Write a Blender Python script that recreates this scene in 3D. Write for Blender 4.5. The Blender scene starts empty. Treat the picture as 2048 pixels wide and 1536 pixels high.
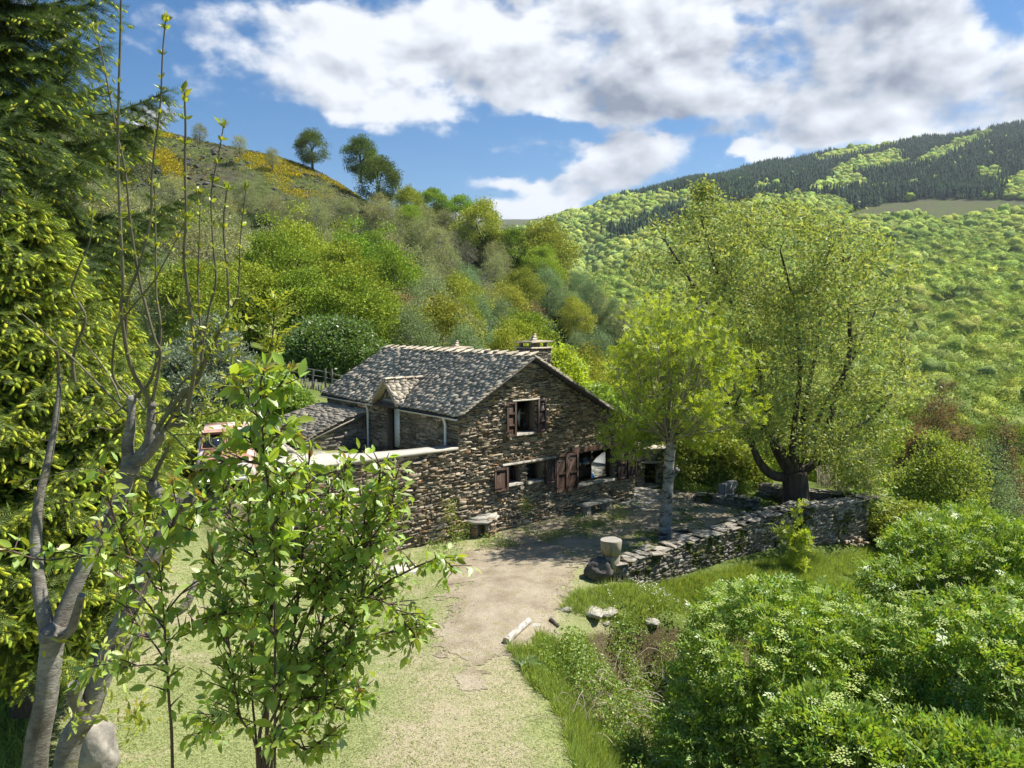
import bpy, math
import numpy as np
from mathutils import Vector

# ------------------------------------------------------------------ camera
F_PX = 1538.0
PITCH = math.radians(4.76)
CAMZ = 7.0
scene = bpy.context.scene
cam_d = bpy.data.cameras.new("camera"); cam = bpy.data.objects.new("camera", cam_d)
scene.collection.objects.link(cam); scene.camera = cam
cam_d.sensor_width = 36.0; cam_d.lens = F_PX / 2048 * 36.0
cam_d.clip_start = 0.1; cam_d.clip_end = 20000
cam.location = (0, 0, CAMZ); cam.rotation_euler = (math.pi / 2 - PITCH, 0, 0)

# ------------------------------------------------------------------ sun and sky
SUN_EL = math.radians(58.0)
SH = np.array([0.966, 0.258]); SH = SH / np.linalg.norm(SH)      # horizontal direction towards the sun
SUN = np.array([SH[0] * math.cos(SUN_EL), SH[1] * math.cos(SUN_EL), math.sin(SUN_EL)])
sd = bpy.data.lights.new("sun", 'SUN'); so = bpy.data.objects.new("sun", sd)
scene.collection.objects.link(so)
sd.energy = 4.8; sd.angle = math.radians(0.53); sd.color = (1.0, 0.955, 0.88)
so.rotation_euler = Vector(SUN).to_track_quat('Z', 'Y').to_euler()

scene.view_settings.view_transform = 'Standard'; scene.view_settings.look = 'None'
scene.view_settings.gamma = 1.0; scene.view_settings.use_curve_mapping = False
scene.view_settings.exposure = 1.0
scene.cycles.max_bounces = 6; scene.cycles.diffuse_bounces = 3; scene.cycles.glossy_bounces = 2
scene.cycles.transmission_bounces = 4; scene.cycles.transparent_max_bounces = 8
scene.cycles.sample_clamp_indirect = 6

def ray(u, v):
    x = (u - 1024) / F_PX; y = -(v - 768) / F_PX
    c, s = math.cos(PITCH), math.sin(PITCH)
    return np.array([x, c + y * s, -s + y * c])
def P(u, v, Y):                       # point of that view ray at depth Y
    d = ray(u, v); return np.array([0, 0, CAMZ]) + d * (Y / d[1])
def PZ(u, v, z):                      # point of that view ray at height z
    d = ray(u, v); return np.array([0, 0, CAMZ]) + d * ((z - CAMZ) / d[2])
def proj(p):
    p = np.atleast_2d(p); c, s = math.cos(PITCH), math.sin(PITCH)
    q = p - np.array([0, 0, CAMZ]); fw = q[:, 1] * c - q[:, 2] * s; up = q[:, 1] * s + q[:, 2] * c
    return np.stack([1024 + F_PX * q[:, 0] / fw, 768 - F_PX * up / fw], 1)

world = bpy.data.worlds.new("World"); scene.world = world; world.use_nodes = True
def build_sky():
    nt = world.node_tree; N = nt.nodes; L = nt.links; N.clear()
    out = N.new('ShaderNodeOutputWorld'); bg = N.new('ShaderNodeBackground'); L.new(bg.outputs[0], out.inputs[0])
    sky = N.new('ShaderNodeTexSky'); sky.sky_type = 'NISHITA'; sky.sun_disc = False
    sky.sun_elevation = SUN_EL; sky.sun_rotation = math.atan2(SH[0], SH[1])
    sky.altitude = 800; sky.air_density = 1.0; sky.dust_density = 0.3; sky.ozone_density = 2.0
    tc = N.new('ShaderNodeTexCoord')
    def lk(a, b):
        if isinstance(a, (int, float)): b.default_value = a
        else: L.new(a, b)
    def m(op, a, b=None, c=None, clamp=False):
        n = N.new('ShaderNodeMath'); n.operation = op; n.use_clamp = clamp
        lk(a, n.inputs[0])
        if b is not None: lk(b, n.inputs[1])
        if c is not None: lk(c, n.inputs[2])
        return n.outputs[0]
    sep = N.new('ShaderNodeSeparateXYZ'); L.new(tc.outputs['Generated'], sep.inputs[0])
    az = m('ARCTAN2', sep.outputs[0], sep.outputs[1]); el = m('ARCSINE', sep.outputs[2])
    cmb = N.new('ShaderNodeCombineXYZ'); L.new(az, cmb.inputs[0]); L.new(m('MULTIPLY', el, 1.5), cmb.inputs[1])
    def noise(vec, scale, det, rough, dist=0.0, off=(0, 0, 0)):
        ad = N.new('ShaderNodeVectorMath'); ad.operation = 'ADD'; L.new(vec, ad.inputs[0]); ad.inputs[1].default_value = off
        n = N.new('ShaderNodeTexNoise'); n.inputs['Scale'].default_value = scale; n.inputs['Detail'].default_value = det
        n.inputs['Roughness'].default_value = rough; n.inputs['Distortion'].default_value = dist
        L.new(ad.outputs[0], n.inputs['Vector']); return n.outputs[0]
    def ae(u, v):
        d = ray(u, v); d = d / np.linalg.norm(d); return math.atan2(d[0], d[1]), math.asin(d[2])
    # u, v, radius u, radius v, amount, rotation(deg), grey
    blobs = [(1560, 130, 330, 115, 1.0, 0, 1.0), (1250, 165, 230, 85, .85, 0, .9), (1130, 60, 260, 80, .75, 0, .2), (850, 40, 200, 50, .62, 0, .1), (620, 70, 190, 50, .66, -6, 0), (560, 140, 260, 45, .50, -12, 0),
             (830, 240, 190, 38, .62, -12, 0), (900, 150, 160, 50, .60, 0, .1), (400, 110, 70, 70, .34, 0, 0), (1225, 320, 95, 62, 1.15, 0, .55), (1090, 352, 150, 15, .62, 0, .0), (1150, 372, 70, 30, .7, 0, .3),
             (1010, 425, 110, 22, 1.0, 0, 0), (925, 415, 28, 14, .9, 0, 0), (1120, 405, 70, 20, .6, 0, .1), (1532, 312, 32, 20, 1.1, 0, 0), (1470, 325, 32, 16, .95, 0, 0), (1780, 40, 130, 70, .8, 0, .8),
             (1960, 150, 170, 60, .62, 12, .4), (1930, 238, 160, 34, 1.0, 4, .15), (1680, 250, 180, 26, .62, 0, .25), (325, 245, 40, 32, 1.0, 0, 0), (630, 15, 50, 20, .5, 0, 0), (1500, -140, 700, 90, .6, 0, .6)]
    holes = [(1190, 255, 260, 20, .75), (700, 290, 200, 30, .4), (1440, 45, 110, 20, .5), (1340, 268, 140, 20, .3), (1960, 55, 70, 50, .4), (1710, 205, 60, 16, .25), (470, 60, 70, 30, .2)]
    tot = None; grey = None
    wx = m('MULTIPLY_ADD', noise(cmb.outputs[0], 6.0, 5, .6, 0, (9, 4, 1)), .17, -.085); wy = m('MULTIPLY_ADD', noise(cmb.outputs[0], 6.0, 5, .6, 0, (2, 8, 5)), .10, -.05)
    azw = m('ADD', az, wx); elw = m('ADD', el, wy)
    def gauss(u, v, ru, rv, rot):
        a, e = ae(u, v); ra, re = ru / F_PX, rv / F_PX; r = math.radians(rot); c, s = math.cos(r), math.sin(r)
        da = m('SUBTRACT', azw, a); de = m('SUBTRACT', elw, e)
        x = m('ADD', m('MULTIPLY', da, c / ra), m('MULTIPLY', de, s / ra))
        y = m('ADD', m('MULTIPLY', da, -s / re), m('MULTIPLY', de, c / re))
        r2 = m('ADD', m('MULTIPLY', x, x), m('MULTIPLY', y, y))
        return m('EXPONENT', m('MULTIPLY', m('POWER', r2, 1.5), -0.6)), y
    for (u, v, ru, rv, am, rot, gr) in blobs:
        am = am * (.78 if u < 1000 and v < 300 else .95)
        g, y = gauss(u, v, ru, rv, rot)
        t = m('MULTIPLY', g, am); tot = t if tot is None else m('ADD', tot, t)
        if gr > 0:
            lowpart = m('MULTIPLY_ADD', y, -0.45, 0.6, clamp=True)      # cloud bases are grey, tops bright
            q = m('MULTIPLY', m('MULTIPLY', g, gr), lowpart); grey = q if grey is None else m('ADD', grey, q)
    for (u, v, ru, rv, am) in holes:
        g, y = gauss(u, v, ru, rv, 0); tot = m('SUBTRACT', tot, m('MULTIPLY', g, am))
    tot = m('MINIMUM', tot, .92)
    behind = m('MULTIPLY', m('GREATER_THAN', m('ABSOLUTE', az), 0.95), 0.16)      # broken cloud over the rest of the dome
    tot = m('ADD', tot, behind)
    n1 = noise(cmb.outputs[0], 7.5, 9, .54, .12)
    n1a = noise(cmb.outputs[0], 7.5, 4, .5, .12); n1b = noise(cmb.outputs[0], 7.5, 4, .5, .12, (.012, .026, 0))
    n2 = noise(cmb.outputs[0], 24.0, 6, .58, .2, (3, 1, 2))
    dn = m('ADD', tot, m('ADD', m('MULTIPLY_ADD', n1, 2.5, -1.36), m('MULTIPLY_ADD', n2, .9, -.45)))
    mr = N.new('ShaderNodeMapRange'); mr.interpolation_type = 'SMOOTHSTEP'; L.new(dn, mr.inputs[0])
    mr.inputs[1].default_value = .10; mr.inputs[2].default_value = .72
    mask = m('MULTIPLY', mr.outputs[0], m('GREATER_THAN', el, -0.02))
    puff = m('MULTIPLY', m('SUBTRACT', n1a, n1b), 3.0)
    n3 = noise(cmb.outputs[0], 12.0, 6, .6, .3, (7, 2, 0))
    thick = m('MULTIPLY_ADD', m('SUBTRACT', dn, .7), .10, 0, clamp=True)
    g1 = m('MULTIPLY', m('MINIMUM', grey, 1.0), m('MULTIPLY_ADD', n3, 1.3, .1))
    lum = m('SUBTRACT', m('ADD', .96, puff), m('MULTIPLY', g1, .62))
    lum = m('MAXIMUM', m('MINIMUM', lum, 1.08), .12)
    cr = N.new('ShaderNodeMix'); cr.data_type = 'RGBA'; L.new(lum, cr.inputs[0])
    cr.inputs[6].default_value = (.13, .17, .25, 1); cr.inputs[7].default_value = (.92, .95, 1.0, 1)
    sk = N.new('ShaderNodeVectorMath'); sk.operation = 'SCALE'; L.new(sky.outputs[0], sk.inputs[0]); sk.inputs['Scale'].default_value = SKY_K
    hs = N.new('ShaderNodeHueSaturation'); L.new(sk.outputs[0], hs.inputs['Color']); hs.inputs['Saturation'].default_value = 1.45
    cl = N.new('ShaderNodeVectorMath'); cl.operation = 'SCALE'; L.new(cr.outputs[2], cl.inputs[0]); cl.inputs['Scale'].default_value = .54
    mx = N.new('ShaderNodeMix'); mx.data_type = 'RGBA'; L.new(mask, mx.inputs[0]); L.new(hs.outputs[0], mx.inputs[6]); L.new(cl.outputs[0], mx.inputs[7])
    L.new(mx.outputs[2], bg.inputs[0]); bg.inputs[1].default_value = 1.0
    world.cycles.sampling_method = 'MANUAL'; world.cycles.sample_map_resolution = 512
SKY_K = 0.062
build_sky()

# ------------------------------------------------------------------ mesh helpers
def unit(a): a = np.asarray(a, float); return a / (np.linalg.norm(a, axis=-1, keepdims=True) + 1e-12)
class MB:
    def __init__(s): s.V = []; s.F = {}; s.n = 0; s.C = []; s.anyc = False
    def add(s, V, F, col=None):
        V = np.asarray(V, np.float64).reshape(-1, 3)
        if isinstance(F, (list, tuple)) and len(F) and not isinstance(F, np.ndarray):
            ks = {}
            for f in F: ks.setdefault(len(f), []).append(f)
        else: ks = {F.shape[1]: F}
        for k, f in ks.items(): s.F.setdefault(k, []).append(np.asarray(f, np.int64) + s.n)
        s.V.append(V); s.n += len(V)
        if col is None: s.C.append(np.ones((len(V), 3)) * .5)
        else: s.C.append(np.broadcast_to(np.asarray(col, float), (len(V), 3))); s.anyc = True
        return s
    def inst(s, T, TF, Pn, A, B, C, col=None):
        """template T (k,3) placed at Pn with axes A,B,C (n,3), already scaled"""
        n, k = len(Pn), len(T)
        if n == 0: return s
        V = Pn[:, None] + T[None, :, 0, None] * A[:, None] + T[None, :, 1, None] * B[:, None] + T[None, :, 2, None] * C[:, None]
        cc = None if col is None else np.repeat(col, k, axis=0)
        V = V.reshape(-1, 3); base = s.n; first = True
        for f in TF:
            f = np.asarray(f, np.int64); ff = (np.arange(n)[:, None, None] * k + f[None]).reshape(-1, f.shape[1]) + base
            s.F.setdefault(f.shape[1], []).append(ff)
        s.V.append(V); s.n += len(V)
        if cc is None: s.C.append(np.ones((len(V), 3)) * .5)
        else: s.C.append(cc); s.anyc = True
        return s
    def mesh(s, name, mats, origin=(0, 0, 0), smooth=False):
        me = bpy.data.meshes.new(name)
        V = (np.concatenate(s.V) - np.asarray(origin)).astype(np.float32)
        loops = []; starts = []; tot = 0; 
        for k, fl in s.F.items():
            f = np.concatenate(fl); loops.append(f.ravel()); starts.append(tot + np.arange(len(f)) * k); tot += f.size
        loops = np.concatenate(loops).astype(np.int32); starts = np.concatenate(starts).astype(np.int32)
        me.vertices.add(len(V)); me.vertices.foreach_set('co', V.ravel())
        me.loops.add(len(loops)); me.loops.foreach_set('vertex_index', loops)
        me.polygons.add(len(starts)); me.polygons.foreach_set('loop_start', starts)
        if smooth: me.polygons.foreach_set('use_smooth', np.ones(len(starts), bool))
        if s.anyc:
            a = me.color_attributes.new('Col', 'FLOAT_COLOR', 'POINT')
            c = np.concatenate([np.concatenate(s.C), np.ones((len(V), 1))], 1).astype(np.float32); a.data.foreach_set('color', c.ravel())
        me.update(calc_edges=True)
        for m_ in (mats if isinstance(mats, (list, tuple)) else [mats]): me.materials.append(m_)
        return me

ORG = {}
def empty(name, loc, label=None, cat=None, group=None):
    o = bpy.data.objects.new(name, None); o.empty_display_size = .2; scene.collection.objects.link(o)
    o.location = tuple(float(x) for x in loc); ORG[o.name] = np.asarray(loc, float)
    if label: o['label'] = label
    if cat: o['category'] = cat
    if group: o['group'] = group
    return o
def obj(name, mb, mat, parent=None, smooth=False, origin=None, label=None, cat=None, group=None, kind=None):
    org = ORG[parent.name] if parent is not None else (np.zeros(3) if origin is None else np.asarray(origin, float))
    o = bpy.data.objects.new(name, mb.mesh(name, mat, org, smooth)); scene.collection.objects.link(o)
    ORG[o.name] = org
    if parent is not None: o.parent = parent
    else: o.location = tuple(float(x) for x in org)
    if label: o['label'] = label
    if cat: o['category'] = cat
    if group: o['group'] = group
    if kind: o['kind'] = kind
    return o
def copy_tree(o, parent=None):
    c = o.copy(); scene.collection.objects.link(c); c.parent = parent
    for ch in [x for x in o.children]: copy_tree(ch, c)
    return c

BOXF = np.array([[0, 3, 2, 1], [4, 5, 6, 7], [0, 1, 5, 4], [1, 2, 6, 5], [2, 3, 7, 6], [3, 0, 4, 7]])
def box(mb, o, a, b, c, col=None):
    """box from corner o with edge vectors a, b, c"""
    o, a, b, c = [np.asarray(x, float) for x in (o, a, b, c)]
    return mb.add(np.array([o, o + a, o + a + b, o + b, o + c, o + a + c, o + a + b + c, o + b + c]), BOXF, col)
def bbox(mb, o, a, b, c, bev=.02, col=None):
    """box with chamfered edges"""
    o, a, b, c = [np.asarray(x, float) for x in (o, a, b, c)]
    la, lb, lc = [np.linalg.norm(x) for x in (a, b, c)]; ctr = o + (a + b + c) / 2
    e = min(bev, la * .4, lb * .4, lc * .4); V = []; 
    H = [a / 2, b / 2, c / 2]; Ls = [la, lb, lc]
    ids = {}
    for sx in (-1, 1):
        for sy in (-1, 1):
            for sz in (-1, 1):
                for k in range(3):
                    s_ = [sx, sy, sz]; p = ctr.copy()
                    for j in range(3): p = p + H[j] * s_[j] * (1 if j == k else 1 - 2 * e / Ls[j])
                    ids[(sx, sy, sz, k)] = len(V); V.append(p)
    F = []
    R = (-1, 1)
    for s_ in R:
        F.append([ids[(s_, -1, -1, 0)], ids[(s_, 1, -1, 0)], ids[(s_, 1, 1, 0)], ids[(s_, -1, 1, 0)]])
        F.append([ids[(-1, s_, -1, 1)], ids[(1, s_, -1, 1)], ids[(1, s_, 1, 1)], ids[(-1, s_, 1, 1)]])
        F.append([ids[(-1, -1, s_, 2)], ids[(1, -1, s_, 2)], ids[(1, 1, s_, 2)], ids[(-1, 1, s_, 2)]])
    for s1 in R:
        for s2 in R:
            F.append([ids[(-1, s1, s2, 1)], ids[(1, s1, s2, 1)], ids[(1, s1, s2, 2)], ids[(-1, s1, s2, 2)]])
            F.append([ids[(s1, -1, s2, 0)], ids[(s1, 1, s2, 0)], ids[(s1, 1, s2, 2)], ids[(s1, -1, s2, 2)]])
            F.append([ids[(s1, s2, -1, 0)], ids[(s1, s2, 1, 0)], ids[(s1, s2, 1, 1)], ids[(s1, s2, -1, 1)]])
    T = [[ids[(x, y, z, k)] for k in range(3)] for x in R for y in R for z in R]
    return mb.add(V, F + T, col)
def tube(mb, pts, rad, n=6, col=None, cap=True):
    pts = np.asarray(pts, float); m_ = len(pts)
    rad = np.broadcast_to(np.asarray(rad, float), (m_,))
    t = np.gradient(pts, axis=0); t = unit(t)
    ref = np.array([0, 0, 1.0]) if abs(t[0][2]) < .8 else np.array([1.0, 0, 0])
    V = []; a = unit(np.cross(t[0], ref))
    for i in range(m_):
        a = a - t[i] * np.dot(a, t[i]); a = unit(a); b = np.cross(t[i], a)
        th = np.arange(n) * 2 * math.pi / n
        V.append(pts[i] + rad[i] * (np.cos(th)[:, None] * a + np.sin(th)[:, None] * b))
    V = np.concatenate(V); i = np.arange(m_ - 1)[:, None] * n; j = np.arange(n)[None]; j2 = (j + 1) % n
    F = np.stack([i + j, i + j2, i + n + j2, i + n + j], -1).reshape(-1, 4)
    mb.add(V, F, col)
    if cap and n > 2: mb.add(np.concatenate([V[:n], V[-n:]]), [list(range(n))[::-1], list(range(n, 2 * n))], col)
    return mb
def smooth_line(pts, k=4):
    """Catmull-Rom through pts"""
    p = np.asarray(pts, float); p = np.concatenate([[2 * p[0] - p[1]], p, [2 * p[-1] - p[-2]]]); out = []
    for i in range(1, len(p) - 2):
        for j in range(k):
            t = j / k; a, b, c, d = p[i - 1], p[i], p[i + 1], p[i + 2]
            out.append(.5 * (2 * b + (c - a) * t + (2 * a - 5 * b + 4 * c - d) * t * t + (3 * b - a - 3 * c + d) * t ** 3))
    out.append(p[-2]); return np.array(out)
def vnoise(p, scale, seed=0, octv=3):
    """cheap smooth value noise on (n,2|3) points, -1..1"""
    p = np.asarray(p, float) * scale; out = 0; amp = 1; tot = 0
    for o in range(octv):
        q = p * 2 ** o + seed * 17.3 + o * 5.1; i = np.floor(q).astype(np.int64); f = q - i; f = f * f * (3 - 2 * f); d = p.shape[1]; acc = 0
        for c in range(2 ** d):
            bits = [(c >> k) & 1 for k in range(d)]; h = np.zeros(len(p), np.int64); w = 1.0
            for k in range(d):
                h = h * 73856093 + (i[:, k] + bits[k]) * (19349663 + 83492791 * k); w = w * (f[:, k] if bits[k] else 1 - f[:, k])
            h = (h ^ (h >> 13)) * 1274126177; h = (h ^ (h >> 16)) & 0xffff
            acc = acc + w * (h / 32767.5 - 1)
        out = out + amp * acc; tot += amp; amp *= .5
    return out / tot
def inpoly(u, v, poly):
    u = np.asarray(u); v = np.asarray(v); r = np.zeros(u.shape, bool); j = len(poly) - 1
    for i in range(len(poly)):
        xi, yi = poly[i]; xj, yj = poly[j]
        c = ((yi > v) != (yj > v)) & (u < (xj - xi) * (v - yi) / (yj - yi + 1e-9) + xi); r ^= c; j = i
    return r

# ------------------------------------------------------------------ materials
def nmat(name):
    m_ = bpy.data.materials.new(name); m_.use_nodes = True; nt = m_.node_tree; nt.nodes.clear(); return m_, nt
class NT:
    def __init__(s, nt): s.nt = nt; s.N = nt.nodes; s.L = nt.links
    def __call__(s, typ, ins=None, **kw):
        n = s.N.new(typ)
        for k, v in kw.items(): setattr(n, k, v)
        for k, v in (ins or {}).items(): s.set(n.inputs[k], v)
        return n
    def set(s, sock, v):
        if hasattr(v, 'is_output'): s.L.new(v, sock)
        elif isinstance(v, tuple) and len(v) == 3 and sock.type == 'RGBA': sock.default_value = (*v, 1)
        else: sock.default_value = v
    def math(s, op, a, b=0.0, clamp=False):
        return s('ShaderNodeMath', {0: a, 1: b}, operation=op, use_clamp=clamp).outputs[0]
    def noise(s, scale, det=4, rough=.55, dist=0, vec=None):
        d = {'Scale': scale, 'Detail': det, 'Roughness': rough, 'Distortion': dist}
        if vec is not None: d['Vector'] = vec
        return s('ShaderNodeTexNoise', d).outputs[0]
    def ramp(s, f, stops, interp='LINEAR'):
        n = s('ShaderNodeValToRGB', {0: f}); cr = n.color_ramp; cr.interpolation = interp
        while len(cr.elements) < len(stops): cr.elements.new(.5)
        for e, (p, c) in zip(cr.elements, stops): e.position = p; e.color = (*c, 1) if len(c) == 3 else c
        return n.outputs[0]
    def mix(s, f, a, b, blend='MIX'):
        n = s('ShaderNodeMix', data_type='RGBA', blend_type=blend); s.set(n.inputs[0], f); s.set(n.inputs[6], a); s.set(n.inputs[7], b); return n.outputs[2]
    def hsv(s, col, h=.5, sa=1.0, v=1.0):
        return s('ShaderNodeHueSaturation', {'Hue': h, 'Saturation': sa, 'Value': v, 'Color': col}).outputs[0]
    def rng(s, f, a, b): return s('ShaderNodeMapRange', {0: f, 3: a, 4: b}).outputs[0]
    def pos(s): return s('ShaderNodeNewGeometry').outputs['Position']
    def objc(s): return s('ShaderNodeTexCoord').outputs['Object']
    def bump(s, h, dist=.02, st=.6): return s('ShaderNodeBump', {'Height': h, 'Distance': dist, 'Strength': st}).outputs[0]
    def out(s, sh): o = s('ShaderNodeOutputMaterial'); s.L.new(sh, o.inputs[0])
    def pbr(s, col, rough=.8, normal=None, spec=.3, metal=0.0):
        d = {'Base Color': col, 'Roughness': rough, 'Specular IOR Level': spec, 'Metallic': metal}
        n = s('ShaderNodeBsdfPrincipled', d)
        if normal is not None: s.L.new(normal, n.inputs['Normal'])
        return n.outputs[0]

def leaf_mat(name, c, trans=None, tmix=.42, var=.25, hue=.02, objvar=0.0, gloss=.06, attr=False, grough=.55):
    m_, nt = nmat(name); s = NT(nt)
    isl = s('ShaderNodeNewGeometry').outputs['Random Per Island']
    base = s('ShaderNodeAttribute', attribute_name='Col').outputs['Color'] if attr else s('ShaderNodeRGB').outputs[0]
    if not attr: base.node.outputs[0].default_value = (*c, 1)
    r2 = s.math('FRACT', s.math('MULTIPLY', isl, 7.31))
    hh = s.rng(isl, .5 - hue, .5 + hue); vv = s.rng(r2, 1 - var, 1 + var)
    if objvar > 0:
        oi = s('ShaderNodeObjectInfo').outputs['Random']
        vv = s.math('MULTIPLY', vv, s.rng(oi, 1 - objvar, 1 + objvar))
        hh = s.math('ADD', hh, s.rng(s.math('FRACT', s.math('MULTIPLY', oi, 5.7)), -.022, .022))
    col = s.hsv(base, hh, 1.0, vv)
    tcol = s.mix(1.0, col, trans or (1.5, 1.35, .5), 'MULTIPLY')
    di = s('ShaderNodeBsdfDiffuse', {'Color': col}); tr = s('ShaderNodeBsdfTranslucent', {'Color': tcol})
    mx = s('ShaderNodeMixShader', {0: tmix}); s.L.new(di.outputs[0], mx.inputs[1]); s.L.new(tr.outputs[0], mx.inputs[2]); o = mx.outputs[0]
    if gloss > 0:
        gl = s('ShaderNodeBsdfGlossy', {'Color': (1, 1, 1), 'Roughness': grough})
        fr = s('ShaderNodeFresnel', {'IOR': 1.35})
        mx2 = s('ShaderNodeMixShader', {0: s.math('MINIMUM', s.math('MULTIPLY', fr.outputs[0], gloss * 12), gloss * 2)}); s.L.new(o, mx2.inputs[1]); s.L.new(gl.outputs[0], mx2.inputs[2]); o = mx2.outputs[0]
    s.out(o); return m_
def bark_mat(name, stops, sc=6, stretch=.25, bump=.03, rough=.85):
    m_, nt = nmat(name); s = NT(nt)
    v = s('ShaderNodeMapping', {'Vector': s.objc(), 'Scale': (1, 1, stretch)}).outputs[0]
    n = s.noise(sc, 6, .65, .3, v); col = s.ramp(n, stops)
    s.out(s.pbr(col, rough, s.bump(s.noise(sc * 3, 5, .6, 0, v), bump, .7))); return m_
def stone_mat(name, stops, grain=9, moss=0.0, mosscol=(.07, .085, .015), objsc=.5, lich=0.15):
    """each modelled stone has a colour of its own, with grain, lichen and moss"""
    m_, nt = nmat(name); s = NT(nt); g = s('ShaderNodeNewGeometry'); isl = g.outputs['Random Per Island']; p = g.outputs['Position']
    col = s.ramp(isl, stops)
    mp = s('ShaderNodeMapping', {'Vector': p, 'Scale': (1, 1, 3.0)}).outputs[0]
    n = s.noise(grain, 8, .7, 0, mp)
    col = s.mix(.85, col, s.ramp(n, [(.25, (.45, .45, .45)), (.75, (1.45, 1.42, 1.36))]), 'MULTIPLY')
    ln = s.noise(3.1, 6, .7, .5, p)
    col = s.mix(s.math('MULTIPLY', s.ramp(ln, [(.56, (0, 0, 0)), (.66, (1, 1, 1))]), lich * 4, clamp=True), col, (.42, .41, .36))
    big = s.noise(objsc, 4, .6, 0, p)
    col = s.mix(.6, col, s.ramp(big, [(.3, (.75, .74, .74)), (.7, (1.22, 1.2, 1.16))]), 'MULTIPLY')
    if moss > 0:
        mn = s.noise(1.6, 7, .72, .4, p); mk = s.ramp(mn, [(.62 - moss * .25, (0, 0, 0)), (.70 - moss * .25, (1, 1, 1))])
        col = s.mix(mk, col, mosscol)
    s.out(s.pbr(col, .9, s.bump(n, .03, .8), .15)); return m_
def plain(name, col, rough=.7, var=.12, sc=8, bump=.01, spec=.3, metal=0):
    m_, nt = nmat(name); s = NT(nt); p = s.pos(); n = s.noise(sc, 6, .65, 0, p)
    c = s.mix(1.0, col, s.ramp(n, [(.25, (1 - var * 2,) * 3), (.75, (1 + var * 2,) * 3)]), 'MULTIPLY')
    s.out(s.pbr(c, rough, s.bump(n, bump, .5), spec, metal)); return m_

# ------------------------------------------------------------------ house frame
YA = 24.0
A0 = np.array([(917 - 1024) / F_PX * YA / 1.0, YA, 0.0])
E1 = np.array([.777, .629, 0]); E1 = unit(E1); E2 = np.array([-E1[1], E1[0], 0]); EZ = np.array([0, 0, 1.0])
def HP(t, s_, z): return A0 + np.multiply.outer(t, E1) + np.multiply.outer(s_, E2) + np.multiply.outer(z, EZ) if np.ndim(t) else A0 + t * E1 + s_ * E2 + z * EZ
def hit(u, v, axis, val):
    """where that view ray meets the house-frame plane axis=val -> (t, s, z)"""
    d = ray(u, v); c = np.array([0, 0, CAMZ]) - A0; n = E2 if axis == 's' else E1
    k = (val - c @ n) / (d @ n); q = c + d * k; return q @ E1, q @ E2, q[2]

# ------------------------------------------------------------------ terrain
def tps(ctrl):
    c = np.asarray(ctrl, float); X, z = c[:, :2], c[:, 2]; n = len(c)
    def phi(r2): return r2 * np.log(r2 + 1e-9) * .5
    K = phi(((X[:, None] - X[None]) ** 2).sum(-1)) + np.eye(n) * .6; Pm = np.c_[np.ones(n), X]
    w = np.linalg.solve(np.block([[K, Pm], [Pm.T, np.zeros((3, 3))]]), np.r_[z, 0, 0, 0])
    def f(p):
        p = np.atleast_2d(p)[:, :2]; out = np.empty(len(p))
        for i in range(0, len(p), 20000):
            q = p[i:i + 20000]; out[i:i + 20000] = phi(((q[:, None] - X[None]) ** 2).sum(-1)) @ w[:n] + np.c_[np.ones(len(q)), q] @ w[n:]
        return out
    return f
near = [(1000, 1536, 0), (700, 1536, .1), (300, 1536, .35), (0, 1536, .6), (1150, 1536, -.1), (1290, 1536, -.9), (1500, 1536, -2.6), (2000, 1536, -3.2),
        (1000, 1300, 0), (900, 1150, 0), (1100, 1090, 0), (980, 1080, 0), (790, 1105, .12), (1268, 1002, .12), (1400, 1010, .1), (1500, 1000, .12),
        (1120, 1310, -.12), (1150, 1420, -.35), (1300, 1252, -.45), (1300, 1400, -2.1), (1400, 1330, -2.2), (1290, 1175, -.3), (1340, 1176, -.42), (1400, 1172, -.55), (1350, 1215, -.6), (1500, 1158, -.7), (1740, 1092, -1.1),
        (1600, 1240, -1.4), (1850, 1150, -2.0), (1400, 1230, -.6), (850, 1300, .05), (1180, 1230, -.1)]
lowp = [tuple(PZ(u, v, z)) for u, v, z in near]
lowp += [tuple(PZ(*q)) for q in [(600, 1200, .35), (300, 1250, .7), (100, 1300, .8), (400, 1130, .8), (250, 1120, 1.1), (0, 1200, 1.3)]]
common = [(9, 30, .2), (6, 33, .25), (13, 31, .1), (16.5, 30, -1.6), (20, 25, -3.5), (20, 14, -4.2), (12, 9, -3.4), (30, 38, -7), (45, 60, -14), (5, 46, -1.0), (20, 60, -8),
          (12, 42, -2), (26, 48, -8), (0, 60, -1), (-20, 60, 4.5), (-45, 55, 8), (-70, 80, 24), (-40, 80, 12), (-15, 80, 4), (5, 80, -4), (25, 80, -12), (50, 80, -20), (80, 80, -18),
          (60, 120, -26), (30, 110, -20), (10, 110, -9), (-10, 110, 6), (100, 130, -20), (45, 180, -30), (15, 300, -35), (-60, 330, 20), (-120, 330, 40), (80, 200, -34), (60, 300, -40)]
hill = [(150, 262, 262), (200, 245, 250), (300, 262, 245), (410, 288, 240), (620, 338, 225), (760, 428, 200), (900, 488, 188), (1000, 545, 178), (1150, 648, 168), (1290, 705, 160),
        (300, 420, 175), (500, 480, 160), (700, 520, 150), (880, 560, 140), (300, 560, 120), (500, 600, 115), (700, 640, 110), (1000, 640, 130), (-200, 230, 250), (-200, 450, 120)]
common += [tuple(P(*q)) for q in hill]
high = [tuple(PZ(738, 912, 1.96)), tuple(PZ(440, 985, 2.2)), (-10, 22, 2.2), (-6, 28, 2.2), (-14, 30, 2.9), (-12, 37, 3.3), (-8, 44, 3.2), (-25, 25, 3), (-3, 44, 1.8), (-3, 26, 2.0),
        (-18, 18, 2.2), (-24, 12, 2.4), (-30, 40, 4.2), (0, 34, 1.2), (-7, 19.5, 2.2)]
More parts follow.
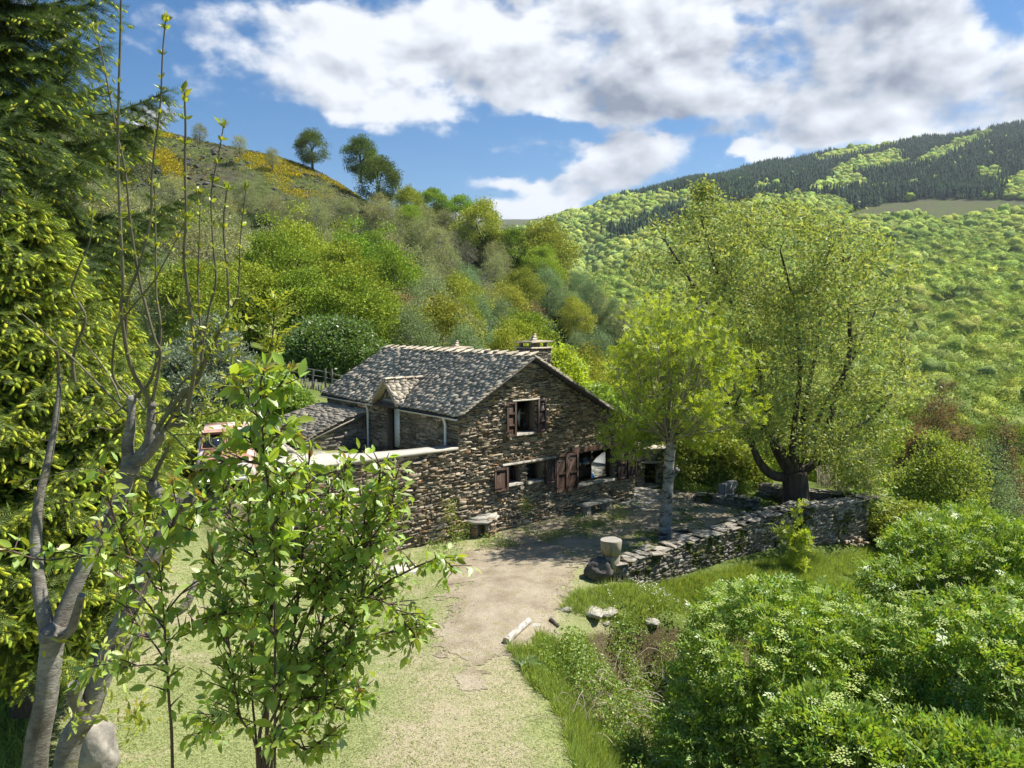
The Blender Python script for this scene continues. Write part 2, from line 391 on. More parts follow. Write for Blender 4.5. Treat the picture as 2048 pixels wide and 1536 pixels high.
lowx = [(0, 6, .2), (-8, 5, .9), (8, 5, -1.6), (16, 2, -4), (-20, 8, 1.8), (-14, 14, 1.3), (-3, 40, 1.5), (-12, 38, 3.2), (-30, 30, 3.6), (0, -3, .5), (-8, 26, 1.2), (3, 28, .1), (-22, 16, 2.0)]
LOW = tps(lowp + lowx + common); HIGH = tps(high + lowx[:2] + [(0, -3, .5), (16, 2, -4), (8, 5, -1.6), (9, 27, .2), (5, 20, .2)] + common)
MU = [800, 950, 1050, 1150, 1250, 1400, 1550, 1700, 1850, 2048, 2300, 2900]
MD = [130, 200, 300, 450, 650, 850, 1100, 1350, 1700, 3200]
MV = {800: [900, 860, 760, 700, 640, 590, 540, 500, 470, 452], 950: [900, 840, 740, 670, 610, 560, 515, 488, 465, 440], 1050: [890, 800, 700, 640, 590, 540, 500, 475, 461, 439],
      1150: [880, 790, 700, 640, 585, 530, 468, 436, 432, 428], 1250: [870, 785, 710, 640, 560, 485, 420, 401, 399, 430], 1400: [870, 785, 700, 625, 525, 455, 385, 370, 366, 400],
      1550: [880, 790, 700, 610, 515, 455, 395, 360, 331, 380], 1700: [900, 800, 700, 605, 515, 452, 390, 345, 303, 360], 1850: [920, 810, 705, 600, 510, 450, 385, 325, 283, 350],
      2048: [950, 820, 705, 590, 500, 440, 360, 290, 252, 330], 2300: [980, 830, 700, 580, 480, 410, 330, 260, 225, 300], 2900: [1000, 830, 690, 560, 450, 370, 280, 210, 180, 250]}
MT = np.array([MV[u] for u in MU], float)
def mountain(x, y):
    u = 1024 + F_PX * x / np.maximum(y, 1); ld = np.log(np.clip(y, MD[0], MD[-1])); lD = np.log(MD)
    i = np.clip(np.searchsorted(MU, u) - 1, 0, len(MU) - 2); a = np.clip((u - np.array(MU)[i]) / (np.array(MU)[i + 1] - np.array(MU)[i]), 0, 1); a = a * a * (3 - 2 * a)
    j = np.clip(np.searchsorted(lD, ld) - 1, 0, len(MD) - 2); b = np.clip((ld - lD[j]) / (lD[j + 1] - lD[j]), 0, 1)
    v = (MT[i, j] * (1 - b) + MT[i, j + 1] * b) * (1 - a) + (MT[i + 1, j] * (1 - b) + MT[i + 1, j + 1] * b) * a
    p = np.stack([x, y], 1); v = v + 7 * vnoise(p / np.maximum(y, 1)[:, None] * 1000, .012, 3, 3) * np.clip((y - 160) / 200, 0, 1)* np.where(y>1300,.25,1)
    c, s_ = math.cos(PITCH), math.sin(PITCH); yy = -(v - 768) / F_PX
    return CAMZ + y * (-s_ + yy * c) / (c + yy * s_)
def ss(x, a, b): q = np.clip((x - a) / (b - a), 0, 1); return q * q * (3 - 2 * q)
TW0 = 8.15
def H(p):
    p = np.atleast_2d(np.asarray(p, float))[:, :2]; q = p - A0[:2]; t = q @ E1[:2]; sd_ = q @ E2[:2]
    wd = .3 + np.clip(-5.2 - t, 0, 12) * .9
    w = ss(sd_, .12, .12 + wd) * (1 - ss(t, 1.0, 6.5) * (1 - ss(p[:, 1], 36, 50)))
    near_ = p[:, 1] < 340; pc = p.copy(); pc[:, 1] = np.minimum(pc[:, 1], 340)
    z = LOW(pc) * (1 - w) + HIGH(pc) * w
    z = np.where((t > .25) & (t < TW0 - .25) & (sd_ > .25) & (sd_ < 9.1), -.4, z)
    far = p[:, 1] > 120
    if far.any():
        mz = mountain(p[far, 0], p[far, 1]); k = ss(p[far, 1], 125, 165); hz = z[far]
        hz = np.where(p[far, 1] > 330, -999, hz)
        mm = np.maximum(hz, mz); z[far] = np.where(k < 1, hz * (1 - k) + np.maximum(mm, hz) * k, mm)
    return z
def H1(x, y): return float(H([[x, y]])[0])

# path mask: distance to the track's centre line
TRK = [PZ(*q)[:2] for q in [(880, 1800, 0), (890, 1536, 0), (920, 1400, 0), (965, 1300, 0), (1010, 1210, 0), (1030, 1150, 0), (1090, 1100, 0), (1150, 1060, 0.05), (1230, 1040, .1)]]
TW = [1.1, 1.15, 1.0, 1.1, 1.5, 1.75, 1.9, 1.8, 1.7]
def track(p):
    p = np.atleast_2d(p)[:, :2]; best = np.full(len(p), 9.0)
    for i in range(len(TRK) - 1):
        a, b = TRK[i], TRK[i + 1]; d = b - a; k = np.clip(((p - a) @ d) / (d @ d), 0, 1)
        r = np.linalg.norm(p - a - k[:, None] * d, axis=1) / (TW[i] * (1 - k) + TW[i + 1] * k); best = np.minimum(best, r)
    return best
def pathmask(p):
    p = np.atleast_2d(p)[:, :2]
    r = track(p) + .35 * vnoise(p, 1.1, 5, 3) + ss(-p[:, 1], -17.2, -14.2) * (.62 + 1.0 * vnoise(p, 1.5, 15, 3))
    yd = inpoly(p[:, 0], p[:, 1], [tuple(PZ(*q)[:2]) for q in [(880, 1180, 0), (1190, 1150, 0), (1480, 1020, .1), (1440, 985, .1), (1300, 985, .1), (1240, 1020, .1), (1130, 1060, 0), (900, 1110, 0)]])
    r = np.where(yd, np.minimum(r, .55 + .5 * (vnoise(p, .6, 8, 3) + .3)), r)
    return r

gm, nt = nmat('meadow_soil'); s = NT(nt)
ps = s.pos(); msk = s('ShaderNodeAttribute', attribute_name='Col'); sepc = s('ShaderNodeSeparateColor', {0: msk.outputs['Color']})
n1 = s.noise(2.2, 6, .65, 0, ps); n2 = s.noise(28, 5, .7, 0, ps); n3 = s.noise(.45, 4, .6, 0, ps)
straw = s.ramp(n2, [(.3, (.13, .15, .05)), (.5, (.25, .28, .11)), (.72, (.38, .39, .18))])
green = s.ramp(n2, [(.3, (.05, .075, .015)), (.7, (.17, .22, .05))])
lawn = s.mix(s.ramp(s.math('ADD', s.math('MULTIPLY', n1, .6), s.math('MULTIPLY', n3, .4)), [(.50, (0, 0, 0)), (.70, (.7, .7, .7))]), straw, green)
soil = s.ramp(n2, [(.3, (.05, .036, .02)), (.7, (.14, .10, .06))])
tan_ = s.ramp(n2, [(.3, (.30, .25, .16)), (.7, (.50, .43, .30))]); n4 = s.noise(.8, 7, .75, .6, ps)
lawn = s.mix(s.ramp(n4, [(.50, (0, 0, 0)), (.62, (.8, .8, .8))]), lawn, tan_)
wear = s.math('MULTIPLY', sepc.outputs[0], s.rng(s.noise(3.2, 7, .75, .5, ps), -.6, 2.2), clamp=True)
lawn = s.mix(s.math('MULTIPLY', wear, .85), lawn, tan_)
lawn = s.mix(sepc.outputs[1], lawn, green)
col = s.mix(sepc.outputs[2], lawn, soil)
s.out(s.pbr(col, .95, s.bump(n2, .05, .8), .1)); M_ground = gm
gm, nt = nmat('track_earth'); s = NT(nt); ps = s.pos()
n1 = s.noise(1.3, 7, .7, 0, ps); n2 = s.noise(34, 5, .7, 0, ps)
c = s.ramp(n1, [(.32, (.24, .19, .13)), (.55, (.38, .325, .235)), (.75, (.46, .40, .295))]); c = s.mix(.7, c, s.ramp(n2, [(.3, (.62, .6, .58)), (.7, (1.25, 1.25, 1.25))]), 'MULTIPLY')
c = s.mix(s.ramp(s.noise(5, 6, .7, 0, ps), [(.56, (0, 0, 0)), (.66, (.75, .75, .75))]), c, (.27, .25, .10))
s.out(s.pbr(c, .95, s.bump(n2, .04, .9), .1)); M_path = gm

def grid(xs, ys, fz, colf=None, keep=None):
    X, Y = np.meshgrid(xs, ys); p = np.c_[X.ravel(), Y.ravel()]; z = fz(p); n, m_ = len(xs), len(ys)
    i = np.arange(m_ - 1)[:, None] * n + np.arange(n - 1)[None]; F = np.stack([i, i + 1, i + n + 1, i + n], -1).reshape(-1, 4)
    if keep is not None:
        k = keep(p[F].mean(1)); F = F[k]; used = np.unique(F); mp = np.zeros(len(p), int) - 1; mp[used] = np.arange(len(used)); F = mp[F]; p = p[used]; z = z[used]
    mb = MB(); mb.add(np.c_[p, z], F, None if colf is None else colf(p)); return mb
def gz(p): return H(p) + .035 * vnoise(p, 1.1, 2, 3) * ss(np.abs(track(p)), .2, 1.2) + .012 * vnoise(p, 4, 9, 2)
def gcol(p):
    c = np.zeros((len(p), 3)); c[:, 0] = 1 - ss(track(p) + .5 * vnoise(p, 1.4, 21, 3), .6, 1.45); uv = proj(np.c_[p, H(p)])
    c[:, 1] = ss(p[:, 0] - (2.6 + .12 * (p[:, 1] - 18)) + .4 * vnoise(p, 1, 4), 0, .8) * ss(p[:, 1], 5, 6)
    c[:, 1] = np.maximum(c[:, 1], ss(p[:, 1], 34, 40)); c[:, 1] = np.maximum(c[:, 1], ss(-p[:, 0] + 3 * vnoise(p, .3, 6), 11, 13) * .8)
    pit = inpoly(uv[:, 0], uv[:, 1], [(1120, 1300), (1180, 1270), (1380, 1250), (1560, 1270), (1800, 1240), (1900, 1536), (1900, 2200), (1300, 2200), (1250, 1500), (1160, 1400)])
    c[:, 2] = pit * .9
    sl = inpoly(uv[:, 0], uv[:, 1], [(400, 1020), (620, 1000), (800, 1090), (760, 1130), (430, 1110)]); c[:, 2] = np.maximum(c[:, 2], sl * .55)
    return c
xs = np.unique(np.r_[np.arange(-46, -14, .8), np.arange(-14, 16, .16), np.arange(16, 62, .8)]); ys = np.unique(np.r_[np.arange(-8, 6, 1.0), np.arange(6, 34, .16), np.arange(34, 66, .8)])
obj('ground', grid(xs, ys, gz, gcol), M_ground, kind='structure', smooth=True)
xs = np.arange(-3.5, 11, .05); ys = np.arange(8, 33, .05)
obj('path', grid(xs, ys, lambda p: gz(p) + .012, None, lambda c: pathmask(c) + .34 * vnoise(c, 6, 1, 3) + 1.1 * ss(-c[:, 1], -15.5, -12.5) < .90), M_path, kind='structure', smooth=True)

# hills: one sheet from just beyond the garden to the skyline
hm, nt = nmat('hill_heath'); s = NT(nt); ps = s.pos()
n1 = s.noise(.06, 8, .7, .4, ps); n2 = s.noise(.6, 7, .7, 0, ps)
heath = s.ramp(n2, [(.3, (.035, .033, .022)), (.5, (.09, .085, .055)), (.62, (.10, .09, .06)), (.8, (.15, .14, .12))])
grs = s.ramp(n2, [(.3, (.03, .045, .012)), (.7, (.13, .15, .05))])
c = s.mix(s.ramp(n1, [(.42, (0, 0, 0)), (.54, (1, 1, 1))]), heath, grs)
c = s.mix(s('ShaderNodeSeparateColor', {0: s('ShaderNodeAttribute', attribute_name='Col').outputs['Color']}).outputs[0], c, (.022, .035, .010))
s.out(s.pbr(c, .95, s.bump(n2, .8, .8), .05)); M_hill = hm
HEATH = [(-300, 100), (260, 100), (420, 250), (620, 320), (770, 400), (990, 500), (985, 530), (900, 478), (760, 442), (640, 440), (560, 420), (440, 425), (330, 410), (240, 430), (-300, 480)]
CLEAR = [(1690, 428), (1760, 408), (1860, 398), (2000, 400), (2100, 405), (2100, 432), (2000, 428), (1900, 450), (1862, 452), (1850, 434), (1760, 440), (1700, 446)]
ROCK = [(1855, 622), (1890, 606), (1935, 600), (1938, 585), (1948, 612), (1880, 630)]
def hz_(p):
    return H(p) + np.where(p[:, 1] < 66, -.35, 0) + vnoise(p, .05, 4, 4) * np.clip((p[:, 1] - 66) / 60, 0, 1) * 1.2
us = np.arange(-1000, 2900, 14.0); Ys = np.exp(np.linspace(math.log(58), math.log(3200), 260))
U, YY = np.meshgrid(us, Ys); pp = np.c_[((U - 1024) / F_PX * YY).ravel(), YY.ravel()]; zz = hz_(pp)
n, m_ = len(us), len(Ys); i = np.arange(m_ - 1)[:, None] * n + np.arange(n - 1)[None]; FF = np.stack([i, i + 1, i + n + 1, i + n], -1).reshape(-1, 4)
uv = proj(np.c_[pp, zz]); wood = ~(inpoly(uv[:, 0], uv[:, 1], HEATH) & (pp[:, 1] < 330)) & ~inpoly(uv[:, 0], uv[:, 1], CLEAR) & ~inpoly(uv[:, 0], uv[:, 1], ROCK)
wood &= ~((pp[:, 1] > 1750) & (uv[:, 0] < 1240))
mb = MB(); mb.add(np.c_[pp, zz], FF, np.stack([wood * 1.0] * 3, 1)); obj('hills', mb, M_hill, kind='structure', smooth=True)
# valley floor so the land reaches the horizon
mb = MB(); mb.add([[-12000, 3150, 40], [12000, 3150, 40], [12000, 16000, 60], [-12000, 16000, 60]], np.array([[0, 1, 2, 3]])); obj('far_terrain', mb, M_hill, kind='structure')

# ------------------------------------------------------------------ stonework
STV = np.array([[0, 0, 0], [1, 0, 0], [1, 0, 1], [0, 0, 1], [0, 1, 0], [1, 1, 0], [1, 1, 1], [0, 1, 1], [.12, 1.22, .2], [.88, 1.22, .2], [.88, 1.22, .8], [.12, 1.22, .8]], float)
STF = np.array([[0, 1, 5, 4], [1, 2, 6, 5], [2, 3, 7, 6], [3, 0, 4, 7], [4, 5, 9, 8], [5, 6, 10, 9], [6, 7, 11, 10], [7, 4, 8, 11], [8, 9, 10, 11]])
def stones(mb, org, du, dn, inside, u0, u1, z0, z1, rng, hr=(.035, .085), lr=(.08, .34), gap=.007, depth=.06, wav=.035, colf=None, rot=.07, big=.10):
    """courses of individual stones on the plane org + u*du + z*EZ, facing dn"""
    z = z0; row = 0; Vs = []; Cs = []
    du = np.asarray(du, float); dn = np.asarray(dn, float)
    while z < z1:
        h = rng.uniform(*hr); u = u0
        while u < u1 - .03:
            l = rng.uniform(*lr) * (1.0 if h > .07 else .9); hh = h
            if rng.random() < big: hh = h * 1.9
            if u + l > u1 - .08: l = u1 - u
            zc = z + hh / 2
            zo = wav * math.sin((u + l / 2) * 1.3 + row * .31) + wav * .5 * math.sin((u + l / 2) * 3.7 + row)
            for tr in (1, .6, .35):
                lt_ = l * tr; uc = u + lt_ / 2
                if inside(uc, zc + zo) and inside(uc - lt_ * .46, zc + zo) and inside(uc + lt_ * .46, zc + zo):
                    d = depth * rng.uniform(.2, 1.35)
                    T = STV.copy(); T[:, 0] = u + gap / 2 + T[:, 0] * (lt_ - gap); T[:, 2] = z + zo + gap / 2 + T[:, 2] * (hh * rng.uniform(.72, 1.06) - gap); T[:, 1] = T[:, 1] * d - .02
                    k_ = min(1, lt_ / .2)
                    T[4:, 0] += rng.normal(0, .020, 8) * k_; T[4:, 2] += rng.normal(0, .013, 8); T[4:, 1] += rng.normal(0, .015, 8)
                    T[:, 2] += (T[:, 0] - uc) * rng.normal(0, rot)
                    Vs.append(org + T[:, 0:1] * du + T[:, 1:2] * dn + T[:, 2:3] * EZ); break
            u += l * tr
        z += h; row += 1
    if Vs:
        V = np.concatenate(Vs); n = len(Vs); F = (np.arange(n)[:, None, None] * 12 + STF[None]).reshape(-1, 4)
        mb.add(V, F)
    return mb
def slates(mb, fpt, w, L, rng, ew=.24, eh=.15, th=.025, keep=None, tip=.06, shade=None):
    """overlapping fish-scale slates; fpt(a, b) -> point, a across 0..w, b up the slope 0..L; normal from finite difference"""
    rows = int(L / eh) + 1; Vs = []; n8 = 0
    for r in range(rows):
        b = r * eh; a = -rng.uniform(0, ew)
        while a < w:
            ww = ew * rng.uniform(.65, 1.35); a0, a1 = max(a, 0), min(a + ww, w)
            if a1 - a0 > .05 and (keep is None or keep((a0 + a1) / 2, b)):
                g = .006; lo = b - rng.uniform(.0, .03); hi = min(b + eh * 1.9, L + .02); mid = (a0 + a1) / 2
                ths = th * rng.uniform(.7, 1.6); li = rng.uniform(0, .014)
                pts = [(a0 + g, lo + .035 + rng.normal(0, .008)), (a0 + g + ww * .22, lo), (a1 - g - ww * .22, lo + rng.normal(0, .012)), (a1 - g, lo + .04 + rng.normal(0, .008)), (a1 - g, hi), (a0 + g, hi)]
                P0 = np.array([fpt(*q) for q in pts]); q = fpt(mid, b); nx = np.cross(fpt(mid + .01, b) - q, fpt(mid, b + .01) - q); nx = unit(nx); nx = nx if nx[2] > 0 else -nx
                lift = np.array([1, 1, 1, 1, .1, .1])[:, None] * (ths * 1.35 + li)
                top = P0 + nx * (lift + ths * .6); bot = P0 + nx * (lift - ths * .4)
                Vs.append(np.concatenate([top, bot]))
            a += ww
    n = len(Vs); V = np.concatenate(Vs); base = np.arange(n)[:, None] * 12
    mb.add(V, (base + np.array([0, 1, 2, 3, 4, 5])).reshape(-1, 6))
    mb.F.setdefault(4, []).append(((base + 0)[:, :, None] + np.array([[0, 6, 7, 1], [1, 7, 8, 2], [2, 8, 9, 3], [3, 9, 10, 4], [5, 11, 6, 0]])[None]).reshape(-1, 4) + mb.n - len(V))
    return mb

W_STOPS = [(0, (.19, .15, .105)), (.2, (.38, .315, .22)), (.38, (.26, .205, .14)), (.55, (.46, .395, .29)), (.7, (.32, .265, .19)), (.86, (.52, .455, .35)), (.95, (.37, .22, .115)), (1, (.41, .30, .15))]
M_stone = stone_mat('schist_rubble', W_STOPS)
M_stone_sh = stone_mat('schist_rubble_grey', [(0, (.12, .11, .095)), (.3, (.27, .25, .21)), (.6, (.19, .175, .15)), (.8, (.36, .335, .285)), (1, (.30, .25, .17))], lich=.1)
M_dry = stone_mat('drystone_mossy', [(0, (.13, .12, .11)), (.3, (.31, .285, .24)), (.6, (.22, .20, .165)), (.85, (.39, .36, .305)), (1, (.27, .22, .17))], moss=.55, lich=.25)
M_slate = stone_mat('roof_slate', [(0, (.34, .30, .235)), (.35, (.46, .41, .325)), (.65, (.54, .485, .39)), (1, (.40, .355, .28))], lich=.12, grain=14, objsc=.8)
M_mortar = plain('mortar_gap', (.13, .105, .075), .95)
M_conc = plain('pale_concrete', (.42, .39, .325), .9, .08, 3)
M_slab = stone_mat('stone_slab', [(0, (.28, .265, .235)), (.5, (.40, .38, .33)), (1, (.33, .31, .27))], lich=.2)
M_wood = bark_mat('shutter_wood', [(.3, (.032, .019, .014)), (.6, (.058, .034, .024)), (.8, (.095, .06, .043))], 9, .12, .008, .55)
M_frame = plain('window_frame_wood', (.055, .03, .018), .5)
M_zinc = plain('pale_painted_metal', (.72, .74, .74), .45, .05)
M_curt = plain('pale_curtain', (.80, .85, .88), .9, .04)
M_white = plain('white_render', (.78, .76, .70), .85, .05)
m_, nt = nmat('window_glass'); s = NT(nt)
gl = s('ShaderNodeBsdfGlossy', {'Color': (1, 1, 1), 'Roughness': .02}); tp = s('ShaderNodeBsdfTransparent', {'Color': (.86, .9, .9)}); fr = s('ShaderNodeFresnel', {'IOR': 1.5})
mx = s('ShaderNodeMixShader', {0: fr.outputs[0]}); s.L.new(tp.outputs[0], mx.inputs[1]); s.L.new(gl.outputs[0], mx.inputs[2]); s.out(mx.outputs[0]); M_glass = m_
m_, nt = nmat('dark_glass'); s = NT(nt); s.out(s.pbr((.02, .025, .03), .06, None, .6)); M_dglass = m_

# gable geometry
TW_, SL = 8.15, 9.3; TR = 2.93; ZR, ZL, ZRT = 5.74, 4.02, 2.86
def roofz(t): return np.where(t < TR, ZL + (ZR - ZL) * t / TR, ZR + (ZRT - ZR) * (t - TR) / (TW_ - TR))
def gpx(u, v): t, _, z = hit(u, v, 's', 0.0); return t, z
def rect(u0, v0, u1, v1):
    a = gpx(u0, v0); b = gpx(u1, v0); c_ = gpx(u1, v1); d = gpx(u0, v1)
    return (a[0] + d[0]) / 2, (b[0] + c_[0]) / 2, (c_[1] + d[1]) / 2, (a[1] + b[1]) / 2
OP_UP = rect(1027, 801, 1068, 865); OP_S1 = rect(1011, 930, 1040, 966); OP_S2 = rect(1053, 924, 1082, 961); OP_BIG = rect(1152, 900, 1228, 962)
OPS = [OP_UP, OP_S1, OP_S2, OP_BIG]
def in_ops(t, z, e=0.0): return any(a - e < t < b + e and c_ - e < z < d + e for a, b, c_, d in OPS)
rng = np.random.default_rng(7)
house = empty('stone_house', A0, 'two storey stone farmhouse with slate roof and brown shutters', 'house')
def wall_sheet(mb, org, du, poly_t, z0, ztop, n_, th, ops):
    """solid wall core cut into cells around the openings"""
    ts = sorted(set([float(x) for x in poly_t] + [q for o in ops for q in o[:2]])); dn = n_
    for a, b in zip(ts[:-1], ts[1:]):
        if b - a < 1e-4: continue
        m = (a + b) / 2; cuts = sorted([(o[2], o[3]) for o in ops if o[0] < m < o[1]]); zlo = z0
        for c0, c1 in cuts + [(None, None)]:
            if c0 is None: za, zb = float(ztop(a)), float(ztop(b))
            else: za = zb = c0
            Vv = [];
            for q in (0, -th):
                Vv += [org + a * du + zlo * EZ + q * dn, org + b * du + zlo * EZ + q * dn, org + b * du + zb * EZ + q * dn, org + a * du + za * EZ + q * dn]
            mb.add(Vv, BOXF)
            if c0 is not None: zlo = c1
wl = MB()
wall_sheet(wl, A0 + 0 * EZ, E1, [0, TR, TW_], -.6, lambda t: roofz(t) - .05, -E2, .45, OPS)
# long wall (faces -E1): parameter s
DOOR = (3.62, 4.42, 2.1, 4.05)
def dormz(s_): return np.where((s_ > 3.5) & (s_ < 5.1), 4.0 + .78 * (1 - np.abs(s_ - 4.3) / .82), 0)
wall_sheet(wl, A0, E2, [.45, 3.5, 4.3, 5.1, SL], 0, lambda s_: max(ZL - .05, float(dormz(s_))), -E1, .45, [DOOR])
OPR = [(0.8, 5.2, .15, 2.4)]
wall_sheet(wl, HP(TW_, 0, 0), E2, [.45, SL], -.6, lambda s_: ZRT - .05, E1, .45, OPR)
wall_sheet(wl, HP(.45, SL, 0), E1, [0, TR - .45, TW_ - .9], -.6, lambda t: roofz(t + .45) - .05, E2, .45, [])
obj('wall_core', wl, M_mortar, house)
ws = MB()
stones(ws, A0, E1, -E2, lambda t, z: -.03 < t < TW_+.03 and z < roofz(np.array(t)) - .06 and not in_ops(t, z), -.03, TW_ + .03, -.35, 5.8, rng, depth=.062)
wo = obj('gable_wall', ws, M_stone, house)
ws = MB()
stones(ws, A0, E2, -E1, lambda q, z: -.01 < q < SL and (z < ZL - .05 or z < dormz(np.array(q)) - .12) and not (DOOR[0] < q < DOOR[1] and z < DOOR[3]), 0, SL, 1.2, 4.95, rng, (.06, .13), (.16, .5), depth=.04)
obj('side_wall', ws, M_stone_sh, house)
ws = MB()
stones(ws, HP(TW_, 0, 0), E2, E1, lambda q, z: -.01 < q < SL and z < ZRT - .06 and not (OPR[0][0] < q < OPR[0][1] and OPR[0][2] < z < OPR[0][3]), 0, SL, -.35, 2.9, rng, depth=.05)
stones(ws, HP(0, SL, 0), E1, E2, lambda t, z: -.01 < t < TW_ and z < roofz(np.array(t)) - .06, 0, TW_, .5, 5.8, rng, (.09, .16), (.2, .55), depth=.04)
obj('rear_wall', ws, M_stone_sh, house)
# interior: floor, so the lit room beyond the big window reads
fl = MB(); box(fl, HP(.45, .45, .02), E1 * (TW_ - .9), E2 * (SL - .9), EZ * .06); box(fl, HP(.45, .45, 2.42), E1 * (TW_ - .9), E2 * (SL - .9), EZ * .12)
obj('floor_slab', fl, M_slab, house)

# reveals, windows
def window_unit(op, name_frame, depth=.28, mull=None, curtain=None, sill_pr=.05, glass=M_glass):
    a, b, c_, d = op; w = b - a
    f = MB(); bw = .055
    for (x0, x1, y0, y1) in [(a, a + bw, c_, d), (b - bw, b, c_, d), (a + bw, b - bw, c_, c_ + bw), (a + bw, b - bw, d - bw, d)] + ([(a + w * q - .022, a + w * q + .022, c_ + bw, d - bw) for q in (mull or [])]):
        box(f, HP(x0, depth, y0), E1 * (x1 - x0), E2 * .06, EZ * (y1 - y0))
    fo = obj('window', f, M_frame, house)
    g = MB(); box(g, HP(a + bw, depth + .025, c_ + bw), E1 * (w - 2 * bw), E2 * .008, EZ * (d - c_ - 2 * bw)); obj('pane', g, glass, fo)
    sl = MB(); bbox(sl, HP(a - .04, -.09 - sill_pr, c_ - .075), E1 * (w + .08), E2 * (depth + .10 + sill_pr), EZ * .08, .012); obj('sill', sl, M_slab, fo)
    if curtain:
        cu = MB(); n = 24; x = np.linspace(curtain[0], curtain[1], n); yy = .03 * np.sin(np.arange(n) * 1.7); V = []
        for zc in (c_ + .06, d - .06):
            for i in range(n): V.append(HP(x[i], depth + .075 + yy[i] * .6, zc))
        F = [[i, i + 1, n + i + 1, n + i] for i in range(n - 1)]; cu.add(V, F); obj('curtain', cu, M_curt, fo, smooth=True)
    return fo
window_unit(OP_UP, 'w', .28, curtain=(OP_UP[0] + .04, OP_UP[0] + .66 * (OP_UP[1] - OP_UP[0])))
window_unit(OP_S1, 'w', .26, glass=M_dglass); window_unit(OP_S2, 'w', .26, glass=M_dglass)
window_unit(OP_BIG, 'w', .22, mull=[.16, .5])
# lintels
lt = MB()
a, b, c_, d = OP_UP; bbox(lt, HP(a - .12, -.12, d), E1 * (b - a + .3), E2 * .2, EZ * .05 + E1 * .0, .012); obj('lintel', lt, M_slab, house)
lt = MB(); a0 = OP_S1[0] - .22; b0 = OP_BIG[0] - .15; bbox(lt, HP(a0, -.14, OP_S1[3] + .03), E1 * (b0 - a0), E2 * .24, EZ * .07, .012); obj('lintel', lt, M_slab, house)
lt = MB(); bbox(lt, HP(OP_BIG[0] - .3, -.10, OP_BIG[3]), E1 * (OP_BIG[1] - OP_BIG[0] + .75), E2 * .22, EZ * .2, .015); obj('lintel', lt, M_frame, house)
# shutters, opened flat on the wall
def shutter(t0, t1, z0, z1, tilt=0.0, panels=2, sgn=1):
    m = MB(); o_ = HP(t0, -.115, z0); dv = unit(E1 * math.cos(tilt) - E2 * math.sin(tilt) * 1.0); nn = unit(np.cross(dv, EZ)); w = t1 - t0; h = z1 - z0
    if sgn < 0: o_ = HP(t1, -.115, z0); dv = unit(-E1 * math.cos(tilt) - E2 * math.sin(tilt)); nn = -unit(np.cross(dv, EZ))
    fr_ = min(.09, w * .2)
    def bx(u0, u1, y0, y1, dd, th): bbox(m, o_ + dv * u0 + EZ * y0 + nn * dd, dv * (u1 - u0), nn * th, EZ * (y1 - y0), .006)
    bx(0, fr_, 0, h, 0, .04); bx(w - fr_, w, 0, h, 0, .04); bx(fr_, w - fr_, 0, fr_ * 1.1, 0, .04); bx(fr_, w - fr_, h - fr_, h, 0, .04)
    for q in range(1, panels): yq = h * q / panels; bx(fr_, w - fr_, yq - fr_ * .5, yq + fr_ * .5, 0, .04)
    bx(fr_ * .8, w - fr_ * .8, fr_ * .8, h - fr_ * .8, .004, .014)
    so_ = obj('shutter', m, M_wood, house)
    for q in (.12, .88):
        hg = MB(); bbox(hg, o_ + EZ * (h * q) + nn * .042, dv * (w * .5), nn * .006, EZ * .03, .002)
        obj('hinge', hg, M_iron, so_)
M_iron = plain('dark_iron', (.03, .028, .027), .5, metal=.6)
r = rect(1009, 803, 1027, 872); shutter(r[0], r[1], r[2], r[3], .12, 3)
r = rect(1068, 797, 1087.5, 863); shutter(r[0], r[1], r[2], r[3], .10, 3, -1)
r = rect(984, 934, 1011, 981); shutter(r[0], r[1], r[2], r[3], .08, 1)
r = rect(1083, 917, 1107, 966); shutter(r[0], r[1], r[2], r[3], .08, 1, -1)
r = rect(1108, 907, 1129, 983); shutter(r[0], r[1], r[2], r[3], .1, 2)
r = rect(1130, 904, 1151.5, 980); shutter(r[0], r[1], r[2], r[3], .02, 2)
r = rect(1229, 893, 1248, 958); shutter(r[0], r[1], r[2], r[3], .05, 2, -1)
r = rect(1249, 890, 1268, 955); shutter(r[0], r[1] , r[2], r[3], .05, 2, -1)
# door in the side wall under the dormer
dm = MB(); a, b, c_, d = DOOR
box(dm, HP(.2, a, c_), E1 * .05, E2 * (b - a), EZ * (d - c_)); do = obj('door', dm, M_frame, house)
g = MB(); box(g, HP(.188, a + .12, c_ + .35), E1 * .01, E2 * (b - a - .24), EZ * (d - c_ - .5)); obj('pane', g, M_curt, do)
g = MB(); bbox(g, HP(-.06, a - .3, d), E1 * .3, E2 * (b - a + .6), EZ * .14, .015); obj('lintel', g, M_slab, house)
g = MB(); bbox(g, HP(-.3, a - .1, c_ - .1), E1 * .45, E2 * (b - a + .2), EZ * .1, .015); obj('doorstep', g, M_slab, house)

